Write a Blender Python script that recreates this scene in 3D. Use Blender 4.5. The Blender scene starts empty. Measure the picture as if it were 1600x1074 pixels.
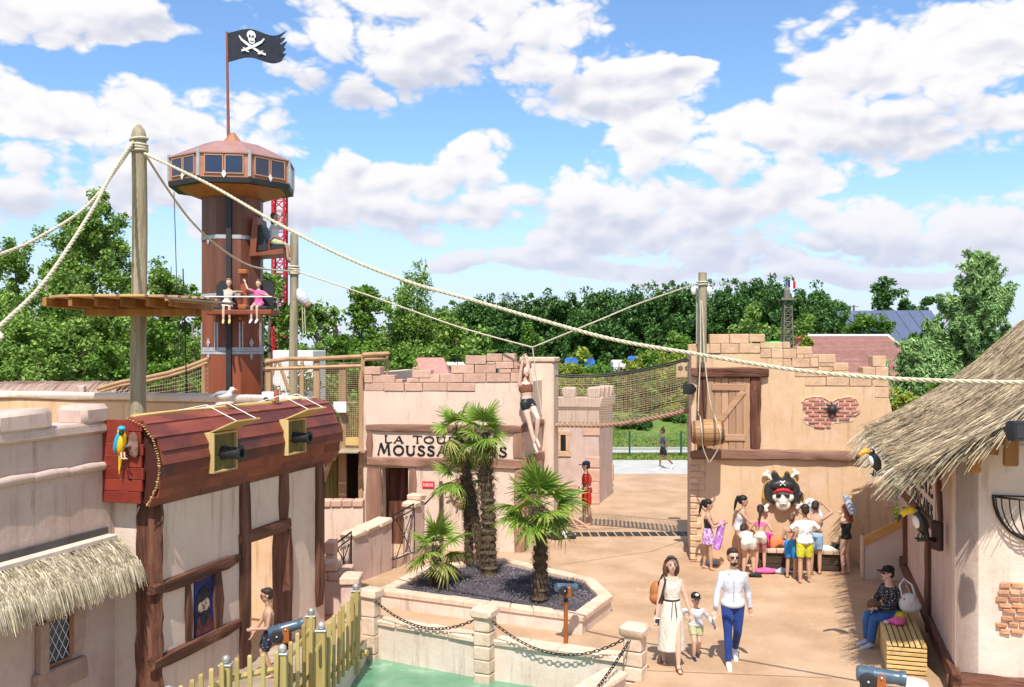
import bpy, bmesh, math, random
import numpy as np
from mathutils import Vector, Matrix, Euler, noise as mnoise
R = math.radians
rnd = random.Random(7)
SC = bpy.context.scene
COL = SC.collection
# ------------------------------------------------------------------ camera
F, U0, V0, H = 1500.0, 800.0, 545.0, 4.9     # focal length, principal column, horizon row (photo pixels), eye height (m)
cam_d = bpy.data.cameras.new('camera')
cam = bpy.data.objects.new('camera', cam_d)
COL.objects.link(cam)
cam.location = (0, 0, H)
cam.rotation_euler = (R(90), 0, 0)
cam_d.sensor_width = 36
cam_d.lens = 36 * F / 1600
cam_d.shift_y = (V0 - 537) / 1600
cam_d.clip_start = .1
cam_d.clip_end = 3000
SC.camera = cam
# ------------------------------------------------------------------ world, sun, exposure
SUN_EL, SUN_AZ = R(57), R(5)                # elevation; azimuth: from behind the camera, this far to its left
w = bpy.data.worlds.new('World')
SC.world = w
w.use_nodes = True
NT = w.node_tree
NT.nodes.clear()
def nn(nt, kind, **kw):
    n = nt.nodes.new(kind)
    for k, v in kw.items():
        setattr(n, k, v)
    return n
def setin(n, **kw):
    for k, v in kw.items():
        n.inputs[k.replace('_', ' ')].default_value = v
out = nn(NT, 'ShaderNodeOutputWorld')
bg = nn(NT, 'ShaderNodeBackground')
NT.links.new(bg.outputs[0], out.inputs[0])
sky = nn(NT, 'ShaderNodeTexSky', sky_type='NISHITA')
sky.sun_disc = False
sky.sun_elevation = SUN_EL
sky.sun_rotation = R(180) + SUN_AZ
sky.air_density = 1.0
sky.dust_density = .35
sky.ozone_density = 1.2
bg.inputs['Strength'].default_value = .115
CLOUDS = [  # u, v, half width, half height (photo pixels): the big cumulus banks seen in the frame
 (660,55,285,95),(500,125,120,65),(940,150,135,55),(1085,120,35,14),
 (1450,90,190,85),(1470,190,220,75),(1050,240,115,58),(1190,270,110,85),
 (735,255,70,42),(620,320,250,60),(1010,330,210,62),(1240,375,250,42),
 (80,20,230,32),(150,180,140,60),(120,270,260,75),(370,210,110,75),(1480,350,190,45),(900,412,260,20),(1330,425,240,15)]
def wmath(op, a, b=None, c=None):
    n = nn(NT, 'ShaderNodeMath', operation=op)
    for i, x in enumerate((a, b, c)):
        if x is None: continue
        if isinstance(x, (int, float)): n.inputs[i].default_value = x
        else: NT.links.new(x, n.inputs[i])
    return n.outputs[0]
def wnoise(vec, scale, detail, rough=.5, out_='Fac'):
    n = nn(NT, 'ShaderNodeTexNoise'); setin(n, Scale=float(scale), Detail=float(detail), Roughness=rough); NT.links.new(vec, n.inputs['Vector']); return n.outputs[out_]
tc = nn(NT, 'ShaderNodeTexCoord'); DIR = tc.outputs['Generated']
flat = nn(NT, 'ShaderNodeMapping'); flat.inputs['Scale'].default_value = (1, 1, 1.7); NT.links.new(DIR, flat.inputs['Vector'])
offs = nn(NT, 'ShaderNodeMapping'); offs.inputs['Scale'].default_value = (1, 1, 1.7); offs.inputs['Location'].default_value = (-.006, 0, .018); NT.links.new(DIR, offs.inputs['Vector'])
wc = wnoise(DIR, 7, 1, .5, 'Color')
wv = nn(NT, 'ShaderNodeVectorMath', operation='MULTIPLY_ADD'); wv.inputs[1].default_value = (.09, .09, .07); NT.links.new(wc, wv.inputs[0]); NT.links.new(DIR, wv.inputs[2])
near = None; vert = None
for (cu, cv, hw, hh) in CLOUDS:
    d = Vector(((cu-U0)/F, 1, (V0-cv)/F)); L = d.length; d.normalize(); d += Vector((.045, .045, .035))
    sc_ = Vector((F*L/hw, F*L/hw*.5, F*L/hh))
    m = nn(NT, 'ShaderNodeMapping'); m.inputs['Scale'].default_value = sc_; m.inputs['Location'].default_value = (-d.x*sc_.x, -d.y*sc_.y, -d.z*sc_.z); NT.links.new(wv.outputs[0], m.inputs['Vector'])
    ln = nn(NT, 'ShaderNodeVectorMath', operation='LENGTH'); NT.links.new(m.outputs[0], ln.inputs[0])
    sz = nn(NT, 'ShaderNodeSeparateXYZ'); NT.links.new(m.outputs[0], sz.inputs[0])
    vz = wmath('MULTIPLY', sz.outputs['Z'], wmath('MAXIMUM', wmath('SUBTRACT', 1.5, ln.outputs['Value']), 0)); vert = vz if vert is None else wmath('ADD', vert, vz)
    near = ln.outputs['Value'] if near is None else wmath('MINIMUM', near, ln.outputs['Value'])
bank = nn(NT, 'ShaderNodeMapRange', interpolation_type='SMOOTHSTEP'); setin(bank, From_Min=1.75, From_Max=.45); NT.links.new(near, bank.inputs['Value'])
# elsewhere in the sky the same sort of cumulus goes on, from noise alone
sep = nn(NT, 'ShaderNodeSeparateXYZ'); NT.links.new(DIR, sep.inputs[0])
away = nn(NT, 'ShaderNodeMapRange'); setin(away, From_Min=.86, From_Max=.7); NT.links.new(sep.outputs['Y'], away.inputs['Value'])
fb = nn(NT, 'ShaderNodeMapRange', interpolation_type='SMOOTHSTEP'); setin(fb, From_Min=.36, From_Max=.58, To_Max=.85); NT.links.new(wnoise(flat.outputs[0], 2.2, 2), fb.inputs['Value'])
acc = wmath('MAXIMUM', bank.outputs[0], wmath('MULTIPLY', away.outputs[0], fb.outputs[0]))
def billow(vec, octs):          # rounded puffs: |noise - 1/2| summed over octaves
    t = None
    for sc_, wt in octs:
        x = wmath('MULTIPLY', wmath('ABSOLUTE', wmath('SUBTRACT', wnoise(vec, sc_, 0), .5)), wt)
        t = x if t is None else wmath('ADD', t, x)
    return t
ba = billow(flat.outputs[0], ((10, 1.7), (22, 1.0), (47, .5), (100, .32)))
bb_ = billow(offs.outputs[0], ((10, 1.0), (22, .8), (47, .35)))
ba2 = billow(flat.outputs[0], ((10, 1.0), (22, .8), (47, .35)))
base = wnoise(flat.outputs[0], 5, 4, .55)
den = wmath('ADD', wmath('MULTIPLY', acc, .95), wmath('ADD', wmath('MULTIPLY', wmath('SUBTRACT', base, .5), 1.5), ba))
cov = nn(NT, 'ShaderNodeMapRange', interpolation_type='SMOOTHSTEP'); setin(cov, From_Min=.92, From_Max=1.18); NT.links.new(den, cov.inputs['Value'])
rel = wmath('ADD', wmath('SUBTRACT', ba2, bb_), wmath('MULTIPLY', wmath('SUBTRACT', den, 1.2), -.22))
rel = wmath('ADD', rel, wmath('MULTIPLY', vert, .30))
lit = nn(NT, 'ShaderNodeMapRange', interpolation_type='SMOOTHSTEP'); setin(lit, From_Min=-.42, From_Max=.16); NT.links.new(rel, lit.inputs['Value'])
cc = nn(NT, 'ShaderNodeMix', data_type='RGBA'); cc.inputs[6].default_value = (4.5, 4.8, 5.7, 1); cc.inputs[7].default_value = (7.3, 7.15, 7.2, 1)
NT.links.new(lit.outputs[0], cc.inputs[0])
skb = nn(NT, 'ShaderNodeMix', data_type='RGBA', blend_type='MULTIPLY'); skb.inputs[0].default_value = 1; skb.inputs[7].default_value = (1.02, 1.25, 1.47, 1)
NT.links.new(sky.outputs[0], skb.inputs[6])
veil = nn(NT, 'ShaderNodeMapRange', interpolation_type='SMOOTHSTEP'); setin(veil, From_Min=.20, From_Max=.0, To_Max=.80); NT.links.new(sep.outputs['Z'], veil.inputs['Value'])
vm = nn(NT, 'ShaderNodeMix', data_type='RGBA'); vm.inputs[7].default_value = (4.9, 5.4, 6.7, 1); NT.links.new(veil.outputs[0], vm.inputs[0])
mx = nn(NT, 'ShaderNodeMix', data_type='RGBA')
NT.links.new(cov.outputs[0], mx.inputs[0]); NT.links.new(skb.outputs[2], mx.inputs[6]); NT.links.new(cc.outputs[2], mx.inputs[7])
NT.links.new(mx.outputs[2], vm.inputs[6]); NT.links.new(vm.outputs[2], bg.inputs['Color'])
w.cycles.sampling_method = 'MANUAL'; w.cycles.sample_map_resolution = 256
sun_d = bpy.data.lights.new('sun', 'SUN')
sun_d.energy = 4.9
sun_d.angle = R(.5)
sun_d.color = (1, .95, .87)
sun = bpy.data.objects.new('sun', sun_d)
COL.objects.link(sun)
SUNV = Vector((-math.sin(SUN_AZ)*math.cos(SUN_EL), -math.cos(SUN_AZ)*math.cos(SUN_EL), math.sin(SUN_EL)))
sun.rotation_euler = SUNV.to_track_quat('Z', 'Y').to_euler()
vs = SC.view_settings
vs.view_transform = 'Standard'; vs.look = 'None'; vs.exposure = 0.28; vs.gamma = 1; vs.use_curve_mapping = False
SC.cycles.max_bounces = 7
SC.cycles.transparent_max_bounces = 8
SC.cycles.use_denoising = True
# ------------------------------------------------------------------ points and frames
def P(u, v, Y): return Vector(((u-U0)*Y/F, Y, H-(v-V0)*Y/F))
def G(u, v, z=0): return P(u, v, F*(H-z)/(v-V0))
def sY(Y): return F / Y
class Fr:
    """wall frame: local x along the wall (to the right), local y into the wall, local z up"""
    def __init__(s, O, ang):
        s.O = Vector(O); s.a = ang
        s.D = Vector((math.cos(ang), math.sin(ang), 0)); s.I = Vector((-math.sin(ang), math.cos(ang), 0))
        s.M = Matrix.Translation(s.O) @ Matrix.Rotation(ang, 4, 'Z')
    def uv(s, u, v, y=0):
        r = Vector(((u-U0)/F, 1, (V0-v)/F)); c = Vector((0, 0, H)) - s.O
        k = (y - c.dot(s.I)) / r.dot(s.I)
        p = c + r*k
        return p.dot(s.D), p.z + 0
    def x(s, u, y=0): return s.uv(u, V0, y)[0]
    def w(s, x, y, z): return s.M @ Vector((x, y, z))
def I4(): return Matrix.Identity(4)
def T(x, y, z, rz=0): return Matrix.Translation((x, y, z)) @ Matrix.Rotation(rz, 4, 'Z')
# ------------------------------------------------------------------ mesh builder
class MB:
    def __init__(s): s.v = []; s.f = []; s.m = []
    def add(s, vs_, fs, mi=0):
        o = len(s.v); s.v.extend([tuple(p) for p in vs_]); s.f.extend([tuple(i+o for i in f) for f in fs]); s.m.extend([mi]*len(fs)); return s
    def box(s, x0, x1, y0, y1, z0, z1, b=0, j=0, M=None, mi=0, r=None):
        r = r or rnd
        cx, cy, cz = (x0+x1)/2, (y0+y1)/2, (z0+z1)/2
        hx, hy, hz = abs(x1-x0)/2, abs(y1-y0)/2, abs(z1-z0)/2
        b = min(b, hx*.45, hy*.45, hz*.45)
        vs_, idx = [], {}
        for sx in (-1, 1):
            for sy in (-1, 1):
                for sz in (-1, 1):
                    q = Vector((r.uniform(-j, j), r.uniform(-j, j), r.uniform(-j, j))) if j else Vector((0, 0, 0))
                    if b:
                        for k, (a, c, d) in enumerate(((0, b, b), (b, 0, b), (b, b, 0))):
                            idx[sx, sy, sz, k] = len(vs_)
                            vs_.append(Vector((cx+sx*(hx-a), cy+sy*(hy-c), cz+sz*(hz-d)))+q)
                    else:
                        idx[sx, sy, sz, 0] = len(vs_)
                        vs_.append(Vector((cx+sx*hx, cy+sy*hy, cz+sz*hz))+q)
        fs = []
        S = (-1, 1)
        g_ = lambda a, c, d, k: idx[a, c, d, k if b else 0]
        for sg in S:
            q = [(-1, -1), (1, -1), (1, 1), (-1, 1)]
            fx = [g_(sg, a, c, 0) for a, c in q]; fs.append(fx if sg > 0 else fx[::-1])
            fy = [g_(a, sg, c, 1) for a, c in q]; fs.append(fy[::-1] if sg > 0 else fy)
            fz = [g_(a, c, sg, 2) for a, c in q]; fs.append(fz if sg > 0 else fz[::-1])
        if b:
            for a in S:
                for c in S:
                    e = [idx[a, c, -1, 0], idx[a, c, 1, 0], idx[a, c, 1, 1], idx[a, c, -1, 1]]; fs.append(e if a*c < 0 else e[::-1])
                    e = [idx[-1, a, c, 1], idx[1, a, c, 1], idx[1, a, c, 2], idx[-1, a, c, 2]]; fs.append(e if a*c < 0 else e[::-1])
                    e = [idx[a, -1, c, 0], idx[a, 1, c, 0], idx[a, 1, c, 2], idx[a, -1, c, 2]]; fs.append(e[::-1] if a*c < 0 else e)
            for a in S:
                for c in S:
                    for d in S:
                        t = [idx[a, c, d, 0], idx[a, c, d, 1], idx[a, c, d, 2]]; fs.append(t if a*c*d > 0 else t[::-1])
        if M is not None: vs_ = [M @ p for p in vs_]
        return s.add(vs_, fs, mi)
    def loft(s, rings, cap=True, mi=0, closed=True):
        n = len(rings[0]); vs_ = [p for r_ in rings for p in r_]; fs = []
        for i in range(len(rings)-1):
            for k in range(n if closed else n-1):
                a, b_ = i*n+k, i*n+(k+1) % n
                fs.append((a, b_, b_+n, a+n))
        if cap and closed:
            fs.append(tuple(range(n))[::-1]); fs.append(tuple(range((len(rings)-1)*n, len(rings)*n)))
        return s.add(vs_, fs, mi)
    def tube(s, pts, rad, n=6, cap=True, mi=0, sq=1):
        pts = [Vector(p) for p in pts]
        if isinstance(rad, (int, float)): rad = [rad]*len(pts)
        t0 = (pts[1]-pts[0]).normalized()
        up = Vector((0, 0, 1)) if abs(t0.z) < .9 else Vector((1, 0, 0))
        rings = []
        for i, p in enumerate(pts):
            t = (pts[min(i+1, len(pts)-1)]-pts[max(i-1, 0)]).normalized()
            a = t.cross(up)
            if a.length < 1e-4: a = t.orthogonal()
            a.normalize(); b_ = t.cross(a).normalized(); up = -b_ if i else up
            up = a.cross(t)
            rings.append([p + a*math.cos(2*math.pi*k/n)*rad[i]*sq + b_*math.sin(2*math.pi*k/n)*rad[i] for k in range(n)])
        return s.loft(rings, cap, mi)
    def ell(s, c, r_, n=12, m=8, M=None, mi=0):
        c = Vector(c); rx, ry, rz = (r_, r_, r_) if isinstance(r_, (int, float)) else r_
        Q = M or Matrix.Identity(3)
        vs_ = [c + Q @ Vector((0, 0, -rz))]
        for i in range(1, m):
            a = -math.pi/2 + math.pi*i/m
            for k in range(n):
                t = 2*math.pi*k/n
                vs_.append(c + Q @ Vector((rx*math.cos(a)*math.cos(t), ry*math.cos(a)*math.sin(t), rz*math.sin(a))))
        vs_.append(c + Q @ Vector((0, 0, rz)))
        fs = [(0, 1+(k+1) % n, 1+k) for k in range(n)]
        for i in range(m-2):
            for k in range(n):
                a, b_ = 1+i*n+k, 1+i*n+(k+1) % n
                fs.append((a, b_, b_+n, a+n))
        l_ = len(vs_)-1; o = 1+(m-2)*n
        fs += [(l_, o+k, o+(k+1) % n) for k in range(n)]
        return s.add(vs_, fs, mi)
    def lathe(s, prof, n=16, M=None, cap=True, mi=0):
        M = M or I4()
        rings = [[M @ Vector((r_*math.cos(2*math.pi*k/n), r_*math.sin(2*math.pi*k/n), z)) for k in range(n)] for r_, z in prof]
        return s.loft(rings, cap, mi)
    def prism(s, poly, y0, y1, M=None, mi=0):
        """polygon in local x,z extruded along y"""
        n = len(poly); A = [Vector((x, y0, z)) for x, z in poly]; B = [Vector((x, y1, z)) for x, z in poly]
        if M is not None: A = [M @ p for p in A]; B = [M @ p for p in B]
        fs = [tuple(range(n)), tuple(range(2*n-1, n-1, -1))] + [(k, k+n, (k+1) % n+n, (k+1) % n) for k in range(n)]
        return s.add(A+B, fs, mi)
    def mesh(s, name, mat_, smooth=False, fix=True):
        me = bpy.data.meshes.new(name)
        me.from_pydata([tuple(p) for p in s.v], [], s.f)
        for m_ in (mat_ if isinstance(mat_, (list, tuple)) else [mat_]): me.materials.append(m_)
        if any(s.m): me.polygons.foreach_set('material_index', s.m)
        if fix:
            bm = bmesh.new(); bm.from_mesh(me); bmesh.ops.recalc_face_normals(bm, faces=bm.faces); bm.to_mesh(me); bm.free()
        if smooth:
            me.shade_smooth()
            if smooth != 'all':
                me.set_sharp_from_angle(angle=R(40))
        me.update()
        return me
    def build(s, name, mat_, parent=None, M=None, smooth=False, label=None, cat=None, group=None, kind=None, fix=True):
        return link(name, s.mesh(name, mat_, smooth, fix), parent, M, label, cat, group, kind)
def link(name, data, parent=None, M=None, label=None, cat=None, group=None, kind=None):
    o = bpy.data.objects.new(name, data); COL.objects.link(o)
    if parent is not None: o.parent = parent
    if M is not None: o.matrix_local = M
    if label: o['label'] = label
    if cat: o['category'] = cat
    if group: o['group'] = group
    if kind: o['kind'] = kind
    return o
def thing(name, label, cat, M=None, group=None):
    return link(name, None, None, M if M is not None else I4(), label, cat, group)
KIDS = {}
def copy_tree(o, M=None, label=None, parent=None):
    c = o.copy(); COL.objects.link(c)
    if parent is not None: c.parent = parent; c.matrix_local = o.matrix_local.copy()
    elif M is not None: c.matrix_local = M
    if label: c['label'] = label
    for ch in list(o.children): copy_tree(ch, parent=c)
    return c
def bx(name, mat_, x0, x1, y0, y1, z0, z1, parent=None, b=.01, j=0, M=None, **kw):
    return MB().box(x0, x1, y0, y1, z0, z1, b, j).build(name, mat_, parent, M, **kw)
# ------------------------------------------------------------------ materials
def lin(h):
    h = h.lstrip('#'); c = [int(h[i:i+2], 16)/255 for i in (0, 2, 4)]
    return tuple(x/12.92 if x <= .04045 else ((x+.055)/1.055)**2.4 for x in c) + (1,)
def C3(c): return lin(c) if isinstance(c, str) else tuple(c)+(1,)
MATS = {}
def mat(name, c1, c2=None, c3=None, rough=.8, scale=2.0, bump=.3, bs=30, dist=.01, rv=.15, metal=0, spec=.3, st=(1, 1, 1), detail=6, stain=None, emit=None, alpha=None, island=0, transl=0, sheen=0, streak=0):
    """noise-mixed colour in object coordinates, per-object value jitter rv, bump from a finer noise; st stretches the grain"""
    if name in MATS: return MATS[name]
    m = bpy.data.materials.new(name); m.use_nodes = True; nt = m.node_tree; L = nt.links.new
    bs_ = nt.nodes['Principled BSDF']; outn = nt.nodes['Material Output']
    tc_ = nn(nt, 'ShaderNodeTexCoord'); oi = nn(nt, 'ShaderNodeObjectInfo')
    offn = nn(nt, 'ShaderNodeVectorMath', operation='SCALE'); offn.inputs[0].default_value = (37, 53, 71)
    L(oi.outputs['Random'], offn.inputs['Scale'])
    ad = nn(nt, 'ShaderNodeVectorMath', operation='ADD'); L(tc_.outputs['Object'], ad.inputs[0]); L(offn.outputs[0], ad.inputs[1])
    mp_ = nn(nt, 'ShaderNodeMapping'); mp_.inputs['Scale'].default_value = st; L(ad.outputs[0], mp_.inputs['Vector'])
    n1 = nn(nt, 'ShaderNodeTexNoise'); setin(n1, Scale=scale, Detail=float(detail), Roughness=.6); L(mp_.outputs[0], n1.inputs['Vector'])
    cr = nn(nt, 'ShaderNodeValToRGB'); L(n1.outputs[0], cr.inputs[0])
    c2 = c2 or c1
    cr.color_ramp.elements[0].position = .33; cr.color_ramp.elements[0].color = C3(c1)
    cr.color_ramp.elements[1].position = .67; cr.color_ramp.elements[1].color = C3(c2)
    if c3: e = cr.color_ramp.elements.new(.5); e.color = C3(c3)
    col = cr.outputs[0]
    if stain:
        ns = nn(nt, 'ShaderNodeTexNoise'); setin(ns, Scale=stain[1], Detail=8.0, Roughness=.65); L(ad.outputs[0], ns.inputs['Vector'])
        mr_ = nn(nt, 'ShaderNodeMapRange', interpolation_type='SMOOTHSTEP'); setin(mr_, From_Min=stain[2], From_Max=stain[3], To_Max=stain[4]); L(ns.outputs[0], mr_.inputs['Value'])
        mm = nn(nt, 'ShaderNodeMix', data_type='RGBA'); mm.inputs[7].default_value = C3(stain[0]); L(mr_.outputs[0], mm.inputs[0]); L(col, mm.inputs[6]); col = mm.outputs[2]
    if streak:
        sm_ = nn(nt, 'ShaderNodeMapping'); sm_.inputs['Scale'].default_value = (4.5, 4.5, .38); L(ad.outputs[0], sm_.inputs['Vector'])
        sn = nn(nt, 'ShaderNodeTexNoise'); setin(sn, Scale=1.6, Detail=7.0, Roughness=.7); L(sm_.outputs[0], sn.inputs['Vector'])
        sr = nn(nt, 'ShaderNodeMapRange', interpolation_type='SMOOTHSTEP'); setin(sr, From_Min=.52, From_Max=.74, To_Max=streak); L(sn.outputs[0], sr.inputs['Value'])
        ck = nn(nt, 'ShaderNodeTexVoronoi', feature='DISTANCE_TO_EDGE'); setin(ck, Scale=.75)
        wp = nn(nt, 'ShaderNodeMix', data_type='RGBA', blend_type='ADD'); wp.inputs[0].default_value = .35; L(ad.outputs[0], wp.inputs[6]); L(n1.outputs['Color'], wp.inputs[7]); L(wp.outputs[2], ck.inputs['Vector'])
        cq = nn(nt, 'ShaderNodeMapRange'); setin(cq, From_Min=.0, From_Max=.012, To_Min=.10, To_Max=0.0); L(ck.outputs['Distance'], cq.inputs['Value'])
        mxx = nn(nt, 'ShaderNodeMath', operation='MAXIMUM'); L(sr.outputs[0], mxx.inputs[0]); L(cq.outputs[0], mxx.inputs[1])
        sx_ = nn(nt, 'ShaderNodeMix', data_type='RGBA', blend_type='MULTIPLY'); sx_.inputs[7].default_value = (.50, .40, .33, 1); L(mxx.outputs[0], sx_.inputs[0]); L(col, sx_.inputs[6]); col = sx_.outputs[2]
    if rv or island:
        h = nn(nt, 'ShaderNodeHueSaturation'); L(col, h.inputs['Color'])
        a_ = nn(nt, 'ShaderNodeMapRange'); setin(a_, To_Min=1-max(rv, island), To_Max=1+max(rv, island))
        if island:
            ge = nn(nt, 'ShaderNodeNewGeometry'); L(ge.outputs['Random Per Island'], a_.inputs['Value'])
        else: L(oi.outputs['Random'], a_.inputs['Value'])
        L(a_.outputs[0], h.inputs['Value']); col = h.outputs[0]
    L(col, bs_.inputs['Base Color'])
    setin(bs_, Roughness=rough, Metallic=metal); bs_.inputs['Specular IOR Level'].default_value = spec
    if sheen: bs_.inputs['Sheen Weight'].default_value = sheen
    if bump:
        n2 = nn(nt, 'ShaderNodeTexNoise'); setin(n2, Scale=bs, Detail=6.0, Roughness=.65); L(mp_.outputs[0], n2.inputs['Vector'])
        bp = nn(nt, 'ShaderNodeBump'); setin(bp, Strength=bump, Distance=dist); L(n2.outputs[0], bp.inputs['Height']); L(bp.outputs[0], bs_.inputs['Normal'])
    if emit: bs_.inputs['Emission Color'].default_value = C3(emit[0]); bs_.inputs['Emission Strength'].default_value = emit[1]
    if transl:
        tr = nn(nt, 'ShaderNodeBsdfTranslucent'); L(col, tr.inputs[0]); mxs = nn(nt, 'ShaderNodeMixShader'); mxs.inputs[0].default_value = transl
        L(bs_.outputs[0], mxs.inputs[1]); L(tr.outputs[0], mxs.inputs[2]); L(mxs.outputs[0], outn.inputs[0])
    MATS[name] = m
    return m
M_ = {}
M_['plaza'] = mat('sandy_resin_floor', (.37,.235,.135), (.52,.355,.23), (.45,.295,.18), rough=.85, scale=.9, bump=.25, bs=60, dist=.004, rv=0, stain=((.66,.50,.37), 8, .58, .74, .55))
M_['grass'] = mat('lawn_green', (.10,.17,.03), (.19,.27,.055), (.14,.21,.04), scale=3, bump=.8, bs=60, dist=.03, rv=0, stain=((.27,.27,.10), .35, .5, .7, .5))
M_['path'] = mat('grey_path', (.40,.40,.38), (.50,.50,.47), rough=.9, scale=2, bump=.2, bs=120, rv=0)
M_['plasterA'] = mat('ochre_plaster', (.60,.385,.225), (.68,.47,.29), (.64,.43,.255), scale=1.1, bump=.55, bs=9, dist=.012, rv=0, streak=.72, stain=((.70,.50,.37), 1.7, .5, .68, .6))
M_['plasterB'] = mat('rose_plaster', (.66,.49,.385), (.73,.57,.455), (.695,.53,.42), scale=1.3, bump=.55, bs=9, dist=.012, rv=0, streak=.72, stain=((.56,.35,.27), 2.0, .55, .75, .45))
M_['plasterC'] = mat('grey_rose_plaster', (.53,.38,.32), (.61,.46,.39), (.57,.42,.355), scale=1.6, bump=.6, bs=9, dist=.012, rv=0, streak=.72, stain=((.42,.27,.20), 2.2, .52, .72, .5))
M_['plasterD'] = mat('pale_plaster', (.66,.52,.42), (.74,.62,.53), (.70,.57,.47), scale=1.8, bump=.7, bs=9, dist=.014, rv=0, streak=.72, stain=((.56,.40,.28), 2.4, .54, .74, .45))
M_['stone'] = mat('pink_block_stone', (.50,.30,.215), (.60,.385,.29), (.55,.34,.25), scale=5, bump=.6, bs=12, dist=.02, rv=.1, stain=((.66,.47,.37), 6, .5, .7, .5))
M_['stoneO'] = mat('ochre_block_stone', (.54,.34,.20), (.67,.46,.30), (.60,.40,.25), scale=5, bump=.6, bs=12, dist=.02, rv=.1, stain=((.42,.25,.15), 7, .52, .7, .5))
M_['stoneP'] = mat('pale_coping_stone', (.60,.43,.31), (.72,.56,.43), (.66,.49,.36), scale=6, bump=.6, bs=14, dist=.02, rv=.08, stain=((.50,.31,.18), 5, .55, .72, .6))
M_['beam'] = mat('dark_faux_timber_z', (.07,.027,.016), (.22,.10,.06), (.14,.055,.033), rough=.7, scale=9, bump=1.0, bs=16, dist=.05, st=(1,1,.10), rv=.1)
M_['beamx'] = mat('dark_faux_timber_x', (.07,.027,.016), (.22,.10,.06), (.14,.055,.033), rough=.7, scale=9, bump=1.0, bs=16, dist=.05, st=(.10,1,1), rv=.1)
M_['beamT'] = mat('worn_timber_z', (.20,.10,.065), (.36,.21,.145), (.27,.145,.10), rough=.8, scale=4, bump=1.0, bs=8, dist=.03, st=(1,1,.15), rv=.1)
M_['beamTx'] = mat('worn_timber_x', (.20,.10,.065), (.36,.21,.145), (.27,.145,.10), rough=.8, scale=4, bump=1.0, bs=8, dist=.03, st=(.15,1,1), rv=.1)
M_['hull'] = mat('stained_red_plank', (.15,.031,.016), (.30,.072,.035), (.20,.044,.022), rough=.55, scale=2.2, bump=.3, bs=14, dist=.006, st=(.2,1,1), rv=.30, spec=.5, stain=((.06,.016,.016), .9, .48, .62, .6))
M_['hullbright'] = mat('bright_red_plank', (.17,.02,.012), (.27,.038,.022), rough=.45, scale=3, bump=.3, bs=14, dist=.006, st=(.2,1,1), rv=.2, spec=.5)
M_['pine'] = mat('fresh_pine_x', (.50,.32,.11), (.66,.46,.20), rough=.7, scale=4, bump=.3, bs=16, st=(.15,1,1), rv=.12)
M_['pinez'] = mat('fresh_pine_z', (.48,.33,.13), (.62,.45,.21), rough=.7, scale=4, bump=.3, bs=16, st=(1,1,.15), rv=.12)
M_['picket'] = mat('greenish_pine_picket', (.38,.28,.09), (.56,.44,.19), (.47,.35,.13), rough=.7, scale=5, bump=.3, bs=16, st=(1,1,.12), rv=.14)
M_['tan'] = mat('tan_wood', (.36,.21,.11), (.50,.32,.18), rough=.8, scale=4, bump=.3, bs=16, st=(1,1,.15), rv=.12)
M_['log'] = mat('grey_log', (.20,.165,.10), (.42,.36,.25), (.31,.26,.17), rough=.85, scale=9, bump=1, bs=14, dist=.03, st=(1,1,.1), rv=.05, stain=((.10,.075,.045), 5, .6, .72, .7))
M_['tower'] = mat('ride_wood_cladding', (.105,.034,.02), (.20,.07,.038), (.15,.05,.028), rough=.5, scale=3, bump=.35, bs=14, st=(1,1,.1), rv=.15, spec=.5, stain=((.10,.03,.02), 4, .6, .72, .5))
M_['towerlow'] = mat('ride_wood_cladding_lower', (.19,.042,.016), (.29,.078,.03), rough=.5, scale=3, bump=.35, bs=14, st=(1,1,.1), rv=.1, spec=.5)
M_['towerroof'] = mat('ride_roof_panel', (.33,.16,.13), (.41,.215,.18), rough=.4, scale=2, bump=.1, rv=.12, spec=.6)
M_['cabin'] = mat('cabin_board', (.36,.155,.09), (.45,.21,.13), rough=.6, scale=4, bump=.3, bs=16, st=(.15,1,1), rv=.08)
M_['steel'] = mat('brushed_steel', (.50,.50,.50), (.62,.62,.62), rough=.45, metal=.6, scale=6, bump=.1, rv=.05)
M_['black'] = mat('black_matt', (.015,.015,.017), (.025,.025,.028), rough=.55, bump=.1, rv=0, spec=.5)
M_['iron'] = mat('black_wrought_iron', (.012,.012,.013), (.03,.025,.022), rough=.5, metal=.4, bump=.2, rv=0, spec=.5)
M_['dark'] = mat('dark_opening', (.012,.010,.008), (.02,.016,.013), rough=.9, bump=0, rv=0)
M_['glass'] = mat('dark_window_glass', (.012,.02,.05), (.02,.03,.07), rough=.15, bump=0, rv=0, spec=.8)
M_['white'] = mat('white_paint', (.74,.74,.73), (.82,.82,.81), rough=.5, bump=.1, rv=0)
M_['rope'] = mat('pale_hemp_rope', (.47,.42,.31), (.60,.55,.42), rough=.9, scale=12, bump=.5, bs=60, dist=.005, rv=.03)
M_['net'] = mat('tan_net_cord', (.34,.25,.15), (.44,.33,.21), rough=.9, bump=0, rv=0)
M_['straw'] = mat('pale_straw', (.31,.25,.16), (.60,.52,.38), (.46,.385,.26), rough=.8, scale=6, bump=0, rv=0, island=.55)
M_['straw2'] = mat('weathered_straw', (.19,.14,.085), (.46,.365,.235), (.33,.25,.155), rough=.8, scale=2, bump=0, rv=0, island=.6)
M_['strawbase'] = mat('straw_underlayer', (.14,.095,.05), (.27,.19,.10), rough=.9, scale=8, bump=.8, bs=30, dist=.03, rv=0)
M_['orange'] = mat('orange_brown_paint', (.30,.085,.02), (.38,.12,.03), rough=.4, bump=.1, rv=0, spec=.5)
M_['bluegrey'] = mat('blue_grey_gun_paint', (.045,.085,.125), (.075,.125,.17), rough=.35, bump=.15, rv=0, spec=.6, scale=6)
M_['red'] = mat('red_lattice_paint', (.50,.02,.03), (.58,.03,.05), rough=.5, bump=0, rv=0)
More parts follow.
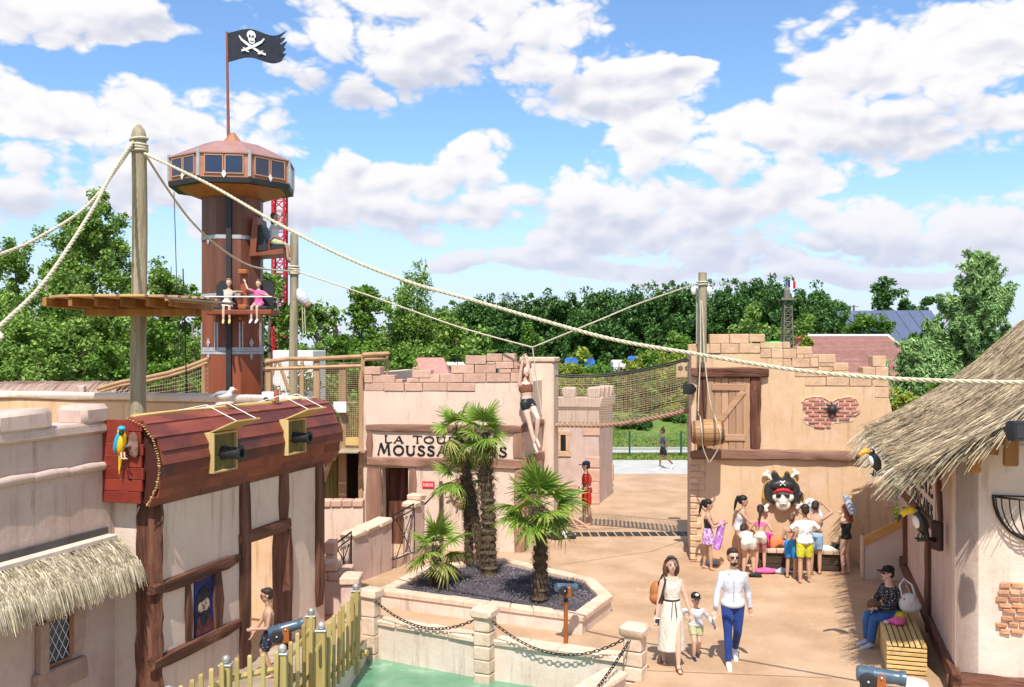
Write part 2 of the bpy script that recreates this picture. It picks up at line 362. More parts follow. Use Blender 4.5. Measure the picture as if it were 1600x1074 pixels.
M_['gravel'] = mat('purple_grey_gravel', (.055,.045,.055), (.17,.145,.16), (.10,.085,.095), rough=.9, scale=45, bump=1.0, bs=60, dist=.03, rv=0, detail=3)
M_['leafA'] = mat('birch_leaf', (.14,.24,.04), (.28,.42,.085), (.20,.32,.06), rough=.55, scale=.9, bump=0, rv=.1, island=.45, transl=.3)
M_['leafB'] = mat('dark_poplar_leaf', (.045,.12,.025), (.10,.20,.045), (.07,.16,.035), rough=.5, scale=.5, bump=0, rv=.1, island=.5, transl=.2)
M_['leafC'] = mat('bright_maple_leaf', (.10,.21,.025), (.20,.34,.05), (.14,.27,.035), rough=.5, scale=1.2, bump=0, rv=.1, island=.4, transl=.35)
M_['leafD'] = mat('yellow_green_leaf', (.22,.30,.03), (.36,.42,.06), rough=.5, scale=1.2, bump=0, rv=.1, island=.4, transl=.35)
M_['leafE'] = mat('blue_green_pine_needle', (.12,.24,.06), (.32,.48,.18), (.21,.35,.11), rough=.6, scale=1.5, bump=0, rv=.1, island=.5, transl=.15)
M_['leafF'] = mat('olive_shrub_leaf', (.11,.15,.04), (.22,.25,.07), rough=.6, scale=1.5, bump=0, rv=.12, island=.45, transl=.3)
M_['bark'] = mat('brown_bark', (.10,.075,.05), (.20,.155,.11), rough=.9, scale=5, bump=1, bs=10, dist=.03, st=(1,1,.2))
M_['palmleaf'] = mat('palm_leaf', (.13,.23,.03), (.34,.45,.07), (.22,.34,.045), rough=.45, scale=2.5, bump=0, rv=.1, island=.35, transl=.3)
M_['palmold'] = mat('old_palm_leaf', (.30,.33,.07), (.42,.40,.13), rough=.5, scale=2.5, bump=0, rv=.1, island=.35, transl=.3)
M_['palmtrunk'] = mat('shaggy_palm_trunk', (.075,.05,.03), (.20,.145,.09), (.13,.09,.055), rough=.95, scale=9, bump=1, bs=25, dist=.04, rv=0, st=(1,1,2))
# ================================================================== GROUND
TH = math.atan2(.283, .959)                       # the lane runs this far right of straight ahead
POOL = [(-2.45,16.45),(1.92,14.3),(1.2,13.05),(-2.4,7.5),(-5.4,7.5),(-4.35,10.6),(-3.62,11.75),(-3.02,12.3),(-2.78,13.3),(-2.52,15.2)]
def sheet(name, poly, z, mat_, hole=None):
    from mathutils.geometry import tessellate_polygon
    loops = [[Vector((x, y, z)) for x, y in poly]]
    if hole: loops.append([Vector((x, y, z)) for x, y in hole][::-1])
    tr = tessellate_polygon(loops)
    pts = [p for l in loops for p in l]
    mb = MB(); mb.add(pts, [tuple(t) for t in tr])
    o = mb.build(name, mat_, kind='structure')
    if o.data.polygons[0].normal.z < 0: o.data.flip_normals()
    return o
plaza_poly = [(-14,4),(14,4),(14,30),(10.5,37.4),(-14,37.9)]
sheet('plaza', plaza_poly, 0, M_['plaza'], POOL)
gm = MB(); gm.add([(-1500,-200,-.004),(1500,-200,-.004),(1500,4,-.004),(-1500,4,-.004),(-1500,4,-.004),(-14,4,-.004),(-14,37.9,-.004),(-1500,37.9,-.004),
  (14,4,-.004),(1500,4,-.004),(1500,37.3,-.004),(10.5,37.4,-.004),(14,30,-.004),(-1500,37.9,-.004),(-14,37.9,-.004),(10.5,37.4,-.004),(1500,37.3,-.004),(1500,2500,-.004),(-1500,2500,-.004)],
  [(0,1,2,3),(4,5,6,7),(8,9,10,11,12),(13,14,15,16,17,18)])
gm.build('ground', M_['grass'], kind='structure')
sheet('footpath', [(-14,37.9),(10.5,37.4),(16,36),(30,36),(30,42.0),(-14,42.3)], .004, M_['path'])
# lawn bank beyond the path, rising gently, with real blades near the edge
bank = MB()
nx, ny = 60, 14
for j in range(ny+1):
    for i in range(nx+1):
        x = -6+i*.6; y = 46.9+j*1.3
        bank.v.append((x, y, .01 + min(1, j/9)*1.35*(.9+.15*math.sin(i*.35)) - .02*(j == 0)))
for j in range(ny):
    for i in range(nx):
        a = j*(nx+1)+i; bank.f.append((a, a+1, a+nx+2, a+nx+1)); bank.m.append(0)
bank.build('grass_bank', M_['grass'], kind='structure', smooth=True)
sheet('garden_path', [(-6,44.9),(20,45.6),(20,46.9),(-6,46.3)], .006, M_['path'])
bx('kerb', M_['path'], -6, 20, 46.75, 46.88, 0, .1, kind='structure')
# water and its basin
wm = mat('green_pool_water', (.05,.21,.11), (.16,.36,.23), (.10,.28,.16), rough=.05, scale=1.1, bump=.8, bs=5, dist=.05, rv=0, spec=.5, stain=((.36,.50,.34), 2.2, .52, .70, .5))
sheet('water', POOL, -.38, wm)
bb = MB(); n_ = len(POOL)
for k in range(n_):
    a, b_ = POOL[k], POOL[(k+1) % n_]
    bb.add([(a[0],a[1],-.9),(b_[0],b_[1],-.9),(b_[0],b_[1],-.006),(a[0],a[1],-.006)], [(0,1,2,3)])
bb.build('pool_basin', M_['plasterD'], kind='structure')

def stones_uv(parent, fr, rects, y0, y1, mat_, z=None, off=(0,0), k=1, name='stone', gap=.003, b=.009, j=.004):
    for (x0, z0, x1, z1) in rects:
        u0, v0, u1, v1 = off[0]+x0/k, off[1]+z0/k, off[0]+x1/k, off[1]+z1/k
        a, zt = fr.uv(u0, (v0), y0); c, zb = fr.uv(u1, v1, y0)
        _, zt2 = fr.uv(u1, v0, y0)
        o_ = rnd.uniform(-.012, .012)
        bx(name, mat_, a+gap, c-gap, y0+o_, y1-o_, zb+gap, (zt+zt2)/2-gap, parent, b=b, j=j)
def wall_prism(name, fr, poly_uv, y0, y1, mat_, parent=None, **kw):
    pts = []
    for u, v in poly_uv:
        x, z = fr.uv(u, v, y0); pts.append((x, max(z, 0) if v < 1070 else z))
    return MB().prism(pts, y0, y1).build(name, mat_, parent, **kw)
def rough_beam(name, mat_, parent, x0, x1, y0, y1, z0, z1, seg=.25, j=.012, b=.02, label=None):
    """a hand-carved looking beam: a lofted bar with uneven edges, along its longest axis"""
    L = [abs(x1-x0), abs(y1-y0), abs(z1-z0)]; ax = L.index(max(L))
    lo = [min(x0,x1), min(y0,y1), min(z0,z1)]; hi = [max(x0,x1), max(y0,y1), max(z0,z1)]
    o1, o2 = [k for k in range(3) if k != ax]
    n = max(2, int(L[ax]/seg)); rings = []
    for i in range(n+1):
        t = lo[ax]+L[ax]*i/n; ring = []
        e = b if i in (0, n) else 0
        c = []
        A, B, Cc, Dd = lo[o1]+e, hi[o1]-e, lo[o2]+e, hi[o2]-e
        pts8 = [(A+b, Cc), (B-b, Cc), (B, Cc+b), (B, Dd-b), (B-b, Dd), (A+b, Dd), (A, Dd-b), (A, Cc+b)]
        for p, q in pts8:
            v = [0, 0, 0]; v[ax] = t; v[o1] = p+rnd.uniform(-j, j); v[o2] = q+rnd.uniform(-j, j); ring.append(Vector(v))
        rings.append(ring)
    return MB().loft(rings).build(name, mat_, parent, smooth=True, label=label)
# ================================================================== LEFT BUILDING
FA = Fr((-4.68, 12.75, 0), math.pi/2-TH)
xe = FA.x(507)
lb = thing('half_timbered_house', 'long pink half-timbered house under the red ship hull, with open doorway', 'house', FA.M)
xd0, xd1 = FA.x(393), FA.x(456)
HB = 3.0
for i, (a, c, z0, z1) in enumerate(((0.02, xd0, 0, HB), (xd1, xe, 0, HB), (xd0, xd1, 1.9, HB))):
    bx('wall', M_['plasterB'], a, c, 0, .3, z0, z1, lb, b=0)
bx('wall', M_['plasterA'], xe-.3, xe, .3, 9.5, 0, 3.93, lb, b=.05)
cap = rough_beam('wall_cap', M_['plasterD'], lb, xe-.36, xe+.05, .25, 9.5, 3.93, 4.06, seg=.6, j=.012, b=.03)
bx('wall', M_['plasterD'], -.02, .25, .3, .95, 0, 2.86, lb, b=0)
rough_beam('post', M_['beam'], lb, -.06, .05, -.05, .36, 0, 2.86, seg=.18, j=.02, b=.045)
def fa_post(u0, u1, z0, z1, d=.05):
    rough_beam('post', M_['beam'], lb, FA.x(u0, -d), FA.x(u1, -d), -d, .12, z0, z1, seg=.3)
fa_post(378, 393, 0, HB); fa_post(439.6, 453, 2.09, HB); fa_post(497, 507.5, .35, HB, .06)
rough_beam('door_jamb', M_['beam'], lb, FA.x(452, -.06), FA.x(458, -.06), -.06, .27, 0, 1.9, seg=.3)
fa_post(293, 303.5, .8, 1.66); fa_post(335.5, 350.6, .8, 1.66)
for u0, u1, z0, z1 in ((243,378,1.64,1.81), (243,378,.65,.83), (393.5,439,1.9,2.09), (378,457,1.9,2.09)):
    if u0 == 393.5: continue
    rough_beam('crossbeam', M_['beamx'], lb, FA.x(u0, -.06), FA.x(u1, -.06), -.065, .1, z0, z1, seg=.3)
# painted pirate portrait set in the window
px0, px1 = FA.x(303.5, -.01), FA.x(335.5, -.01)
pw, pz0, pz1 = px1-px0, .83, 1.64
mblue = mat('portrait_blue_paint', (.002,.004,.014), (.015,.05,.34), (.005,.012,.09), rough=.5, scale=3.2, bump=.1, rv=0)
mskin_p = mat('portrait_skin_paint', (.30,.20,.13), (.62,.46,.32), rough=.6, scale=9, bump=.1, rv=0)
mdk = mat('portrait_dark_paint', (.005,.005,.008), (.02,.022,.035), rough=.6, scale=8, bump=.1, rv=0)
mrd = mat('portrait_red_paint', (.05,.012,.015), (.16,.05,.05), rough=.6, scale=6, bump=.1, rv=0)
pt = bx('painting', mblue, px0, px1, -.02, .02, pz0, pz1, lb, b=0, label='painted portrait of a bearded pirate in a dark hat on blue')
def pp(name, poly, m_, k):
    MB().prism([(px0+pw*a, pz0+(pz1-pz0)*b_) for a, b_ in poly], -.02-.002*k-.002, -.02-.002*(k-1)-.002).build(name, m_, pt)
def ov(cx, cz, rx, rz, n=14): return [(cx+rx*math.cos(2*math.pi*i/n), cz+rz*math.sin(2*math.pi*i/n)) for i in range(n)]
pp('coat', [(.03,.02),(.95,.02),(.85,.2),(.68,.33),(.5,.25),(.25,.38),(.08,.26)], mrd, 1)
pp('face', ov(.42,.50,.28,.17), mskin_p, 2)
pp('beard', [(.17,.46),(.26,.41),(.4,.43),(.56,.41),(.66,.47),(.64,.3),(.5,.17),(.36,.16),(.24,.27)], mdk, 3)
pp('hat', [(.0,.54),(.1,.6),(.3,.59),(.55,.63),(.78,.66),(.7,.76),(.6,.72),(.52,.85),(.3,.84),(.08,.74)], mdk, 4)
pp('eye', ov(.33,.535,.035,.014), mdk, 3); pp('eye', ov(.52,.545,.035,.014), mdk, 3)
pp('nose', [(.39,.53),(.43,.53),(.46,.45),(.38,.45)], mrd, 3)
# ---- ship hull on top of the facade
hull = thing('ship_hull', 'dark red planked ship hull with two gun ports on top of the house', 'ship hull', FA.M)
prof = [(-.30,3.99),(-.06,3.90),(.08,3.74),(.155,3.57),(.19,3.40),(.18,3.24),(.135,3.09),(.07,2.96),(0.0,2.86)]
x0h, x1h = -.24, FA.x(527, -.1)
def hull_at(z):
    for (a, b_), (c, d) in zip(prof, prof[1:]):
        if d <= z <= b_: return a+(c-a)*(b_-z)/(b_-d)
    return 0
for i in range(8):
    (o0, z0), (o1, z1) = prof[i], prof[i+1]
    cuts = [x0h-.05*math.sin(i*1.9)*1+.03*i/8]; x = x0h+rnd.uniform(.7, 2.0)
    while x < x1h-.5: cuts.append(x); x += rnd.uniform(1.3, 2.1)
    cuts.append(x1h+.06*math.sin(i*2.3)-(.02*abs(i-4)))
    nrm = Vector((0, -(z0-z1), (o1-o0)*1)).normalized(); nrm = Vector((0, -abs(z0-z1), abs(o1-o0) if i < 4 else -abs(o1-o0))).normalized()
    for a, c in zip(cuts, cuts[1:]):
        up, dn = Vector((0, -o0, z0)), Vector((0, -o1, z1))
        dn = dn + (dn-up).normalized()*.02
        t0, t1 = .012, .03
        rings = []
        lj = rnd.uniform(-.004, .006)
        nseg = 3
        for k in range(nseg+1):
            x = a+.004+(c-a-.008)*k/nseg
            xa = x+(rnd.uniform(-.035, .02) if (k == 0 and a == cuts[0]) or (k == nseg and c == cuts[-1]) else 0)
            jj = rnd.uniform(-.003, .003)
            rings.append([Vector((x, 0, 0))+up+nrm*(t0+lj), Vector((xa, 0, 0))+dn+nrm*(t1+jj+lj), Vector((xa, 0, 0))+dn, Vector((x, 0, 0))+up-nrm*.008])
        MB().loft(rings).build('plank', M_['hull'], hull)
# pale sawn teeth along both ragged ends
teeth = MB()
for xx, sg in ((x0h-.03, -1), (x1h+.01, 1)):
    for i in range(44):
        t = i/43*7.999; k = int(t); f_ = t-k
        o_ = prof[k][0]+(prof[k+1][0]-prof[k][0])*f_+.015; z_ = prof[k][1]+(prof[k+1][1]-prof[k][1])*f_
        e = rnd.uniform(.015, .04)
        teeth.box(xx, xx+sg*e, -o_-.009, -o_+.006, z_-.006, z_+.006, 0, .006)
teeth.build('splintered_edge', M_['pine'], hull, kind='stuff')
bk = MB(); ring = [(o_-.03, z_-.0) for o_, z_ in prof]
bk.prism([( -o_+0.012, z_) for o_, z_ in [(a-.0, b_) for a, b_ in prof]]+[(.35, 2.87), (.35, 3.96)], 0, x1h-x0h-.1, M=Matrix.Translation((x0h+.05, 0, 0)) @ Matrix(((0,1,0,0),(1,0,0,0),(0,0,1,0),(0,0,0,1))))
bk.build('hull_core', mat('dark_hull_core', (.06,.015,.01), rough=.7, rv=0), hull)
rough_beam('ridge_board', M_['pine'], hull, x0h+.1, x1h-.1, .26, .36, 3.975, 4.03, seg=.5, j=.006, b=.01)
for i in range(7):
    z0 = 2.87+i*.157
    bx('end_plank', M_['hullbright'], x0h-.02-rnd.uniform(0,.008), x0h+.02, .1-.02*i % .05, .72, z0+.003, z0+.154, hull, b=.006)
rough_beam('end_post', M_['beam'], hull, x0h-.05, x0h+.03, .72, .80, 2.84, 3.98, b=.015, j=.004)
# gun ports
def gun_port(u0, v0, u1, v1):
    a, zt = FA.uv(u0, v0, -.24); c, zb = FA.uv(u1, v1, -.24)
    yb = -hull_at((zt+zb)/2)-.02
    f = thing('gun_port', '', 'gun port', FA.M)
    t = .028; y0 = -.27
    for n_, q in (('frame_board', (a-t, a, y0, .0, zb-t, zt+t)), ('frame_board', (c, c+t, y0, .0, zb-t, zt+t)), ('frame_board', (a, c, y0, .0, zb-t, zb)), ('frame_board', (a, c, y0, .0, zt, zt+t))):
        bx(n_, M_['pinez'], *q, f, b=.004)
    for i in range(5):
        w_ = (c-a)/5
        bx('back_plank', mat('dark_olive_plank', (.13,.11,.03), (.24,.2,.07), rough=.7, scale=4, st=(1,1,.15), rv=.2), a+i*w_+.003, a+(i+1)*w_-.003, yb-.015, yb, zb, zt, f, b=.002)
    l = MB(); l.box(a-.03, c+.05, -.44, .02, -.012, .012, .004, M=Matrix.Translation((0, -.22, zt+.04)) @ Matrix.Rotation(R(-22), 4, 'X'))
    l.build('lid', M_['pine'], f)
    for xx in (a+.02, c-.02):
        MB().tube([(xx-.12, .24, 4.03), (xx, -.12, zt+.42), (xx+.02, -.60, zt+.20)], .007, 5).build('lid_rope', M_['white'], f)
    f['label'] = 'pine framed gun port with open lid, the one nearer the parrot end' if u0 < 400 else 'pine framed gun port with open lid, the one nearer the tower end'
    f['group'] = 'gun ports of the red hull'
    g_ = thing('cannon', 'black cannon sticking out of the gun port nearer the parrot' if u0 < 400 else 'black cannon sticking out of the farther right gun port', 'cannon', FA.M @ T((a+c)/2, yb, (zt+zb)/2-.02), group='cannons of the red hull')
    Q = Matrix.Rotation(R(90), 4, 'X')
    sc_ = .085 if u0 < 400 else .08
    pr = [(1.15,0),(1.15,.9),(1.25,.95),(1.25,1.1),(1.05,1.15),(1.0,2.6),(1.1,2.65),(1.1,2.8),(1.0,2.85),(.98,4.1),(1.2,4.3),(1.35,4.5),(1.35,4.75),(1.15,4.9),(.7,4.9),(.68,4.2),(0,4.2)]
    MB().lathe([(r_*sc_, z_*sc_*.78) for r_, z_ in pr], 18, Q, cap=False).build('barrel', M_['black'], g_, smooth=True)
    MB().lathe([(.55*sc_, 3.3*sc_), (.0, 3.3*sc_)], 18, Q, cap=False).build('bore', M_['dark'], g_)
gun_port(333, 680, 367, 730); gun_port(449, 659, 475, 704)
# ---- wall with battlements, nearer the camera on the left
FC = Fr((-5.4, 12.75, 0), math.pi/2-TH)
cw = thing('castle_wall', 'shaded castle wall with battlements left of the red ship hull', 'wall', FC.M)
bx('wall', M_['plasterC'], -3.6, .28, 0, .36, 0, 3.2, cw, b=0); bx('wall', M_['plasterC'], -3.6, 0, .001, .36, 3.2, 3.84, cw, b=0)
def soft_block(name, m_, x0, x1, y0, y1, z0, z1, parent, r_=.05):
    return bx(name, m_, x0, x1, y0, y1, z0, z1, parent, b=r_, j=.012, smooth=True)
soft_block('parapet', M_['plasterC'], -3.6, .0, -.07, .40, 3.80, 3.95, cw)
soft_block('merlon', M_['plasterC'], -.47, .0, -.075, .40, 3.90, 4.17, cw, .06)
soft_block('merlon', M_['plasterC'], -1.9, -.99, -.075, .40, 3.90, 4.17, cw, .06)
xs = [-3.6,-2.7,-1.95,-1.30,-.72,.03]
for a, c in zip(xs, xs[1:]):
    MB().tube([(a+.006, -.01, 3.35+rnd.uniform(-.01,.01)), ((a+c)/2, -.015, 3.36), (c-.006, -.01, 3.35+rnd.uniform(-.01,.01))], [.055,.062,.055], 10).build('moulding_stone', M_['plasterC'], cw, smooth=True)
# leaded window in that wall
def fcx(u, y=0): return FC.x(u, y)
wx0, wx1 = fcx(72), fcx(104); z_t, z_b = FC.uv(88, 972)[1]+.05, FC.uv(88, 1026)[1]-.04
wn = bx('window', M_['glass'], wx0, wx1, -.035, .0, z_b, z_t, cw, b=0)
mo = mat('orange_brown_window_frame', (.27,.11,.045), (.36,.16,.07), rough=.6)
for q in ((wx0-.035, wx0, z_b-.035, z_t+.035), (wx1, wx1+.035, z_b-.035, z_t+.035), (wx0, wx1, z_b-.035, z_b), (wx0, wx1, z_t, z_t+.035)):
    bx('frame', mo, q[0], q[1], -.06, .0, q[2], q[3], wn, b=.004)
ld = MB(); W_, Hh = wx1-wx0, z_t-z_b
s_ = W_/3.0
for k in range(-6, 12):
    for sg in (1, -1):
        # line x = wx0 + k*s + sg*(z-zb)*.62, clipped to the pane
        pts = []
        for z_ in np.linspace(z_b, z_t, 41):
            x_ = wx0+k*s_+sg*(z_-z_b)*.62+(0 if sg > 0 else 0)
            if wx0 <= x_ <= wx1: pts.append((x_, -.039, z_))
        if len(pts) > 1: ld.tube([pts[0], pts[-1]], .0045, 4)
ld.build('lead_lattice', M_['white'], wn)
stc = mat('brown_pink_surround', (.36,.235,.18), (.46,.31,.24), rough=.85, scale=5, bump=.7, bs=12, dist=.02, rv=.1)
for q in ((wx0-.19, wx0-.04, z_b-.1, z_t+.02), (wx1+.04, wx1+.2, z_b+.02, z_t+.06), (wx0-.24, wx1+.27, z_b-.34, z_b-.06), (wx0-.26, wx1+.26, z_t+.05, z_t+.26)):
    bx('surround_stone', stc, q[0], q[1], -.11, .0, q[2], q[3], cw, b=.02, j=.008)
# ---- straw lean-to roof
def straw(mb, p, d, L, w_, n=3, droop=.25, side=None, r=rnd):
    d = d.normalized(); sd = side if side is not None else d.cross(Vector((0, 0, 1)))
    if sd.length < 1e-3: sd = Vector((1, 0, 0))
    sd = sd.normalized(); tw = r.uniform(-.6, .6)
    sd = (sd*math.cos(tw)+d.cross(sd)*math.sin(tw)).normalized()
    vs_ = []
    for i in range(n+1):
        t = i/n
        q = p+d*(L*t)+Vector((0, 0, -droop*L*t*t))
        ww = w_*(1-.6*t)/2
        vs_ += [q-sd*ww, q+sd*ww]
    mb.add(vs_, [(2*i, 2*i+1, 2*i+3, 2*i+2) for i in range(n)])
lt = thing('straw_canopy', 'pale straw canopy over the leaded window in the left wall', 'canopy', FC.M)
zt_, ze_ = 2.47, 2.02; oe = .56
MB().add([(-3.6,-.02,zt_),(.0,-.02,zt_),(.02,-oe*.55,zt_-.20),(.02,-oe,ze_-.02),(-3.6,-oe,ze_-.02),(-3.6,-oe*.55,zt_-.20),(-3.6,-.02,zt_-.15),(0,-.02,zt_-.15),(0,-oe+.03,ze_-.08),(-3.6,-oe+.03,ze_-.08)],
   [(0,1,2,5),(5,2,3,4),(6,7,8,9),(3,8,9,4)]).build('roof_board', M_['strawbase'], lt)
bx('flashing', mat('dark_grey_lead', (.06,.055,.055), (.10,.095,.09), rough=.6), -3.6, -.0, -.05, .0, zt_-.02, zt_+.07, lt, b=.005)
bx('flashing_board', M_['plasterD'], -3.6, -.005, -.20, -.05, zt_-.09, zt_-.02, lt, b=.01)
sm = MB()
for i in range(9500):
    x_ = rnd.uniform(-3.6, .02); t = rnd.random()**.8
    y_ = -.14-(oe-.12)*t; z_ = zt_-.06-.31*t-.05*t*t
    d = Vector((rnd.gauss(.10, .22), -1, -.55-1.6*t*t+rnd.gauss(0, .12)))
    straw(sm, Vector((x_, y_, z_+rnd.uniform(0, .035))), d, rnd.uniform(.10, .24), rnd.uniform(.007, .013), 3, .4)
sm.build('straw', M_['straw'], lt, kind='stuff', fix=False)
# ================================================================== TOWER OF THE CABIN BOYS (sign building)
FT = Fr((-3.66, 23.65, 0), -R(8))
tw = thing('sign_tower', 'pink block-topped tower with black lettering behind the palms', 'tower', FT.M)
xr = FT.x(817)
def Z1(x, y): return 480+x/4.21, 520+y/4.21
def zt(fr, u, v, y=0): return fr.uv(u, v, y)[1]
dx0, dx1 = FT.x(597), FT.x(638)
ztop1 = zt(FT, 600, 611.5); ztop2 = zt(FT, 780, 597.5); xs2 = FT.x(742.5)
zdoor = zt(FT, 617, 731)
bx('wall', M_['plasterB'], 0, dx0, 0, .35, 0, zdoor, tw, b=0)
bx('wall', M_['plasterB'], dx1, xr, 0, .35, 0, zdoor, tw, b=0)
bx('wall', M_['plasterB'], 0, xr, 0, .35, zdoor, ztop1, tw, b=0)
bx('wall', M_['plasterB'], xs2, xr, 0, .35, ztop1, ztop2, tw, b=0)
bx('inner_wall', M_['beam'], dx0-.5, dx1+1.2, 1.3, 1.4, 0, 3.4, tw, b=0)     # inner wall seen through the door; its dark tone paints the shade inside
bx('wall', M_['plasterB'], 0, .3, .35, 4.2, 0, 4.3, tw, b=0)
bx('inner_door', M_['beam'], dx0+.02, dx0+.75, .55, .6, 0, 1.9, tw, b=.01)
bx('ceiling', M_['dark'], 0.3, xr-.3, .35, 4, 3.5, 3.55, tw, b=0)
rects = [(375,330,505,385),(505,330,637,385),(640,330,757,385),(757,330,920,385),(920,330,1105,385),
 (375,278,427,330),(427,278,575,330),(577,308,627,330),(653,300,735,328),(737,272,870,328),(872,270,1025,328),(1027,268,1175,327),(1177,268,1335,326),(1337,265,1420,326),
 (375,224,480,277),(690,246,812,298),(945,210,1097,268),(1099,208,1240,266),(1266,238,1342,266),(1344,240,1420,265),(1240,190,1357,237),(1358,190,1465,238),
 (1040,150,1178,208),(1180,138,1282,190),(1284,137,1366,190)]
stones_uv(tw, FT, rects, -.014, .37, M_['stone'], off=(480,520), k=4.21)
ua, va = Z1(1180, 190)
stones_uv(tw, FT, [(1180,192,1239,207)], -.02, .37, M_['stone'], off=(480,520), k=4.21)
def tbeam(fr, par, u0, v0, u1, v1, horiz, d=.06, m1='beamT', nm=None):
    x0, zz0 = fr.uv(u0, v0, -d); x1, zz1 = fr.uv(u1, v1, -d)
    if horiz:
        zz1 = fr.uv((u0+u1)/2, v1, -d)[1]; zz0 = fr.uv((u0+u1)/2, v0, -d)[1]
    return rough_beam(nm or ('crossbeam' if horiz else 'post'), M_[m1+('x' if horiz else '')], par, x0, x1, -d, .08, max(zz1, 0), zz0, seg=.3)
tbeam(FT, tw, 571, 664, 822, 675.5, 1, .07); tbeam(FT, tw, 571, 716, 822, 731, 1, .07)
tbeam(FT, tw, 571.5, 676, 582, 715, 0); tbeam(FT, tw, 801, 676, 817, 716, 0); tbeam(FT, tw, 803, 732, 817, 905, 0)
tbeam(FT, tw, 571.5, 732, 596, 905, 0); tbeam(FT, tw, 638, 732, 650, 905, 0)
rough_beam('corner_log', M_['tan'], tw, -.12, .0, -.05, .1, 0, 4.35, seg=.3, b=.03)
# right flank of the tower, running back along the lane
FS = Fr(FT.w(xr, 0, 0), math.pi/2-TH)
FS.I = -FS.I if False else FS.I
fl = Matrix(FT.M).inverted() @ FS.M
def flank(name, m_, x0, x1, y0, y1, z0, z1, b=.0, rough=False):
    if rough:
        o = rough_beam(name, m_, tw, x0, x1, y0, y1, z0, z1, seg=.3); o.matrix_local = fl; return o
    return bx(name, m_, x0, x1, y0, y1, z0, z1, tw, b=b, M=fl)
zb1, zb0 = zt(FT, 812, 731), zt(FT, 812, 716)
flank('wall', M_['plasterB'], 0.02, 1.9, .02, .35, 2.0, ztop2+.0)
flank('wall', M_['plasterB'], 0.02, .5, .02, .35, 0, 2.0); flank('wall', M_['plasterB'], 1.4, 1.9, .02, .35, 0, 2.0)
flank('crossbeam', M_['beamTx'], -.05, 2.0, -.06, .06, zb1, zb0, rough=True)
flank('crossbeam', M_['beamTx'], -.05, 2.0, -.06, .06, zt(FT,812,675.5), zt(FT,812,663), rough=True)
flank('post', M_['beamT'], -.05, .16, -.05, .06, 0, zb1, rough=True)
flank('pier', M_['plasterB'], 1.9, 2.5, -.28, .6, 0, 4.55, b=.05)
flank('pier_cap', M_['stoneP'], 1.87, 2.53, -.31, .63, 4.55, 4.68, b=.03)
# letters: strokes with serifs
GL = {  # strokes on a 0..w x 0..1 box: list of (points, width) ; w = advance
 'L': (.6, [([(.1,0),(.1,1)],.13), ([(.1,.04),(.5,.04),(.56,.16)],.08), ([(0,.97),(.22,.97)],.06)]),
 'A': (.75, [([(.05,0),(.42,1)],.08), ([(.42,1),(.66,0)],.14), ([(.2,.36),(.56,.36)],.07), ([(-.03,.03),(.16,.03)],.06), ([(.54,.03),(.78,.03)],.06)]),
 'T': (.7, [([(.35,0),(.35,1)],.13), ([(.0,.8),(.04,.95),(.66,.95),(.70,.8)],.08), ([(.24,.03),(.46,.03)],.06)]),
 'O': (.85, [([(.42+.36*math.cos(a)*1, .5+.47*math.sin(a)) for a in [math.pi*2*i/18 for i in range(19)]],.12)]),
 'U': (.8, [([(.12,1),(.12,.35),(.2,.1),(.4,.02),(.58,.12),(.64,.35)],.13), ([(.64,.35),(.64,1)],.08), ([(.0,.97),(.24,.97)],.06), ([(.53,.97),(.76,.97)],.06)]),
 'R': (.78, [([(.12,0),(.12,1)],.13), ([(.12,.95),(.4,.95),(.55,.85),(.55,.65),(.4,.52),(.12,.5)],.09), ([(.34,.5),(.52,.18),(.74,-.06)],.12), ([(.0,.03),(.24,.03)],.06)]),
 'D': (.82, [([(.12,0),(.12,1)],.13), ([(.0,.96),(.4,.96),(.62,.8),(.68,.5),(.62,.2),(.4,.04),(.0,.04)],.09)]),
 'E': (.65, [([(.12,0),(.12,1)],.13), ([(.0,.96),(.5,.96),(.54,.82)],.08), ([(.12,.52),(.42,.52)],.07), ([(.0,.04),(.54,.04),(.58,.2)],.08)]),
 'S': (.62, [([(.52,.78),(.42,.93),(.25,.96),(.1,.86),(.1,.68),(.25,.55),(.42,.43),(.52,.28),(.46,.08),(.28,.02),(.12,.06),(.02,.24)],.12)]),
 'M': (1.05, [([(.0,.0),(.2,.95)],.08), ([(.2,1),(.48,.15)],.14), ([(.48,.15),(.76,1)],.07), ([(.78,1),(.86,.0)],.13), ([(-.06,.03),(.1,.03)],.06), ([(.76,.03),(.98,.03)],.06)]),
 'I': (.38, [([(.16,0),(.16,1)],.13), ([(.04,.97),(.28,.97)],.06), ([(.04,.03),(.28,.03)],.06)]),
 'N': (.85, [([(.12,0),(.12,1)],.08), ([(.08,1),(.66,0)],.14), ([(.66,0),(.66,1)],.08), ([(.02,.03),(.24,.03)],.06), ([(.56,.97),(.78,.97)],.06)]),
 'V': (.8, [([(.05,1),(.38,0)],.14), ([(.38,0),(.68,1)],.07), ([(-.04,.97),(.18,.97)],.06), ([(.58,.97),(.78,.97)],.06)]),
 'C': (.78, [([(.66,.78),(.5,.94),(.3,.92),(.13,.72),(.1,.5),(.14,.25),(.3,.06),(.52,.05),(.68,.22)],.12)]),
 ' ': (.5, [])}
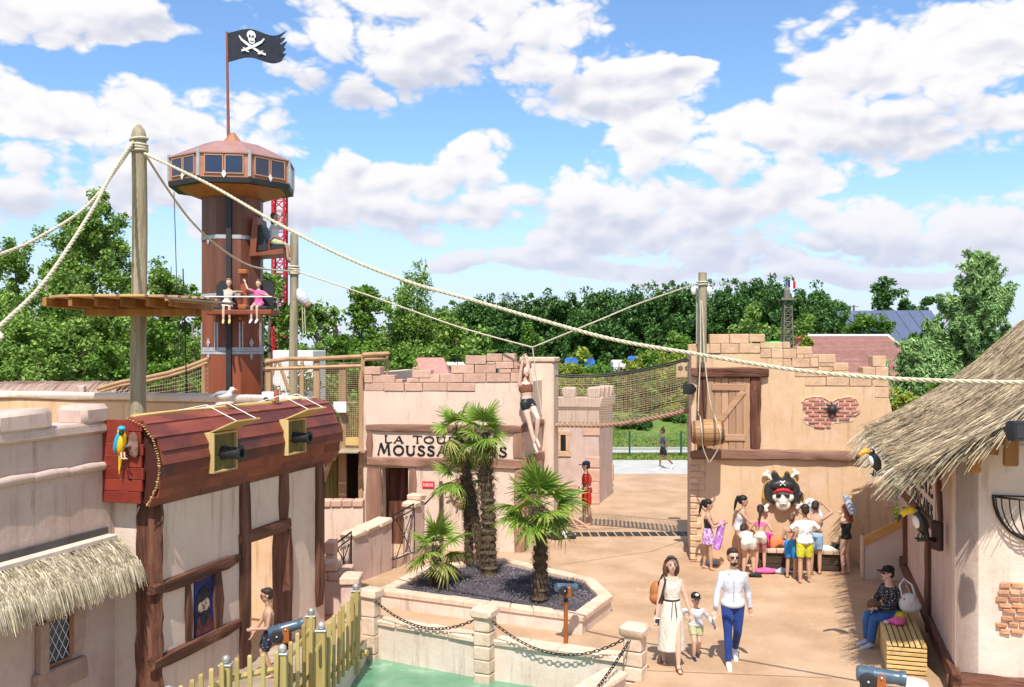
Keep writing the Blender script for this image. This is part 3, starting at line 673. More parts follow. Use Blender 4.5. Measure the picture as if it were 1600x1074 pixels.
def text(parent, s, x0, z0, h, width, y, m_, name='letter', th=.012, caps=1.0, plain=False):
    """letters fitted to the given width, standing proud of plane y; each letter an object"""
    adv = [GL[c][0]+.12 for c in s]; tot = sum(adv)-.12; sx = width/tot; x = x0
    for i, c in enumerate(s):
        hh = h*(caps if (i == 0 or s[i-1] == ' ') else 1)
        mb = MB(); k = 0
        for pts, wd in GL[c][1]:
            P_ = [Vector((x+p*sx, 0, z0+q*hh)) for p, q in pts]; ww = wd*min(sx, h*1.15)*(.95 if not plain else .8)
            L_, R_ = [], []
            for a in range(len(P_)):
                t = (P_[min(a+1, len(P_)-1)]-P_[max(a-1, 0)]).normalized(); n_ = Vector((-t.z, 0, t.x))*ww*.85
                L_.append(P_[a]+n_); R_.append(P_[a]-n_)
            yy = y-th-k*.0012; k += 1
            v_ = []
            for a in range(len(P_)):
                for q in (L_[a], R_[a]): v_.append((q.x, yy, q.z)); v_.append((q.x, y, q.z))
            fs = []
            for a in range(len(P_)-1):
                o = a*4; fs += [(o, o+2, o+6, o+4), (o, o+4, o+5, o+1), (o+2, o+3, o+7, o+6)]
            fs += [(0, 1, 3, 2), (len(v_)-4, len(v_)-2, len(v_)-1, len(v_)-3)]
            mb.add(v_, fs)
        if mb.v: mb.build(name, m_, parent)
        x += adv[i]*sx
mink = mat('black_letter_paint', (.012,.011,.012), rough=.6, bump=0, rv=0)
x_a, z_a = FT.uv(601, 692, 0); x_b, _ = FT.uv(779, 692, 0)
text(tw, 'LA TOUR DES', x_a, z_a, (692-681.5)/63.5, x_b-x_a, -.002, mink, caps=1.12)
x_a, z_a = FT.uv(591, 711, 0); x_b, _ = FT.uv(793, 711, 0)
text(tw, 'MOUSSAILLONS', x_a, z_a, (711-696)/63.5, x_b-x_a, -.002, mink, caps=1.25)
x_a, z_a = FT.uv(660, 763, 0); x_b, z_b2 = FT.uv(679, 752.5, 0)
sg = bx('exit_sign', mat('red_sign_enamel', (.62,.03,.03), rough=.4, bump=0, rv=0), x_a, x_b, -.02, 0, z_a, z_b2, None, b=.003, M=FT.M, label='small red exit sign on the pink wall right of the dark door', cat='sign')
text(sg, 'SORTIE', x_a+.025, z_a+.05, (z_b2-z_a)-.095, x_b-x_a-.05, -.022, M_['white'], th=.004, plain=True)
# ship's wheel on the wall
xw, zw = FT.uv(723, 767, -.06)
wh = thing('ship_helm', 'pinkish wooden ship wheel hung on the wall behind the palm', 'ship wheel', FT.M @ T(xw, -.09, zw))
mw = mat('pinkish_worn_wood', (.30,.17,.12), (.44,.28,.21), rough=.7, scale=5, rv=.1)
def torus(mb, r0, r1, n=28, m=8, ax='y', c=(0,0,0)):
    rings = []
    for i in range(n+1):
        a = 2*math.pi*i/n; cc_ = Vector((math.cos(a), 0, math.sin(a)))
        rings.append([Vector(c)+cc_*(r0+r1*math.cos(2*math.pi*k/m))+Vector((0, r1*math.sin(2*math.pi*k/m), 0)) for k in range(m)])
    return mb.loft(rings, cap=False)
torus(MB(), .29, .035).build('rim', mw, wh, smooth='all')
MB().lathe([(.0,-.05),(.07,-.05),(.08,0),(.07,.05),(0,.05)], 14, Matrix.Rotation(R(90), 4, 'X')).build('hub', mw, wh, smooth=True)
for i in range(8):
    a = math.pi/8+i*math.pi/4; c_, s2 = math.cos(a), math.sin(a)
    MB().tube([(c_*r_, 0, s2*r_) for r_ in (.05,.14,.24,.33,.38,.43,.46)], [.02,.028,.018,.018,.026,.022,.008], 8).build('spoke', mw, wh, smooth=True)
# ================================================================== GATE WALL
FG = Fr((4.13, 22.1, 0), -R(8))
gw = thing('ochre_gate_wall', 'tall ochre wall with stepped stone top, mock door and brick patch', 'wall', FG.M)
def Z6(x, y): return 1040+x/3.835, 420+y/3.835
xg = FG.x(1397)
body = [Z6(135,510),Z6(570,510),Z6(570,535),Z6(636,535),Z6(636,585),Z6(776,585),Z6(776,650),Z6(836,650),Z6(836,706),Z6(1255,706),Z6(1255,774),Z6(1338,774)]
pts = [(0, 0)]+[(max(0, FG.uv(u, v)[0]), FG.uv(u, v)[1]) for u, v in body]
pts[1] = (0, pts[1][1]); xtop = pts[-1][0]; pts += [(xtop+.0, pts[-1][1]-.0), (xg, pts[-1][1]-.5), (xg, 0)]
MB().prism(pts, 0, .45).build('wall', M_['plasterA'], gw)
bx('wall', M_['plasterC'], 0.0, .45, .45, 2.2, 0, 5.0, gw, b=0)
rects = [(265,393,384,450),(385,390,500,448),(501,392,595,440),(135,452,213,509),(214,450,264,509),(265,451,331,508),(331,449,440,508),(440,448,567,507),(568,441,703,477),(703,438,748,478),
 (568,479,635,534),(636,479,704,536),(704,480,784,537),(785,466,878,512),(785,513,830,536),(636,538,703,585),(703,539,755,590),(756,538,865,592),(866,535,917,590),(830,514,920,536),(917,512,1020,565),
 (776,593,914,649),(915,590,1005,620),(917,566,1010,589),(1006,565,1098,613),(836,651,962,704),(963,648,1102,704),(915,621,1003,648),(1004,614,1100,647),(1100,625,1180,651),
 (1103,652,1236,706),(1180,590,1259,650),(1260,588,1337,650),(1241,522,1323,586),(1237,652,1338,708),(1255,710,1338,774)]
stones_uv(gw, FG, rects, -.016, .48, M_['stoneO'], off=(1040,420), k=3.835)
# filling behind steps so that no sky shows between odd stones
for z_a_, z_b_, x_a_, x_b_ in ((480,512,575,880),(540,590,640,910),(590,650,780,1000),(620,650,920,1095)):
    (xa_, za_), (xb_, zb_) = FG.uv(*Z6(x_a_, z_a_)), FG.uv(*Z6(x_b_, z_b_))
    bx('wall', M_['plasterA'], xa_, xb_, .03, .40, zb_, za_-.02, gw, b=0)
xq = FG.x(1077); 
for k in range(17):                                       # quoins down the left corner
    v_ = 717+k*9.9
    z1_ = FG.uv(1085, v_)[1]; z0_ = FG.uv(1085, v_+9.6)[1]
    if z0_ < 0: z0_ = 0
    bx('quoin', M_['stoneO'], -.03, (.30 if k % 2 == 0 else .17)*(1 if k < 7 else .75), -.035, .3, z0_+.006, z1_-.006, gw, b=.02, j=.008)
for k in range(6):
    z1_ = 2.2-k*.34
    bx('quoin', M_['stoneO'], xg-(.1 if k % 2 else .2), xg+.02, -.03, .3, z1_-.2, z1_, gw, b=.03, j=.01)
rough_beam('crossbeam', M_['beamTx'], gw, -.03, FG.x(1374), -.11, .05, FG.uv(1225,719)[1], FG.uv(1225,703)[1], seg=.3, j=.02, b=.03)
def gx(x, y, yy=0): return FG.uv(*Z6(x, y), yy)
def gbeam(name, x0, y0, x1, y1, d=.1, m_='beamT', j=.014):
    a, zt_1 = gx(x0, y0, -d); c, zb_1 = gx(x1, y1, -d)
    hz = abs(c-a) > abs(zt_1-zb_1)
    return rough_beam(name, M_[m_+('x' if hz else '')], gw, a, c, -d, .03, zb_1, zt_1, seg=.2, j=j)
gbeam('lintel', 155, 592, 620, 652, .14, 'beam'); gbeam('post', 508, 653, 572, 1085, .1, 'beam'); gbeam('post', 188, 653, 245, 1085, .1, 'beam')
dw = mat('pinkish_old_board', (.36,.20,.11), (.50,.31,.19), (.43,.25,.145), rough=.8, scale=4, bump=.9, bs=9, dist=.02, st=(1,1,.12), rv=.16)
dwx = mat('pinkish_old_board_x', (.36,.20,.11), (.50,.31,.19), (.43,.25,.145), rough=.8, scale=4, bump=.9, bs=9, dist=.02, st=(.12,1,1), rv=.16)
a, zt_1 = gx(247, 655, -.04); c, zb_1 = gx(508, 1085, -.04)
door = thing('wooden_door', 'weathered plank door with diagonal brace in the ochre wall', 'door', FG.M)
n_ = 6
for i in range(n_):
    w_ = (c-a)/n_; bx('plank', dw, a+i*w_+.004, a+(i+1)*w_-.004, -.045-rnd.uniform(0,.012), 0, zb_1, zt_1, door, b=.006, j=.003)
def brd(x0, y0, x1, y1, wd, d=.085):
    (p, q), (r_, s_) = gx(x0, y0, -d), gx(x1, y1, -d)
    L_ = math.hypot(r_-p, s_-q); an = math.atan2(s_-q, r_-p)
    mb = MB(); mb.box(0, L_, -d, -.045, -wd/2, wd/2, .008, .004, M=Matrix.Translation((p, 0, q)) @ Matrix.Rotation(-an, 4, 'Y'))
    mb.build('brace', dwx, door)
brd(276, 710, 476, 712, .15); brd(470, 735, 325, 915, .13, .082); brd(330, 1012, 478, 1014, .15)
# heart-shaped brick patch and its cannon ball
hp = [(818,800),(835,778),(880,768),(940,770),(990,800),(1035,778),(1100,768),(1140,780),(1162,815),(1160,860),(1130,880),(1125,915),(1010,925),(990,955),(890,950),(840,930),(818,900),(850,870),(820,845)]
hq = [gx(*p) for p in hp]
MB().prism(hq, -.012, .0).build('mortar_patch', M_['stoneP'], gw)
MB().tube([(p[0], -.015, p[1]) for p in hq[:11]], .022, 6).build('torn_plaster_edge', M_['stoneO'], gw, smooth=True)
def inside(x, y, poly):
    r_ = False; n_ = len(poly)
    for i in range(n_):
        (x1, y1), (x2, y2) = poly[i], poly[(i+1) % n_]
        if (y1 > y) != (y2 > y) and x < (x2-x1)*(y-y1)/(y2-y1)+x1: r_ = not r_
    return r_
mbk = mat('red_weathered_brick', (.40,.14,.10), (.55,.27,.21), rough=.9, scale=9, bump=.6, bs=20, dist=.01, rv=.15, stain=((.62,.42,.36), 7, .55, .7, .6))
zh0, zh1 = min(p[1] for p in hq), max(p[1] for p in hq); row = 0; z_ = zh0+.01
while z_ < zh1-.04:
    x_ = hq[0][0]-.3+(row % 2)*.15
    while x_ < hq[8][0]+.1:
        xs_ = [x_+.02+.23*t/8 for t in range(9)]
        ok = [q for q in xs_ if inside(q, z_+.015, hq) and inside(q, z_+.06, hq)]
        if len(ok) > 2: bx('brick', mbk, ok[0], ok[-1], -.035-rnd.uniform(0,.01), -.005, z_, z_+.066, gw, b=.008, j=.005)
        x_ += .27
    z_ += .085; row += 1
xb_, zb_ = gx(995, 843)
cb = thing('cannon_ball', 'black cannon ball lodged in the brick patch of the ochre wall', 'cannon ball', FG.M @ T(xb_, -.07, zb_))
MB().ell((0,0,0), .105, 18, 12).build('ball', M_['black'], cb, smooth='all')
for i in range(9):
    a_ = i*.7+.2; MB().tube([(math.cos(a_)*.06, .02, math.sin(a_)*.06), (math.cos(a_)*.17, .03, math.sin(a_)*.15), (math.cos(a_+.1)*.25, .03, math.sin(a_+.1)*.2)], [.02,.012,.003], 5).build('crack', M_['black'], cb)
# ================================================================== RIGHT BUILDING (tavern)
FB = Fr((6.3, 13.64, 0), -TH)
FR = Fr((6.3, 13.64, 0), -math.pi/2-TH)
tv = thing('thatched_tavern', 'plastered tavern with a big thatched gable roof at the right edge', 'house', FB.M)
bx('wall', M_['plasterD'], 0, 3.2, 0, .3, 0, 3.55, tv, b=0)
MB().prism([(0,3.55),(3.2,3.55),(3.2,5.2),(2.6,4.9),(1.2,3.9),(.4,3.58)], .02, .3).build('gable', M_['plasterD'], tv)
fr_l = Matrix(FB.M).inverted() @ FR.M
Ltv = 7.9
def side(name, m_, x0, x1, y0, y1, z0, z1, b=0, rough=False, **kw):
    if rough:
        o = rough_beam(name, m_, tv, x0, x1, y0, y1, z0, z1, seg=.3); o.matrix_local = fr_l; return o
    return bx(name, m_, x0, x1, y0, y1, z0, z1, tv, b=b, M=fr_l, **kw)
side('wall', M_['plasterC'], -Ltv, 0.0, .002, .3, 0, 3.3)
rough_corner = rough_beam('plinth', M_['beamx'], tv, -.12, 3.2, -.09, .05, 0, .30, seg=.25, j=.02, b=.03)
def sx(u): return FR.x(u)
def sdz(u, v): return FR.uv(u, v)[1]
# inclined and upright timbers on the lane side
def side_bar(u0, v0, u1, v1, wd, d=.06):
    (p, q), (r_, s_) = FR.uv(u0, v0, -d), FR.uv(u1, v1, -d)
    L_ = math.hypot(r_-p, s_-q); an = math.atan2(s_-q, r_-p)
    mb = MB(); rings = []
    n = max(2, int(L_/.3))
    for i in range(n+1):
        rings.append([Vector((L_*i/n, yy, zz))+Vector((0, rnd.uniform(-.008,.008), rnd.uniform(-.012,.012))) for yy, zz in ((-d,-wd/2+.015),(-d,wd/2-.015),(-d+.02,wd/2),(.02,wd/2),(.02,-wd/2),(-d+.02,-wd/2))])
    mb.loft(rings)
    Mx = Matrix.Translation((p, 0, q)) @ Matrix.Rotation(-an, 4, 'Y')
    mb.build('timber', M_['beamx'], tv, smooth=True, M=fr_l @ Mx)
side_bar(1406, 768, 1464, 832, .17); side_bar(1411, 793, 1411.5, 880, .22, .07); side_bar(1446, 845, 1446, 985, .3, .07)
side_bar(1398, 862, 1490, 1068, .22, .08); side_bar(1462, 735, 1466, 815, .14, .065)
# name board letters on the lane side
lp = FR.uv(1408, 735, -.002)[0], FR.uv(1462, 735, -.002)[0]
z_n0, z_n1 = FR.uv(1455, 774)[1], FR.uv(1455, 738)[1]
ln_ = thing('name_board', 'pale board with upright black lettering under the thatch eave', 'sign', FR.M)
bx('board', M_['plasterD'], lp[0], lp[1], -.02, 0, z_n0-.5, z_n1+.06, ln_, b=.005)
hN = .30
text(ln_, 'TAVERNE', lp[0]+.1, z_n0+.0, hN, lp[1]-lp[0]-.2, -.022, mink)
text(ln_, 'DES TOUCANS', lp[0]+.5, z_n0-.38, .24, lp[1]-lp[0]-.65, -.022, mink)
# thatched roof: curved section, ridge parallel to the lane
ORG = Vector((5.22, 13.05, 0)); Dp = Vector((.959, -.283, 0)); Dl = Vector((.283, .959, 0))
SEC = [(.12,3.20),(.5,3.42),(1.0,3.70),(1.57,4.05),(2.2,4.55),(2.8,5.1),(3.15,5.45),(3.4,5.62),(3.75,5.7),(4.2,5.55),(5.0,4.8),(7.4,3.25)]
Lr = 7.9
def sec(t):
    for (a, b_), (c, d) in zip(SEC, SEC[1:]):
        if a <= t <= c: return b_+(d-b_)*(t-a)/(c-a)
    return SEC[-1][1]
def roof_pt(t, l, up=0): return ORG+Dp*t+Dl*l+Vector((0, 0, sec(t)+up-.0))
rf = thing('thatched_roof', 'big weathered thatched gable roof over the tavern on the right', 'roof', I4())
rb = MB(); rings = []
for l in (0.12, 2, 4, 6, Lr):
    rings.append([roof_pt(t, l + (0 if t > .01 else 0), -.03) for t, _ in SEC]+[roof_pt(t, l, -.2) for t, _ in SEC[::-1]])
rb.loft(rings, cap=True)
rb.build('thatch_base', M_['strawbase'], rf)
sm = MB(); rr = random.Random(5)
for i in range(34000):
    t = rr.uniform(.22, 4.1); l = rr.uniform(-.02, Lr+.05)
    if rr.random() < .16: l = rr.uniform(-.02, .5)
    if t < .5: t = rr.uniform(.22, .6)
    p = roof_pt(t, l, rr.uniform(-.01, .05))
    t2 = max(0, t-.3); d = (roof_pt(t2, l)-roof_pt(t+.001, l)) if t > .02 else Vector((-.9, .27, -.45))
    d.normalize()
    if t < .4: l = min(l, Lr-.1)
    d = d + Dl*(-.30+rr.gauss(0, .22)) + Vector((0, 0, rr.gauss(.05, .07)))
    straw(sm, p, d, rr.uniform(.22, .48)*(.5 if t < .35 else 1), rr.uniform(.009, .021), 2, .08, r=rr)
sm.build('straw', M_['straw2'], rf, kind='stuff', fix=False)
sm = MB()
for i in range(1900):      # long loose straws hanging over the near rake and the eave
    if rr.random() < .72:
        t = rr.uniform(.25, 3.4); p = roof_pt(max(t, 0), rr.uniform(-.05, .25), rr.uniform(-.12, .04)); d = -Dl*rr.uniform(.15, .6)-Dp*rr.uniform(.8, 1.3)+Vector((0, 0, -.42+rr.gauss(0, .12)))
    else:
        l = rr.uniform(0, Lr); p = roof_pt(rr.uniform(.2, .35), l, rr.uniform(-.12, .03)); d = -Dp-Dl*rr.uniform(0, .6)+Vector((0, 0, -.35+rr.gauss(0, .12)))
    straw(sm, p, d, rr.uniform(.3, .62)*(.45 if t < .5 else 1), rr.uniform(.014, .026), 4, .4, r=rr)
sm.build('fringe', M_['straw'], rf, kind='stuff', fix=False)
# rafters / log ends under the gable
mlog = mat('honey_log', (.20,.085,.02), (.40,.20,.06), (.30,.135,.035), rough=.6, scale=4, bump=.4, bs=12, st=(1,1,.15), rv=.15)
for i, t in enumerate((1.05,1.25,1.5,1.72,1.98,2.2,2.45,2.7,2.95,3.2)):
    zt_1 = sec(t)-.2; hh = (.34,.2,.5,.3,.42,.38,.5,.4,.45,.4)[i]
    p = ORG+Dp*t+Dl*.45
    MB().box(-.09, .09, -.06, .06, -hh, 0.1, .02, .01, M=Matrix.Translation((p.x, p.y, zt_1)) @ Matrix.Rotation(-TH, 4, 'Z')).build('rafter_end', mlog, rf)
# brick patch on the gable wall
def bpatch():
    rows = [(1562,910),(1560,921),(1556,932),(1560,942),(1566,950),(1564,962),(1556,972),(1562,982)]
    for k, (ustart, v) in enumerate(rows):
        u = ustart
        while u < 1640:
            w_ = rnd.uniform(16, 24)
            a_, z1_ = FB.uv(u, v); c_, z0_ = FB.uv(u+w_-2, v+8.5)
            bx('brick', mat('orange_old_brick', (.44,.20,.10), (.60,.34,.20), rough=.9, scale=7, bump=.8, bs=15, dist=.02, rv=.15), a_, c_, -.03-rnd.uniform(0,.015), .01, z0_, z1_, tv, b=.015, j=.008)
            u += w_
bpatch()
# black iron half-basket on the wall
ib = thing('iron_basket', 'black wrought iron half-round wall basket on the tavern gable', 'wall basket', FB.M)
xa, za = FB.uv(1551, 774); 
Rb = .55; xc = xa+Rb
def bpt(a, ph): # a around the front rim (0..pi), ph 0 rim .. 1 bottom
    r_ = Rb*math.cos(ph*math.pi/2); return Vector((xc-math.cos(a)*r_, -math.sin(a)*r_*.62-.02, za-.62*math.sin(ph*math.pi/2)))
MB().tube([bpt(math.pi*i/20, 0) for i in range(21)], .016, 6).build('rim', M_['iron'], ib, smooth=True)
MB().tube([(xa, -.02, za), (xa+2*Rb, -.02, za)], .012, 6).build('back_bar', M_['iron'], ib)
for k in range(13):
    a_ = math.pi*k/12
    MB().tube([bpt(a_, j_/7) for j_ in range(8)], .010 if k not in (0, 12) else .018, 5).build('bar', M_['iron'], ib, smooth=True)
# ---- stair flank right of the ochre wall
FW = Fr((8.0, 20.55, 0), -R(8))
FW.O = Vector(((1350-U0)*20.4/F, 20.4, 0)); FW = Fr(FW.O, -R(8))
sw = thing('stair_wall', 'low pink stair wall with a sloping wooden handrail by the tavern', 'wall', FW.M)
z0_ = FW.uv(1351, 853)[1]; z1_ = FW.uv(1400, 828)[1]; x1_ = FW.x(1400); ext = 1.6
sl = (z1_-z0_)/x1_
MB().prism([(0,0),(ext,0),(ext,z0_+sl*ext),(0,z0_)], 0, .12).build('wall', M_['plasterB'], sw)
MB().prism([(0,z0_),(ext,z0_+sl*ext),(ext,z0_+sl*ext+.21),(0,z0_+.19)], -.03, .03).build('handrail_board', mat('varnished_orange_board', (.50,.24,.07), (.62,.34,.12), rough=.5, scale=4, st=(.15,1,1), bs=16), sw)
bx('end_post', M_['stoneP'], -.05, .0, -.03, .15, 0, z0_+.2, sw, b=.01)
for k in range(5):
    bx('step', M_['plasterD'], .15+k*.3, .47+k*.3, .12, 1.2, 0, .18*(k+1), sw, b=.01)
# ================================================================== SMALL BATTLEMENTED TOWER behind the passage
Yk = 30.2; Xk = (936-U0)*Yk/F
FK = Fr((Xk, Yk, 0), -R(8)); FKs = Fr((Xk, Yk, 0), math.pi/2-TH)
kt = thing('battlement_tower', 'small pale battlemented tower beyond the rope net bridge', 'tower', FK.M)
Wk = 1.95; Dk = 2.4; Zk = 3.05
mk = M_['plasterC']
bx('wall', mk, -Wk, 0, 0, .5, 0, Zk, kt, b=0)
kl = Matrix(FK.M).inverted() @ FKs.M
bx('wall', mk, 0, Dk, .01, .4, 0, Zk, kt, b=0, M=kl)
def kb(name, m_, x0, x1, y0, y1, z0, z1, M=None): bx(name, m_, x0, x1, y0, y1, z0, z1, kt, b=.03, j=.008, M=M, smooth=True)
kb('parapet', mk, -Wk, .08, -.08, .42, Zk, Zk+.32); kb('parapet', mk, -.08, Dk, -.08, .42, Zk, Zk+.32, kl)
for k in range(3): kb('merlon', mk, .05-.42-k*.78, .05-k*.78, -.08, .40, Zk+.3, Zk+.62)
for k in range(3): kb('merlon', mk, .35+k*.75, .75+k*.75, -.08, .40, Zk+.3, Zk+.62, kl)
kw0, kw1 = FK.x(876), FK.x(884); kz1, kz0 = FK.uv(880, 680)[1], FK.uv(880, 705)[1]
w_ = bx('window', M_['dark'], kw0, kw1, -.015, .0, kz0, kz1, kt, b=0)
for q in ((kw0-.13, kw0, kz0, kz1), (kw1, kw1+.14, kz0, kz1), (kw0-.13, kw1+.14, kz1, kz1+.14), (kw0-.16, kw1+.17, kz0-.17, kz0)):
    bx('surround_stone', M_['stoneO'], q[0]+.004, q[1]-.004, -.04, 0, q[2]+.004, q[3]-.004, kt, b=.012, j=.005)
for (x0, x1, z0, z1) in ((-.52,.02,2.15,2.45),(-.42,.02,1.15,1.5),(-.3,.02,.7,1.1),(-.48,.02,.35,.7),(-.75,.02,0,.35),(-1.0,-.5,.3,.6)):
    bx('quoin', M_['stone'], x0, x1, -.03, .1, z0+.005, z1-.005, kt, b=.015, j=.008)
bx('quoin', M_['stone'], Dk-.12, Dk+.03, -.03, .1, .45, 1.0, kt, b=.015, M=kl)
# ================================================================== PLAZA DETAILS
dr = thing('drain', 'long drain of dark grating panels across the sandy floor', 'drain', FG.M @ T(0, 0, 0))
dg = mat('dark_grating', (.035,.028,.02), (.06,.05,.035), rough=.6, bump=.6, bs=90, dist=.01, rv=.15)
pa, pb = G(893, 835.5), G(1078, 834.5)
dM = Matrix.Translation(pa) @ Matrix.Rotation(math.atan2(pb.y-pa.y, pb.x-pa.x), 4, 'Z'); dr.matrix_local = dM
Ld = (pb-pa).length; n_ = 14; wd_ = Ld/n_
mbg = MB()
for k in range(3): mbg.box(0, wd_*.80, -.28+k*.2, -.28+k*.2+.15, .002, .012, .003)
for k in range(9): mbg.box(wd_*.08*k+.01, wd_*.08*k+.04, -.28, .27, .0015, .010, 0)
gme = mbg.mesh('grating_panel', dg)
for k in range(n_): link('grating_panel', gme, dr, T(k*wd_+.06, 0, 0))
for (u0, v0, u1, v1, nm) in ((1079, 841, 1018, 862, 0), (1018, 862, 880, 882, 0), (1005, 1048, 1300, 1060, 0)):
    a_, b_ = G(u0, v0), G(u1, v1); d_ = b_-a_
    bx('floor_joint', mat('joint_brown', (.16,.09,.05), rough=.9, rv=0, bump=0), 0, d_.length, -.008, .008, .001, .003, None, b=0, M=Matrix.Translation(a_) @ Matrix.Rotation(math.atan2(d_.y, d_.x), 4, 'Z'), kind='structure')
# ---- palm bed
bed = thing('palm_bed', 'raised six-sided planter of pale stone filled with dark gravel', 'planter', I4())
bo = [Vector((-2.56,18.2,0)), Vector((1.22,16.4,0)), Vector((1.87,17.8,0)), Vector((1.66,19.1,0)), Vector((-.14,21.0,0)), Vector((-1.82,20.4,0))]
def inset(poly, d):
    n_ = len(poly); res = []
    for i in range(n_):
        p0, p1, p2 = poly[i-1], poly[i], poly[(i+1) % n_]
        e1, e2 = (p1-p0).normalized(), (p2-p1).normalized()
        n1, n2 = Vector((-e1.y, e1.x, 0)), Vector((-e2.y, e2.x, 0))
        m_ = (n1+n2).normalized(); res.append(p1+m_*(d/max(.3, m_.dot(n1))))
    return res
ib_, o2 = inset(bo, .26), inset(bo, .03)
mb = MB(); i2 = inset(bo, .23)
n_ = 6
mb.add([(p.x,p.y,0) for p in o2]+[(p.x,p.y,.24) for p in o2]+[(p.x,p.y,.24) for p in i2]+[(p.x,p.y,.05) for p in i2],
       [(i,(i+1)%n_,(i+1)%n_+n_,i+n_) for i in range(n_)]+[(i+n_,(i+1)%n_+n_,(i+1)%n_+2*n_,i+2*n_) for i in range(n_)]+[(i+2*n_,(i+1)%n_+2*n_,(i+1)%n_+3*n_,i+3*n_) for i in range(n_)])
mb.build('bed_wall', M_['plasterD'], bed)
for i in range(n_):
    a_, b_ = bo[i], bo[(i+1) % n_]; c_, d_ = ib_[i], ib_[(i+1) % n_]
    m_ = max(1, round((b_-a_).length/.48))
    for k in range(m_):
        q = [a_.lerp(b_, k/m_), a_.lerp(b_, (k+1)/m_), c_.lerp(d_, (k+1)/m_), c_.lerp(d_, k/m_)]
        cen = sum(q, Vector())/4; g_ = .985; h_ = .325+rnd.uniform(-.008,.008); bv = .02
        lo = [cen+(p-cen)*g_ for p in q]; hi = [cen+(p-cen)*(g_-.07) for p in q]
        mb = MB(); r1 = [Vector((p.x,p.y,.235)) for p in lo]; r2 = [Vector((p.x,p.y,h_-bv)) for p in lo]; r3 = [Vector((p.x+rnd.uniform(-.008,.008),p.y,h_)) for p in hi]
        mb.loft([r1, r2, r3]); mb.build('coping_stone', M_['stoneP'], bed)
gp = inset(bo, .24); nr = 26; mb = MB(); cen = sum(gp, Vector())/6
ng = 30
for r_ in range(ng+1):
    for i in range(6):
        for k in range(10):
            p = gp[i].lerp(gp[(i+1) % 6], k/10).lerp(cen, r_/ng)
            mb.v.append((p.x, p.y, .23+.13*(1-(1-r_/ng)**2)+.015*math.sin(p.x*9)*math.cos(p.y*7)))
for r_ in range(ng):
    for k in range(60):
        a_ = r_*60+k; b_ = r_*60+(k+1) % 60; mb.f.append((a_, b_, b_+60, a_+60)); mb.m.append(0)
mb.build('gravel_fill', M_['gravel'], bed, kind='stuff', smooth='all')
mb = MB(); rr = random.Random(3)
for i in range(9000):
    t_ = rr.random(); i_ = rr.randrange(6); p = gp[i_].lerp(gp[(i_+1) % 6], rr.random()).lerp(cen, 1-math.sqrt(t_))
    z_ = .24+.13*(1-t_); s_ = rr.uniform(.012, .028)
    a3 = [Vector((rr.uniform(-1,1), rr.uniform(-1,1), rr.uniform(-.3,.6)))*s_ for _ in range(3)]
    top = Vector((p.x, p.y, z_+s_)); mb.add([Vector((p.x,p.y,z_))+a3[0], Vector((p.x,p.y,z_))+a3[1], Vector((p.x,p.y,z_))+a3[2], top], [(0,1,3),(1,2,3),(2,0,3)])
mb.build('pebbles', mat('gravel_chip', (.07,.06,.07), (.22,.19,.21), rough=.9, bump=0, rv=0, island=.5), bed, kind='stuff')
# ---- quay wall, pillars and chains
def low_wall(name, label, A, B, thick, ztop, zbot, m_wall, m_cap, lean=.5, top_fn=None):
    A, B = Vector((*A, 0)), Vector((*B, 0)); d = B-A; L_ = d.length; M = Matrix.Translation(A) @ Matrix.Rotation(math.atan2(d.y, d.x), 4, 'Z')
    t_ = thing(name, label, 'wall', M)
    bx('wall', m_wall, 0, L_, 0, thick, zbot, ztop-.07, t_, b=0)
    k = max(1, round(L_/lean))
    for i in range(k):
        bx('coping_stone', m_cap, i*L_/k+.003, (i+1)*L_/k-.003, -.04-rnd.uniform(0,.01), thick+.03, ztop-.09, ztop+rnd.uniform(-.006,.008), t_, b=.025, j=.008)
    return t_
low_wall('quay_wall', 'low pale quay wall left of the middle stone pillar', (-2.42,16.43), (-.58,15.40), .25, .28, -.9, M_['plasterD'], M_['stoneP'])
low_wall('quay_wall', 'low pale quay wall between the middle and right stone pillars', (-.30,15.28), (1.72,14.40), .25, .27, -.9, M_['plasterD'], M_['stoneP'])
low_wall('quay_wall', 'low pale quay wall running towards the camera from the right pillar', (-1.6,8.9), (1.64,13.85), .3, .25, -.9, M_['plasterD'], M_['stoneP'])
def pillar(name, label, x, y, zt_, zb_, w_, ang, m_=None, n_=5):
    t_ = thing(name, label, 'pillar', T(x, y, 0, ang), 'stone pillars of the quay')
    h = (zt_-.16-zb_)/n_
    for i in range(n_):
        q = w_/2-rnd.uniform(0,.012)
        bx('stone', m_ or M_['stoneP'], -q, q, -q, q, zb_+i*h+.003, zb_+(i+1)*h-.003, t_, b=.02, j=.006)
    bx('cap', M_['stoneP'], -w_/2-.04, w_/2+.04, -w_/2-.04, w_/2+.04, zt_-.16, zt_, t_, b=.04, j=.012, smooth=True)
    return t_
an = math.atan2(14.3-16.45, 1.92+2.45)
pillar('stone_pillar', 'pale stone pillar at the end of the picket railing', -2.40, 16.38, .82, 0-.9, .27, an)
pillar('stone_pillar', 'middle stone pillar standing in the pool with a chain on both sides', -.43, 15.27, .80, -.9, .30, an, n_=7)
pillar('stone_pillar', 'right stone pillar on the sandy floor at the corner of the chains', 1.83, 14.28, .80, -.9, .30, an, n_=7)
lk = MB(); 
rings = []
for i in range(15):
    a_ = 2*math.pi*i/14; s_ = .024 if math.cos(a_) > 0 else -.024
    c_ = Vector((math.cos(a_)*.018+s_, math.sin(a_)*.020, 0)); nr_ = Vector((math.cos(a_), math.sin(a_), 0))
    rings.append([c_+nr_*.0075*math.cos(2*math.pi*k/5)+Vector((0,0,.0075*math.sin(2*math.pi*k/5))) for k in range(5)])
lk.loft(rings, cap=False)
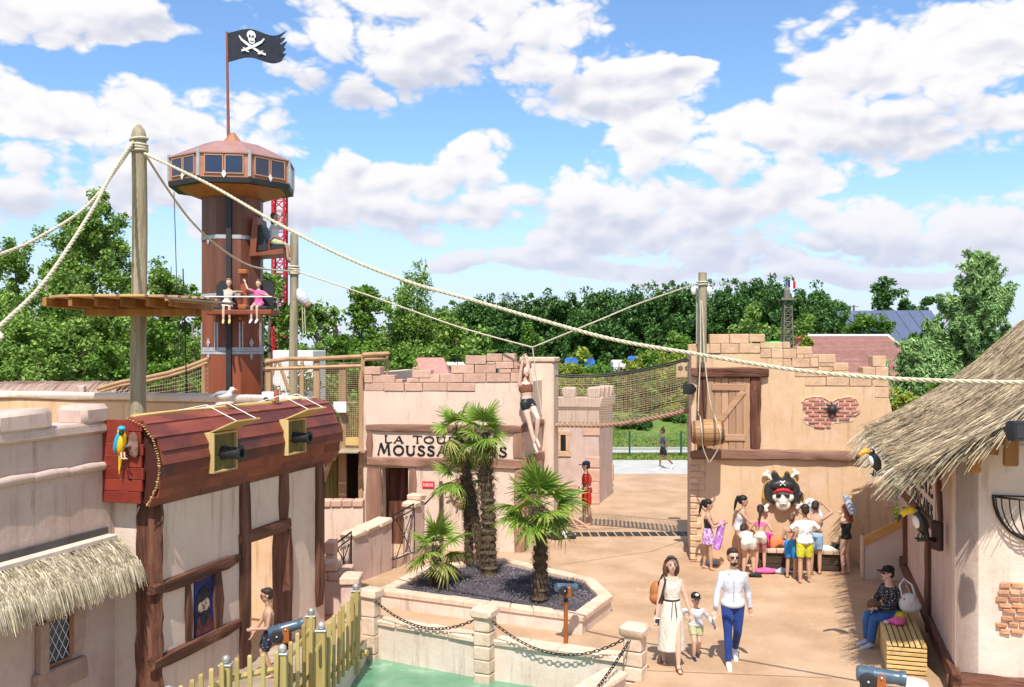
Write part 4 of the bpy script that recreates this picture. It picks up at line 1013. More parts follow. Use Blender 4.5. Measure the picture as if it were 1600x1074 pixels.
LINK = lk.mesh('link', M_['iron'], smooth='all')
def chain(label, A, B, sag):
    A, B = Vector(A), Vector(B); t_ = thing('chain', label, 'chain', Matrix.Translation(A), 'black chains between the pillars')
    pts = [A.lerp(B, s/60)-A+Vector((0,0,-4*sag*(s/60)*(1-s/60))) for s in range(61)]
    L_ = [0]
    for p, q in zip(pts, pts[1:]): L_.append(L_[-1]+(q-p).length)
    n_ = int(L_[-1]/.070); j = 0
    for i in range(n_+1):
        s = L_[-1]*i/n_
        while j < 59 and L_[j+1] < s: j += 1
        p = pts[j].lerp(pts[j+1], (s-L_[j])/(L_[j+1]-L_[j])); d = (pts[j+1]-pts[j]).normalized()
        link('link', LINK, t_, Matrix.Translation(p) @ d.to_track_quat('X', 'Z').to_matrix().to_4x4() @ Matrix.Rotation(math.pi/2*(i % 2)+.3, 4, 'X'))
chain('sagging black chain between the railing pillar and the middle pillar', (-2.28,16.25,.60), (-.58,15.33,.58), .28)
chain('sagging black chain between the middle and right pillars', (-.28,15.12,.58), (1.68,14.30,.58), .36)
chain('black chain running from the right pillar towards the camera', (1.72,14.15,.58), (-.35,10.2,.45), .34)
# ---- wooden picket railing of the footbridge
def ball_post(u, v, s):
    Y = F/s; X = (u-U0)/s; Zt = H-(v-V0)/s
    return Vector((X, Y, Zt))
RP = [ball_post(556,912,97.5), ball_post(502,972,114), ball_post(486,950,108), ball_post(441,1007,122), ball_post(353,1024,127.5), ball_post(263,1072,140), ball_post(180,1090,147)]
rail = thing('picket_railing', 'greenish pine picket railing with ball-capped posts along the footbridge', 'railing', I4())
def rpost(p, w_=.13):
    b_ = bx('post', M_['picket'], p.x-w_/2, p.x+w_/2, p.y-w_/2, p.y+w_/2, -.3, p.z-.12, rail, b=.012)
    bx('post_cap', M_['steel'], p.x-w_/2-.012, p.x+w_/2+.012, p.y-w_/2-.012, p.y+w_/2+.012, p.z-.12, p.z-.10, b_, b=.004)
    MB().ell((p.x, p.y, p.z-.05), .055, 14, 9).build('ball', mat('grey_metal_ball', (.42,.40,.37), (.5,.48,.45), rough=.35, metal=.5, rv=.2), b_, smooth='all')
def fence_run(a, b, n_, ext=0, tops=0):
    d = b-a; L_ = Vector((d.x, d.y, 0)).length; dn = Vector((d.x, d.y, 0)).normalized(); sd = Vector((dn.y, -dn.x, 0))
    for zz in (-.30, -.92):
        MB().tube([a+Vector((0,0,zz))-dn*ext, b+Vector((0,0,zz))], [.04,.04], 6, sq=.6).build('rail', M_['picket'], rail)
    for i in range(n_):
        t_ = (i+.7)/(n_+.4); p = a.lerp(b, t_)+sd*.05; zt_ = p.z-.05+rnd.uniform(-.008,.008)
        lean_ = rnd.uniform(-.015,.015)
        MB().tube([(p.x, p.y, p.z-1.12), (p.x+lean_*.5, p.y, p.z-.5), (p.x+lean_, p.y, zt_-.02), (p.x+lean_, p.y, zt_)], [.030,.030,.030,.022], 6).build('picket', M_['picket'], rail)
for p in (RP[0], RP[1], RP[2], RP[3], RP[4], RP[5]): rpost(p)
fence_run(RP[1], RP[0], 7, .25); fence_run(RP[3], RP[2], 4); fence_run(RP[4], RP[3], 4); fence_run(RP[5], RP[4], 5); fence_run(RP[6], RP[5], 4)
# bridge deck edge logs and paving by the door
dk = thing('footbridge', 'log-edged footbridge deck under the picket railing', 'bridge', I4())
A_, B_ = Vector((-2.80,14.35,-.02)), Vector((-2.42,15.6,-.02))
for i in range(9):
    p = A_.lerp(B_, i/8); MB().tube([p+Vector((.08,-.02,-.02)), p+Vector((-.8,.24,-.02))], .05, 8).build('log', M_['picket'], dk, smooth=True)
pv = mat('grey_deck_plank', (.28,.22,.15), (.40,.33,.24), rough=.8, scale=4, bump=.5, bs=14, rv=.15)
for i in range(12):
    y0_ = 11.4+i*.38; xl = FA.O.x+(y0_-12.75)*.295+.03
    bx('deck_plank', pv, xl, xl+1.25, y0_, y0_+.36, .002, .03, dk, b=.006)
# ---- stair walls with iron rails left of the bed
mir = M_['iron']
def ramp_wall(A, B, za, zb_, thick, label, seg):
    A, B = Vector(A), Vector(B); d = B-A; L_ = d.length; M = Matrix.Translation(A) @ Matrix.Rotation(math.atan2(d.y, d.x), 4, 'Z')
    t_ = thing('ramp_wall', label, 'wall', M)
    MB().prism([(0,0),(L_,0),(L_,zb_-.1),(0,za-.1)], 0, thick).build('wall', M_['plasterC'], t_)
    for i in range(seg):
        a_, c_ = i/seg*L_, (i+1)/seg*L_; z0 = za+(zb_-za)*(i+.5)/seg
        mb = MB(); mb.box(-(c_-a_)/2+.004, (c_-a_)/2-.004, -.04, thick+.04, -.11, .02, .03, .012, M=Matrix.Translation(((a_+c_)/2, 0, z0)) @ Matrix.Rotation(-math.atan2(zb_-za, L_), 4, 'Y'))
        mb.build('coping_stone', M_['stoneP'], t_, smooth=True)
    return t_, M, L_
A1 = G(551, 914); B1 = G(612, 891)
t1, M1, L1 = ramp_wall(A1, B1, 1.03, 1.15, .3, 'grey pink ramp wall with pale coping left of the palm bed', 3)
C1 = B1+(B1-A1).normalized()*.95
def iron_panel(A, B, z0, z1, za, zb_, label):
    A, B = Vector(A), Vector(B); d = B-A; L_ = d.length; M = Matrix.Translation(A) @ Matrix.Rotation(math.atan2(d.y, d.x), 4, 'Z')
    t_ = thing('iron_railing', label, 'railing', M, 'wrought iron railings of the ramp')
    for n_, p, q, r_ in (('top_rail', (0,0,za), (L_,0,zb_), .02), ('rail', (0,0,za-.12), (L_,0,zb_-.12), .014), ('bottom_rail', (0,0,z0), (L_,0,z1), .014), ('upright', (0.01,0,z0), (.01,0,za), .014), ('upright', (L_-.01,0,z1), (L_-.01,0,zb_), .014)):
        MB().tube([p, q], r_, 6).build(n_, mir, t_)
    zt_ = (za+zb_)/2-.12; zl = (z0+z1)/2
    for (a_, b_) in ((.15,.85),(.85,.15),(.5,.5)):
        MB().tube([(L_*a_,0,zl), (L_*(a_*.5+b_*.5)+.02,0,(zl+zt_)/2), (L_*b_,0,zt_-.05)], .010, 5).build('bar', mir, t_)
    for cx_ in (.18,.38,.62,.82):
        MB().tube([(L_*cx_+.05*math.cos(a_)*(1-a_/9), .0, zt_-.09+.05*math.sin(a_)*(1-a_/9)) for a_ in [k*.6 for k in range(13)]], .008, 5).build('scroll', mir, t_, smooth=True)
    torus(MB(), .04, .008, 14, 5, c=(L_/2,0,zt_+.05)).build('ring', mir, t_)
iron_panel(B1+Vector((.02,.02,0)), C1, .22, .22, 1.2, 1.33, 'short iron railing between the ramp wall and the tower door')
pm = M_['plasterC']
t2 = thing('ramp_pillar', 'coped plaster pillar right of the dark tower door', 'pillar', Matrix.Translation(C1) @ Matrix.Rotation(math.atan2((B1-A1).y, (B1-A1).x), 4, 'Z'))
bx('wall', pm, 0, .45, 0, .3, 0, 1.32, t2, b=0); bx('wall', pm, -.95, 0, .1, .2, 0, .2, t2, b=0)
for i, (a_, z_) in enumerate(((0,1.36),(.24,1.5))): bx('coping_stone', M_['stoneP'], a_-.04, a_+.24, -.04, .34, z_-.14, z_, t2, b=.03, j=.01)
E1 = C1+(B1-A1).normalized()*.46
hr = thing('handrail', 'thin dark handrail and post near the exit sign', 'handrail', Matrix.Translation(E1))
q = (B1-A1).normalized()*.75
MB().tube([(0,0,1.25), tuple(q+Vector((0,0,1.55)))], .02, 6).build('bar', mir, hr)
bx('post', mat('dark_brown_post', (.08,.04,.03), (.12,.07,.05)), q.x-.04, q.x+.04, q.y-.04, q.y+.04, 0, 1.7, hr, b=.008)
# left iron panel and stepped quoins at the house end
pA = P(523, 0, 19.2); pB = P(549, 0, 19.9); pA.z = pB.z = 0
iron_panel(pA, pB, .25, .25, .98, 1.1, 'short iron railing beside the end of the half-timbered house')
st_ = thing('stepped_wall', 'stepped pink stone wall at the foot of the half-timbered house', 'wall', I4())
def sblock(u0, u1, v0, v1, Y, dp=.4, m_='stone'):
    a_, b_ = P(u0, v0, Y), P(u1, v1, Y)
    bx('stone', M_[m_], a_.x, b_.x, Y, Y+dp, max(b_.z, 0), a_.z, st_, b=.02, j=.008)
sblock(507,523,848,867,18.9); sblock(508,522,867.5,900,18.92,.36,'plasterC')
sblock(497,527,881,894,17.6); sblock(497,511,894.5,908,17.62); sblock(511.5,534,894.5,908,17.62); sblock(497,560,908.5,975,17.64,.3,'plasterC')
sblock(521,548,889,900,17.9); sblock(530,561,903,915,17.1,.5,'stoneP'); sblock(532,560,915.5,990,17.14,.4,'plasterC')
# ledge wall beyond it
a_, b_ = P(500,783,21.6), P(567,783,21.6)
lw = thing('ledge_wall', 'plain pink wall with flat stone ledge under the wooden walkway', 'wall', T(a_.x, 21.6, 0))
bx('wall', M_['plasterB'], 0, b_.x-a_.x, .02, .3, 0, 1.34, lw, b=0)
for i in range(4): bx('coping_stone', M_['stone'], i*(b_.x-a_.x)/4+.003, (i+1)*(b_.x-a_.x)/4-.003, -.02, .34, 1.34, 1.48, lw, b=.015, j=.005)
bx('wall', M_['plasterB'], -.6, 0, .05, .3, 0, 1.6, lw, b=0)
# ================================================================== WOODEN WALKWAY between ride and tower
Yw = 23.9
wk = thing('wooden_walkway', 'tan wooden walkway frame with net sides left of the sign tower', 'walkway', I4())
def wpost(u0, u1, v0, v1, Y=Yw, dp=.12, m_='tan', nm='post'):
    a_, b_ = P(u0, v0, Y), P(u1, v1, Y)
    return rough_beam(nm, M_[m_], wk, a_.x, b_.x, Y, Y+dp, b_.z if v1 < 900 else 0, a_.z, seg=.5, j=.006, b=.012)
wpost(413,423,560,950); wpost(489,499,560,800,Yw,.12); wpost(529,541,568,800); wpost(451,458,575,700,Yw+1.2); wpost(468,474,565,700,Yw+1.2)
wpost(563,570,556,720,Yw-.1); wpost(602,607,553,612,Yw+.5,.1)
MB().tube([P(413,566,Yw), P(452,561,Yw), P(492,561,Yw), P(532,559,Yw), P(570,557,Yw)], .055, 8).build('top_log', M_['tan'], wk, smooth=True)
MB().tube([P(412,577,Yw), P(570,572,Yw)], .05, 6).build('rail', M_['tan'], wk)
MB().tube([P(566,555,Yw-.1), P(607,553,Yw+.4)], .06, 8).build('top_log', M_['tan'], wk, smooth=True)
MB().tube([P(570,562,Yw-.1), P(604,561,Yw+.4)], .04, 8).build('top_log', M_['tan'], wk, smooth=True)
MB().tube([P(436,566,Yw+.6), P(452,612,Yw+.6)], .05, 5).build('brace', M_['tan'], wk)
MB().tube([P(421,600,Yw+.5), P(431,566,Yw+.5)], .04, 5).build('brace', M_['tan'], wk)
wpost(540,563,628,631,Yw,.08,'tan','rail')
for i in range(8): wpost(541+i*2.9, 543+i*2.9, 630, 690, Yw+.05, .03, 'picket', 'slat')
wpost(540,568,683,697,Yw-.03,.06,'pine','skirt_board'); wpost(455,571,704,709,Yw-.5,2.2,'tan','deck')
a_, b_ = P(505,680,Yw), P(568,700,Yw)
for i in range(5): bx('deck_board', pv, a_.x, b_.x, Yw-.9+i*.18, Yw-.74+i*.18, a_.z-.36, a_.z-.33, wk, b=.005)
bx('opening_shade_panel', M_['dark'], P(540,0,Yw+.9).x, P(571,0,Yw+.9).x, Yw+.9, Yw+.95, .0, P(540,709,Yw).z, wk, b=0)  # near-black panel standing in for the shade in the opening under the deck
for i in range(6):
    u_ = 503+i*6; bx('plank', mat('olive_green_plank', (.16,.15,.04), (.27,.24,.08), rough=.7, scale=4, st=(1,1,.15), rv=.2), P(u_,0,Yw+.3).x, P(u_+5.7,0,Yw+.3).x, Yw+.3, Yw+.34, 0, P(u_,712,Yw).z, wk, b=.004)  # plank wall in a dark olive green
MB().tube([P(519,712,Yw-.2), P(505,752,Yw-.2)], .07, 6).build('brace', M_['tan'], wk)
bx('panel', M_['white'], P(521,0,Yw-.2).x, P(541,0,Yw-.2).x, Yw-.2, Yw-.17, P(521,645,Yw-.2).z, P(521,628,Yw-.2).z, wk, b=.003)
# nets -----------------------------------------------------------------
def net(name, mat_, parent, grid, th, **kw):
    """grid: rows x columns of points; a cord of thickness th along every row and column"""
    mb = MB(); g_ = np.array([[tuple(p) for p in r_] for r_ in grid])
    def strip(pts):
        for p, q in zip(pts, pts[1:]):
            p, q = Vector(p), Vector(q); d = (q-p)
            if d.length < 1e-5: continue
            d.normalize(); s_ = d.cross(Vector((0,1,0)))
            if s_.length < .1: s_ = d.cross(Vector((1,0,0)))
            s_ = s_.normalized()*th/2; n_ = d.cross(s_).normalized()*th/2
            mb.add([p+s_, p-s_*.5+n_, p-s_*.5-n_, q+s_, q-s_*.5+n_, q-s_*.5-n_], [(0,1,4,3),(1,2,5,4),(2,0,3,5)])
    for r_ in g_: strip(r_)
    for c_ in range(g_.shape[1]): strip(g_[:, c_])
    return mb.build(name, mat_, parent, kind='stuff', fix=False, **kw)
def quadgrid(a, b, c, d, nx_, ny_, sag=0):
    """a,b top left,right; c,d bottom left,right"""
    a, b, c, d = map(Vector, (a, b, c, d)); rows = []
    for j in range(ny_+1):
        t_ = j/ny_; rows.append([a.lerp(c, t_).lerp(b.lerp(d, t_), i/nx_)-Vector((0,0,4*sag*(i/nx_)*(1-i/nx_))) for i in range(nx_+1)])
    return rows
net('net', M_['net'], wk, quadgrid(P(423,568,Yw-.02), P(489,566,Yw-.02), P(423,622,Yw-.02), P(489,622,Yw-.02), 22, 18), .007)
net('net', M_['net'], wk, quadgrid(P(499,568,Yw-.02), P(563,566,Yw-.02), P(499,705,Yw-.02), P(563,705,Yw-.02), 22, 46), .007)
# left rope bridge
lbz = thing('net_ramp', 'tan net-sided ramp with thick rope rail left of the wooden ride', 'net bridge', I4())
Yl = 24.2
top = [P(152,608,Yl), P(190,597,Yl), P(225,591,Yl), P(262,583,Yl), P(295,573,Yl), P(325,561,Yl)]
for k_, off_ in enumerate((0, .09)):
    MB().tube([p+Vector((0,-.02*k_,-off_)) for p in top], .05 if not k_ else .035, 8).build('rope_rail', M_['tan'], lbz, smooth=True)
rows = [[p+Vector((0,0,-(p.z-3.2)*j/12)) for p in [top[int(t)].lerp(top[min(int(t)+1,5)], t-int(t)) for t in np.linspace(0, 4.999, 46)]] for j in range(13)]
net('net', M_['net'], lbz, rows, .010)
MB().tube([P(318,566,Yl), P(318,640,Yl)], .05, 6).build('post', M_['tan'], lbz)
bx('deck', M_['tan'], P(150,0,Yl).x, P(330,0,Yl).x, Yl, Yl+1.0, 3.0, 3.15, lbz)
# right rope net bridge between tower pier and gate wall
rbz = thing('net_bridge', 'rope net footbridge between the sign tower and the ochre wall', 'net bridge', I4())
def path(pts, n_):
    out_ = []
    for t in np.linspace(0, len(pts)-1-1e-6, n_):
        i = int(t); f_ = t-i; p0, p1, p2, p3 = pts[max(i-1,0)], pts[i], pts[i+1], pts[min(i+2, len(pts)-1)]
        out_.append(.5*((2*p1)+(p2-p0)*f_+(2*p0-5*p1+4*p2-p3)*f_*f_+(3*p1-p0-3*p2+p3)*f_**3))
    return out_
Yn = 24.6
tp = path([P(843,585,Yn+.6), P(900,589,Yn+.3), P(960,586,Yn), P(1020,576,Yn-.6), P(1080,562,Yn-1.2)], 70)
bt = path([P(843,664,Yn+.6), P(900,665,Yn+.3), P(960,664,Yn), P(1020,654,Yn-.6), P(1080,641,Yn-1.2)], 70)
net('net', M_['net'], rbz, [[a_.lerp(b_, j/24) for a_, b_ in zip(tp, bt)] for j in range(25)], .008)
tpb = [p+Vector((.1,.95,.02)) for p in tp]; btb = [p+Vector((.1,.95,.0)) for p in bt]
net('net', M_['net'], rbz, [[a_.lerp(b_, j/20) for a_, b_ in zip(tpb[::2], btb[::2])] for j in range(21)], .007)
bkr = mat('dark_green_cable', (.03,.035,.03), (.06,.06,.05), rough=.6)
for q_ in (tp, tpb): MB().tube(q_[::3], .024, 6).build('top_cable', bkr, rbz, smooth=True)
mb = MB()
for a_, b_ in zip(bt[::2], btb[::2]): mb.tube([a_, b_], .03, 5)
mb.build('tread', M_['tan'], rbz, kind='stuff')
# ---- twisted ropes
def rope(name, label, pts, r_, pitch=None, parent=None, strands=3, m_=None, cat='rope', group=None, seg=.04, nside=5):
    pitch = pitch or r_*9
    P_ = path([Vector(p) for p in pts], 40*len(pts)); L_ = [0]
    for p, q in zip(P_, P_[1:]): L_.append(L_[-1]+(q-p).length)
    n_ = max(8, int(L_[-1]/(pitch/6))); n_ = min(n_, 1500); C_ = []; j = 0
    for i in range(n_+1):
        s = L_[-1]*i/n_
        while j < len(P_)-2 and L_[j+1] < s: j += 1
        C_.append((P_[j].lerp(P_[j+1], min(1, (s-L_[j])/max(1e-9, L_[j+1]-L_[j]))), (P_[j+1]-P_[j]).normalized(), s))
    mb = MB()
    for k in range(strands):
        rings = []
        for p, t_, s in C_:
            a_ = t_.cross(Vector((0,0,1)));
            if a_.length < .05: a_ = t_.cross(Vector((0,1,0)))
            a_.normalize(); b_ = t_.cross(a_); th_ = 2*math.pi*(s/pitch+k/strands)
            c_ = p+(a_*math.cos(th_)+b_*math.sin(th_))*r_*.5
            rings.append([c_+(a_*math.cos(2*math.pi*q/nside)+b_*math.sin(2*math.pi*q/nside))*r_*.56 for q in range(nside)])
        mb.loft(rings)
    o = mb.build(name, m_ or M_['rope'], parent, smooth='all', fix=False)
    if parent is None:
        o['label'] = label; o['category'] = cat
        if group: o['group'] = group
    return o
rope('bottom_rope', '', [bt[0], bt[15], bt[30], bt[45], bt[60], bt[69]], .055, .34, rbz, m_=mat('brown_thick_rope', (.30,.17,.11), (.42,.26,.18), rough=.9, bump=.3, rv=0))
# ================================================================== MASTS AND PLATFORM
Yp = 17.0
def mast(name, label, u, vt, vb, Y, r_, tip, parent=None):
    p, q = P(u, vt, Y), P(u, vb, Y); h = p.z-max(q.z, 0)
    t_ = thing(name, label, 'mast', T(p.x, p.y, max(q.z, 0)))
    n_ = 26; rings = []
    for i in range(n_+1):
        z_ = (h-tip)*i/n_; rr_ = r_*(1.06-.12*i/n_)*(1+rnd.uniform(-.012,.012)); ox, oy = .012*math.sin(z_*1.1), .01*math.cos(z_*.9)
        rings.append([Vector((ox+rr_*math.cos(a_), oy+rr_*math.sin(a_), z_)) for a_ in [2*math.pi*k/14 for k in range(14)]])
    rings.append([Vector((.75*r_*math.cos(a_), .75*r_*math.sin(a_), h-tip*.45)) for a_ in [2*math.pi*k/14 for k in range(14)]])
    rings.append([Vector((.22*r_*math.cos(a_), .22*r_*math.sin(a_), h)) for a_ in [2*math.pi*k/14 for k in range(14)]])
    MB().loft(rings).build('pole', M_['log'], t_, smooth=True)
    return t_, h
m1, h1 = mast('wooden_mast', 'tallest grey log mast, carrying the round platform and ropes', 217, 195, 2000, Yp, .135, .2)
m2, h2 = mast('wooden_mast', 'slimmer log mast standing right of the wooden ride', 459, 362, 2000, 25.0, .115, .12)
m3, h3 = mast('wooden_mast', 'squared grey mast on top of the ochre gate wall', 1097, 425, 566, 21.86, .10, .02)
def wraps(mst, h, zs, r_, rr_=.035):
    for z_ in zs:
        tl = rnd.uniform(-.03,.03)
        mb = MB(); torus(mb, r_, rr_, 22, 6, c=(0,0,0))
        mb.v = [(x_, z2, y_+x_*tl*4) for x_, y_, z2 in mb.v]
        mb.build('rope_wrap', M_['rope'], mst, Matrix.Translation((0,0,z_)), smooth='all')
wraps(m1, h1, [P(217,v_,Yp).z for v_ in (218,227,231,236)], .142, .024)
wraps(m2, h2, [P(459,v_,25).z for v_ in (417,421,425,428)], .13, .028)
wraps(m3, h3, [P(1097,v_,21.86).z-m3.location.z for v_ in (441,445)], .115, .02)
plt = thing('round_platform', 'half-round plank platform fixed around the tallest mast', 'platform', I4())
zc = P(217,468,Yp).z; xc_ = m1.location.x; yc = Yp
for i in range(16):
    y_ = yc-1.30+i*.165; hw = math.sqrt(max(0, 1.36**2-(y_+.08-yc)**2))
    for (xa_, xb_) in (((xc_-hw-.05, xc_-.15), (xc_+.15, xc_+hw*.95)) if abs(y_+.08-yc) < .16 else ((xc_-hw-.05, xc_+hw),)):
        bx('plank', M_['tan'] if i else M_['pine'], xa_, xb_, y_, y_+.158, zc-.02, zc+.02, plt, b=.005)
for i, ang in enumerate((-1.2,-.75,-.3,.15,.6,1.0)):
    x_ = xc_+ang*.95; MB().box(-.035, .035, -1.1, 1.1, -.17, -.022, .008, M=Matrix.Translation((x_, yc, zc))).build('joist', mlog, plt)
for s_ in (-1, 1): bx('bearer', mlog, xc_-.9, xc_+1.05, yc+s_*.17-.03, yc+s_*.17+.03, zc-.30, zc-.172, plt, b=.008)
MB().tube([P(258,470,Yp-.5), P(262,452,Yp-.5)], .01, 4)
mtr = MB()
for i in range(26):
    t_ = i/25; a_ = P(262,466,Yp-1.2).lerp(P(341,474,Yp-.6), t_); mtr.tube([a_+Vector((0,-.1,0)), a_+Vector((rnd.uniform(-.02,.02),.9,.03))], .022, 5)
rg = thing('twig_gangplank', 'narrow gangplank of tied sticks sticking out of the round platform', 'gangplank', I4())
mtr.build('stick', M_['bark'], rg, kind='stuff')
MB().tube([P(258,469,Yp-1.15), P(341,476,Yp-.55)], .02, 6).build('side_bar', M_['tan'], rg)
# ---- ropes
top1 = P(222,232,Yp-.14)
rope('long_rope', 'thickest pale rope sagging from the tall mast across the whole view to the right', [P(226,240,Yp-.12), P(330,290,16.4), P(435,350,15.8), P(540,402,15.2), P(640,441,14.7), P(745,471,14.2), P(845,500,13.7), P(960,531,13.1), P(1080,552,12.6), P(1240,578,12.0), P(1400,592,11.4), P(1600,598,10.7), P(1720,596,10.3), Vector((8.6,9.2,4.62)), Vector((12,7,4.9))], .028)
rope('slack_rope', 'thinner rope swinging from the tall mast down to the slimmer mast', [P(226,240,Yp-.15), P(262,296,17.8), P(300,347,19), P(345,389,21), P(395,417,23), P(452,424,24.85)], .024)
rope('mast_rope', 'rope from the slimmer mast to the knot above the hanging figure', [P(466,425,24.9), P(600,470,24.3), P(720,512,23.3), P(832,543,22.7)], .020)
rope('mast_rope', 'rope from the mast on the ochre wall to the knot above the hanging figure', [P(1090,443,21.8), P(1000,474,22.4), P(930,503,22.45), P(832,543,22.7)], .020)
rope('stay_rope', 'left stay rope of the tall mast ending highest at the picture edge', [P(208,228,Yp-.1), P(140,318,15.5), P(60,372,14.3), P(0,398,13.6), P(-60,420,13), Vector((-10.5,10.5,6.2)), Vector((-14,6,6.6))], .026)
rope('stay_rope', 'left stay rope of the tall mast reaching lowest at the picture edge', [P(208,222,Yp-.15), P(176,270,16), P(140,335,14.8), P(70,440,13.2), P(0,510,12), P(-50,555,11.4), Vector((-9.2,9.0,3.2)), Vector((-12,5,1.2))], .032)
rope('hanging_rope', 'straight thin rope hanging from the knot beside the pirate figure', [P(832,543,22.7), P(838,590,22.66), P(847,650,22.62)], .016)
cbm = mat('thin_black_cable', (.03,.03,.032), rough=.6, rv=0, bump=0)
for (u0, v0, u1, v1, Y, lb_) in ((272,300,281,610,26,'thin black cable hanging left of the wooden ride'),(286,420,292,615,17.4,'thin black cable beside the round platform')):
    MB().tube([P(u0,v0,Y), P(u1,v1,Y)], .012, 5).build('cable', cbm, label=lb_, cat='cable')
# ---- hanging barrel
bc = P(1106,676,21.38)
br = thing('hanging_barrel', 'wooden barrel hanging on ropes in front of the mock door', 'barrel', Matrix.Translation(bc) @ Matrix.Rotation(-.12, 4, 'Z'))
nst = 18; mbar = mat('barrel_stave', (.30,.16,.07), (.50,.30,.15), (.40,.22,.10), rough=.7, scale=4, bump=.5, bs=12, st=(.15,1,1), rv=.18)
def brad(x): return .30-.075*(x/.36)**2
for k in range(nst):
    a0, a1 = 2*math.pi*k/nst+.012, 2*math.pi*(k+1)/nst-.012; rings = []
    for i in range(9):
        x_ = -.36+.72*i/8; r_ = brad(x_); rings.append([Vector((x_, math.cos(a_)*q, math.sin(a_)*q)) for a_, q in ((a0, r_), ((a0+a1)/2, r_*1.006), (a1, r_), (a1, r_-.02), (a0, r_-.02))])
    MB().loft(rings).build('stave', mbar, br)
Qx = Matrix.Rotation(R(90), 4, 'Y')
for x_ in (-.31,-.13,.13,.31):
    MB().lathe([(brad(x_-.025)+.006, x_-.025), (brad(x_)+.012, x_), (brad(x_+.025)+.006, x_+.025)], 28, Qx, cap=False).build('hoop', mat('dark_brown_hoop', (.10,.05,.03), (.16,.09,.05), rough=.6), br, smooth=True)
for s_ in (-1, 1): MB().lathe([(0,0),(.215,0),(.215,.02),(0,.02)], 24, Matrix.Translation((s_*.33,0,0)) @ Qx).build('barrel_head', mbar, br)
knot = P(1097,560,21.7)
rope('barrel_rope', 'pale rope loop holding the hanging barrel, on its left side', [P(1095,470,21.7), P(1094,560,21.5), P(1091,640,21.3), bc+Vector((-.18,-.05,.34)), bc+Vector((-.2,-.33,.05)), bc+Vector((-.15,-.2,-.30)), bc+Vector((.0,-.1,-.66))], .014)
rope('barrel_rope', 'pale rope loop holding the hanging barrel, on its right side', [P(1097,470,21.7), P(1101,560,21.5), P(1110,630,21.3), bc+Vector((.15,-.05,.34)), bc+Vector((.2,-.33,.05)), bc+Vector((.2,-.2,-.30)), bc+Vector((.02,-.1,-.66))], .014)
cp = P(1091,470,21.9)
cpo = thing('camera_pole', 'thin steel pole with two white camera domes beside the gate wall mast', 'camera pole', T(cp.x, 22.05, 5.0))
bx('pole', M_['steel'], -.02, .02, -.02, .02, 0, P(1091,452,22.05).z-5.0, cpo, b=.004)
for dx in (-.07, .28):
    z_ = P(1091,454,22.05).z-5; MB().lathe([(.0,-.10),(.045,-.09),(.07,-.04),(.075,.03),(.05,.08),(0,.09)], 16, T(dx, 0, z_)).build('dome_camera', M_['white'], cpo, smooth=True)
MB().tube([(-.07,0,P(1091,445,22.05).z-5), (.28,0,P(1091,445,22.05).z-5)], .015, 6).build('bracket', M_['steel'], cpo)
# ================================================================== WOODEN DROP RIDE
Yt = 25.6; st = F/Yt
ctr = P(364, V0, Yt); ctr.z = 0
ride = thing('drop_tower', 'octagonal wooden drop ride tower with roof cabin', 'ride tower', T(ctr.x, ctr.y, 0, R(8)))
def zz(v, Y=Yt): return H-(v-V0)*Y/F
def octo(r_, z_, ph=.5): return [Vector((r_*math.cos(2*math.pi*(k+ph)/8), r_*math.sin(2*math.pi*(k+ph)/8), z_)) for k in range(8)]
rb_ = 44/st/math.cos(math.pi/8)
for k in range(8):                                         # eight cladding boards, upper and lower
    for (z0, z1, m_) in ((0, zz(553), 'towerlow'), (zz(553), zz(470), 'towerlow'), (zz(470), zz(372), 'tower'), (zz(372), zz(303, Yt-.75), 'tower')):
        a0, a1 = octo(rb_, z0)[k], octo(rb_, z0)[(k+1) % 8]; d = (a1-a0)
        p0, p1 = a0+d*.004, a1-d*.004; inn = Vector((-(p0.x+p1.x)/2, -(p0.y+p1.y)/2, 0)).normalized()*.04
        vs_ = []
        for q_, z_ in ((p0,z0+.003),(p1,z0+.003),(p1,z1-.003),(p0,z1-.003)): vs_.append(Vector((q_.x,q_.y,z_)))
        MB().loft([[v_ for v_ in vs_], [v_+inn for v_ in vs_]]).build('cladding_board', M_[m_], ride)
steel2 = mat('galvanised_band', (.40,.40,.42), (.55,.55,.56), rough=.5, metal=.3, scale=8, rv=.05)
def band(zc_, h, r_=rb_+.012):
    mb = MB(); mb.loft([octo(r_, zc_-h/2), octo(r_, zc_+h/2)], cap=False); mb.loft([octo(r_-.01, zc_-h/2), octo(r_-.01, zc_+h/2)], cap=False); return mb.build('steel_band', steel2, ride)
band(zz(375), .10); band(zz(463), .07); band(zz(546), .10); band(zz(551.5), .07)
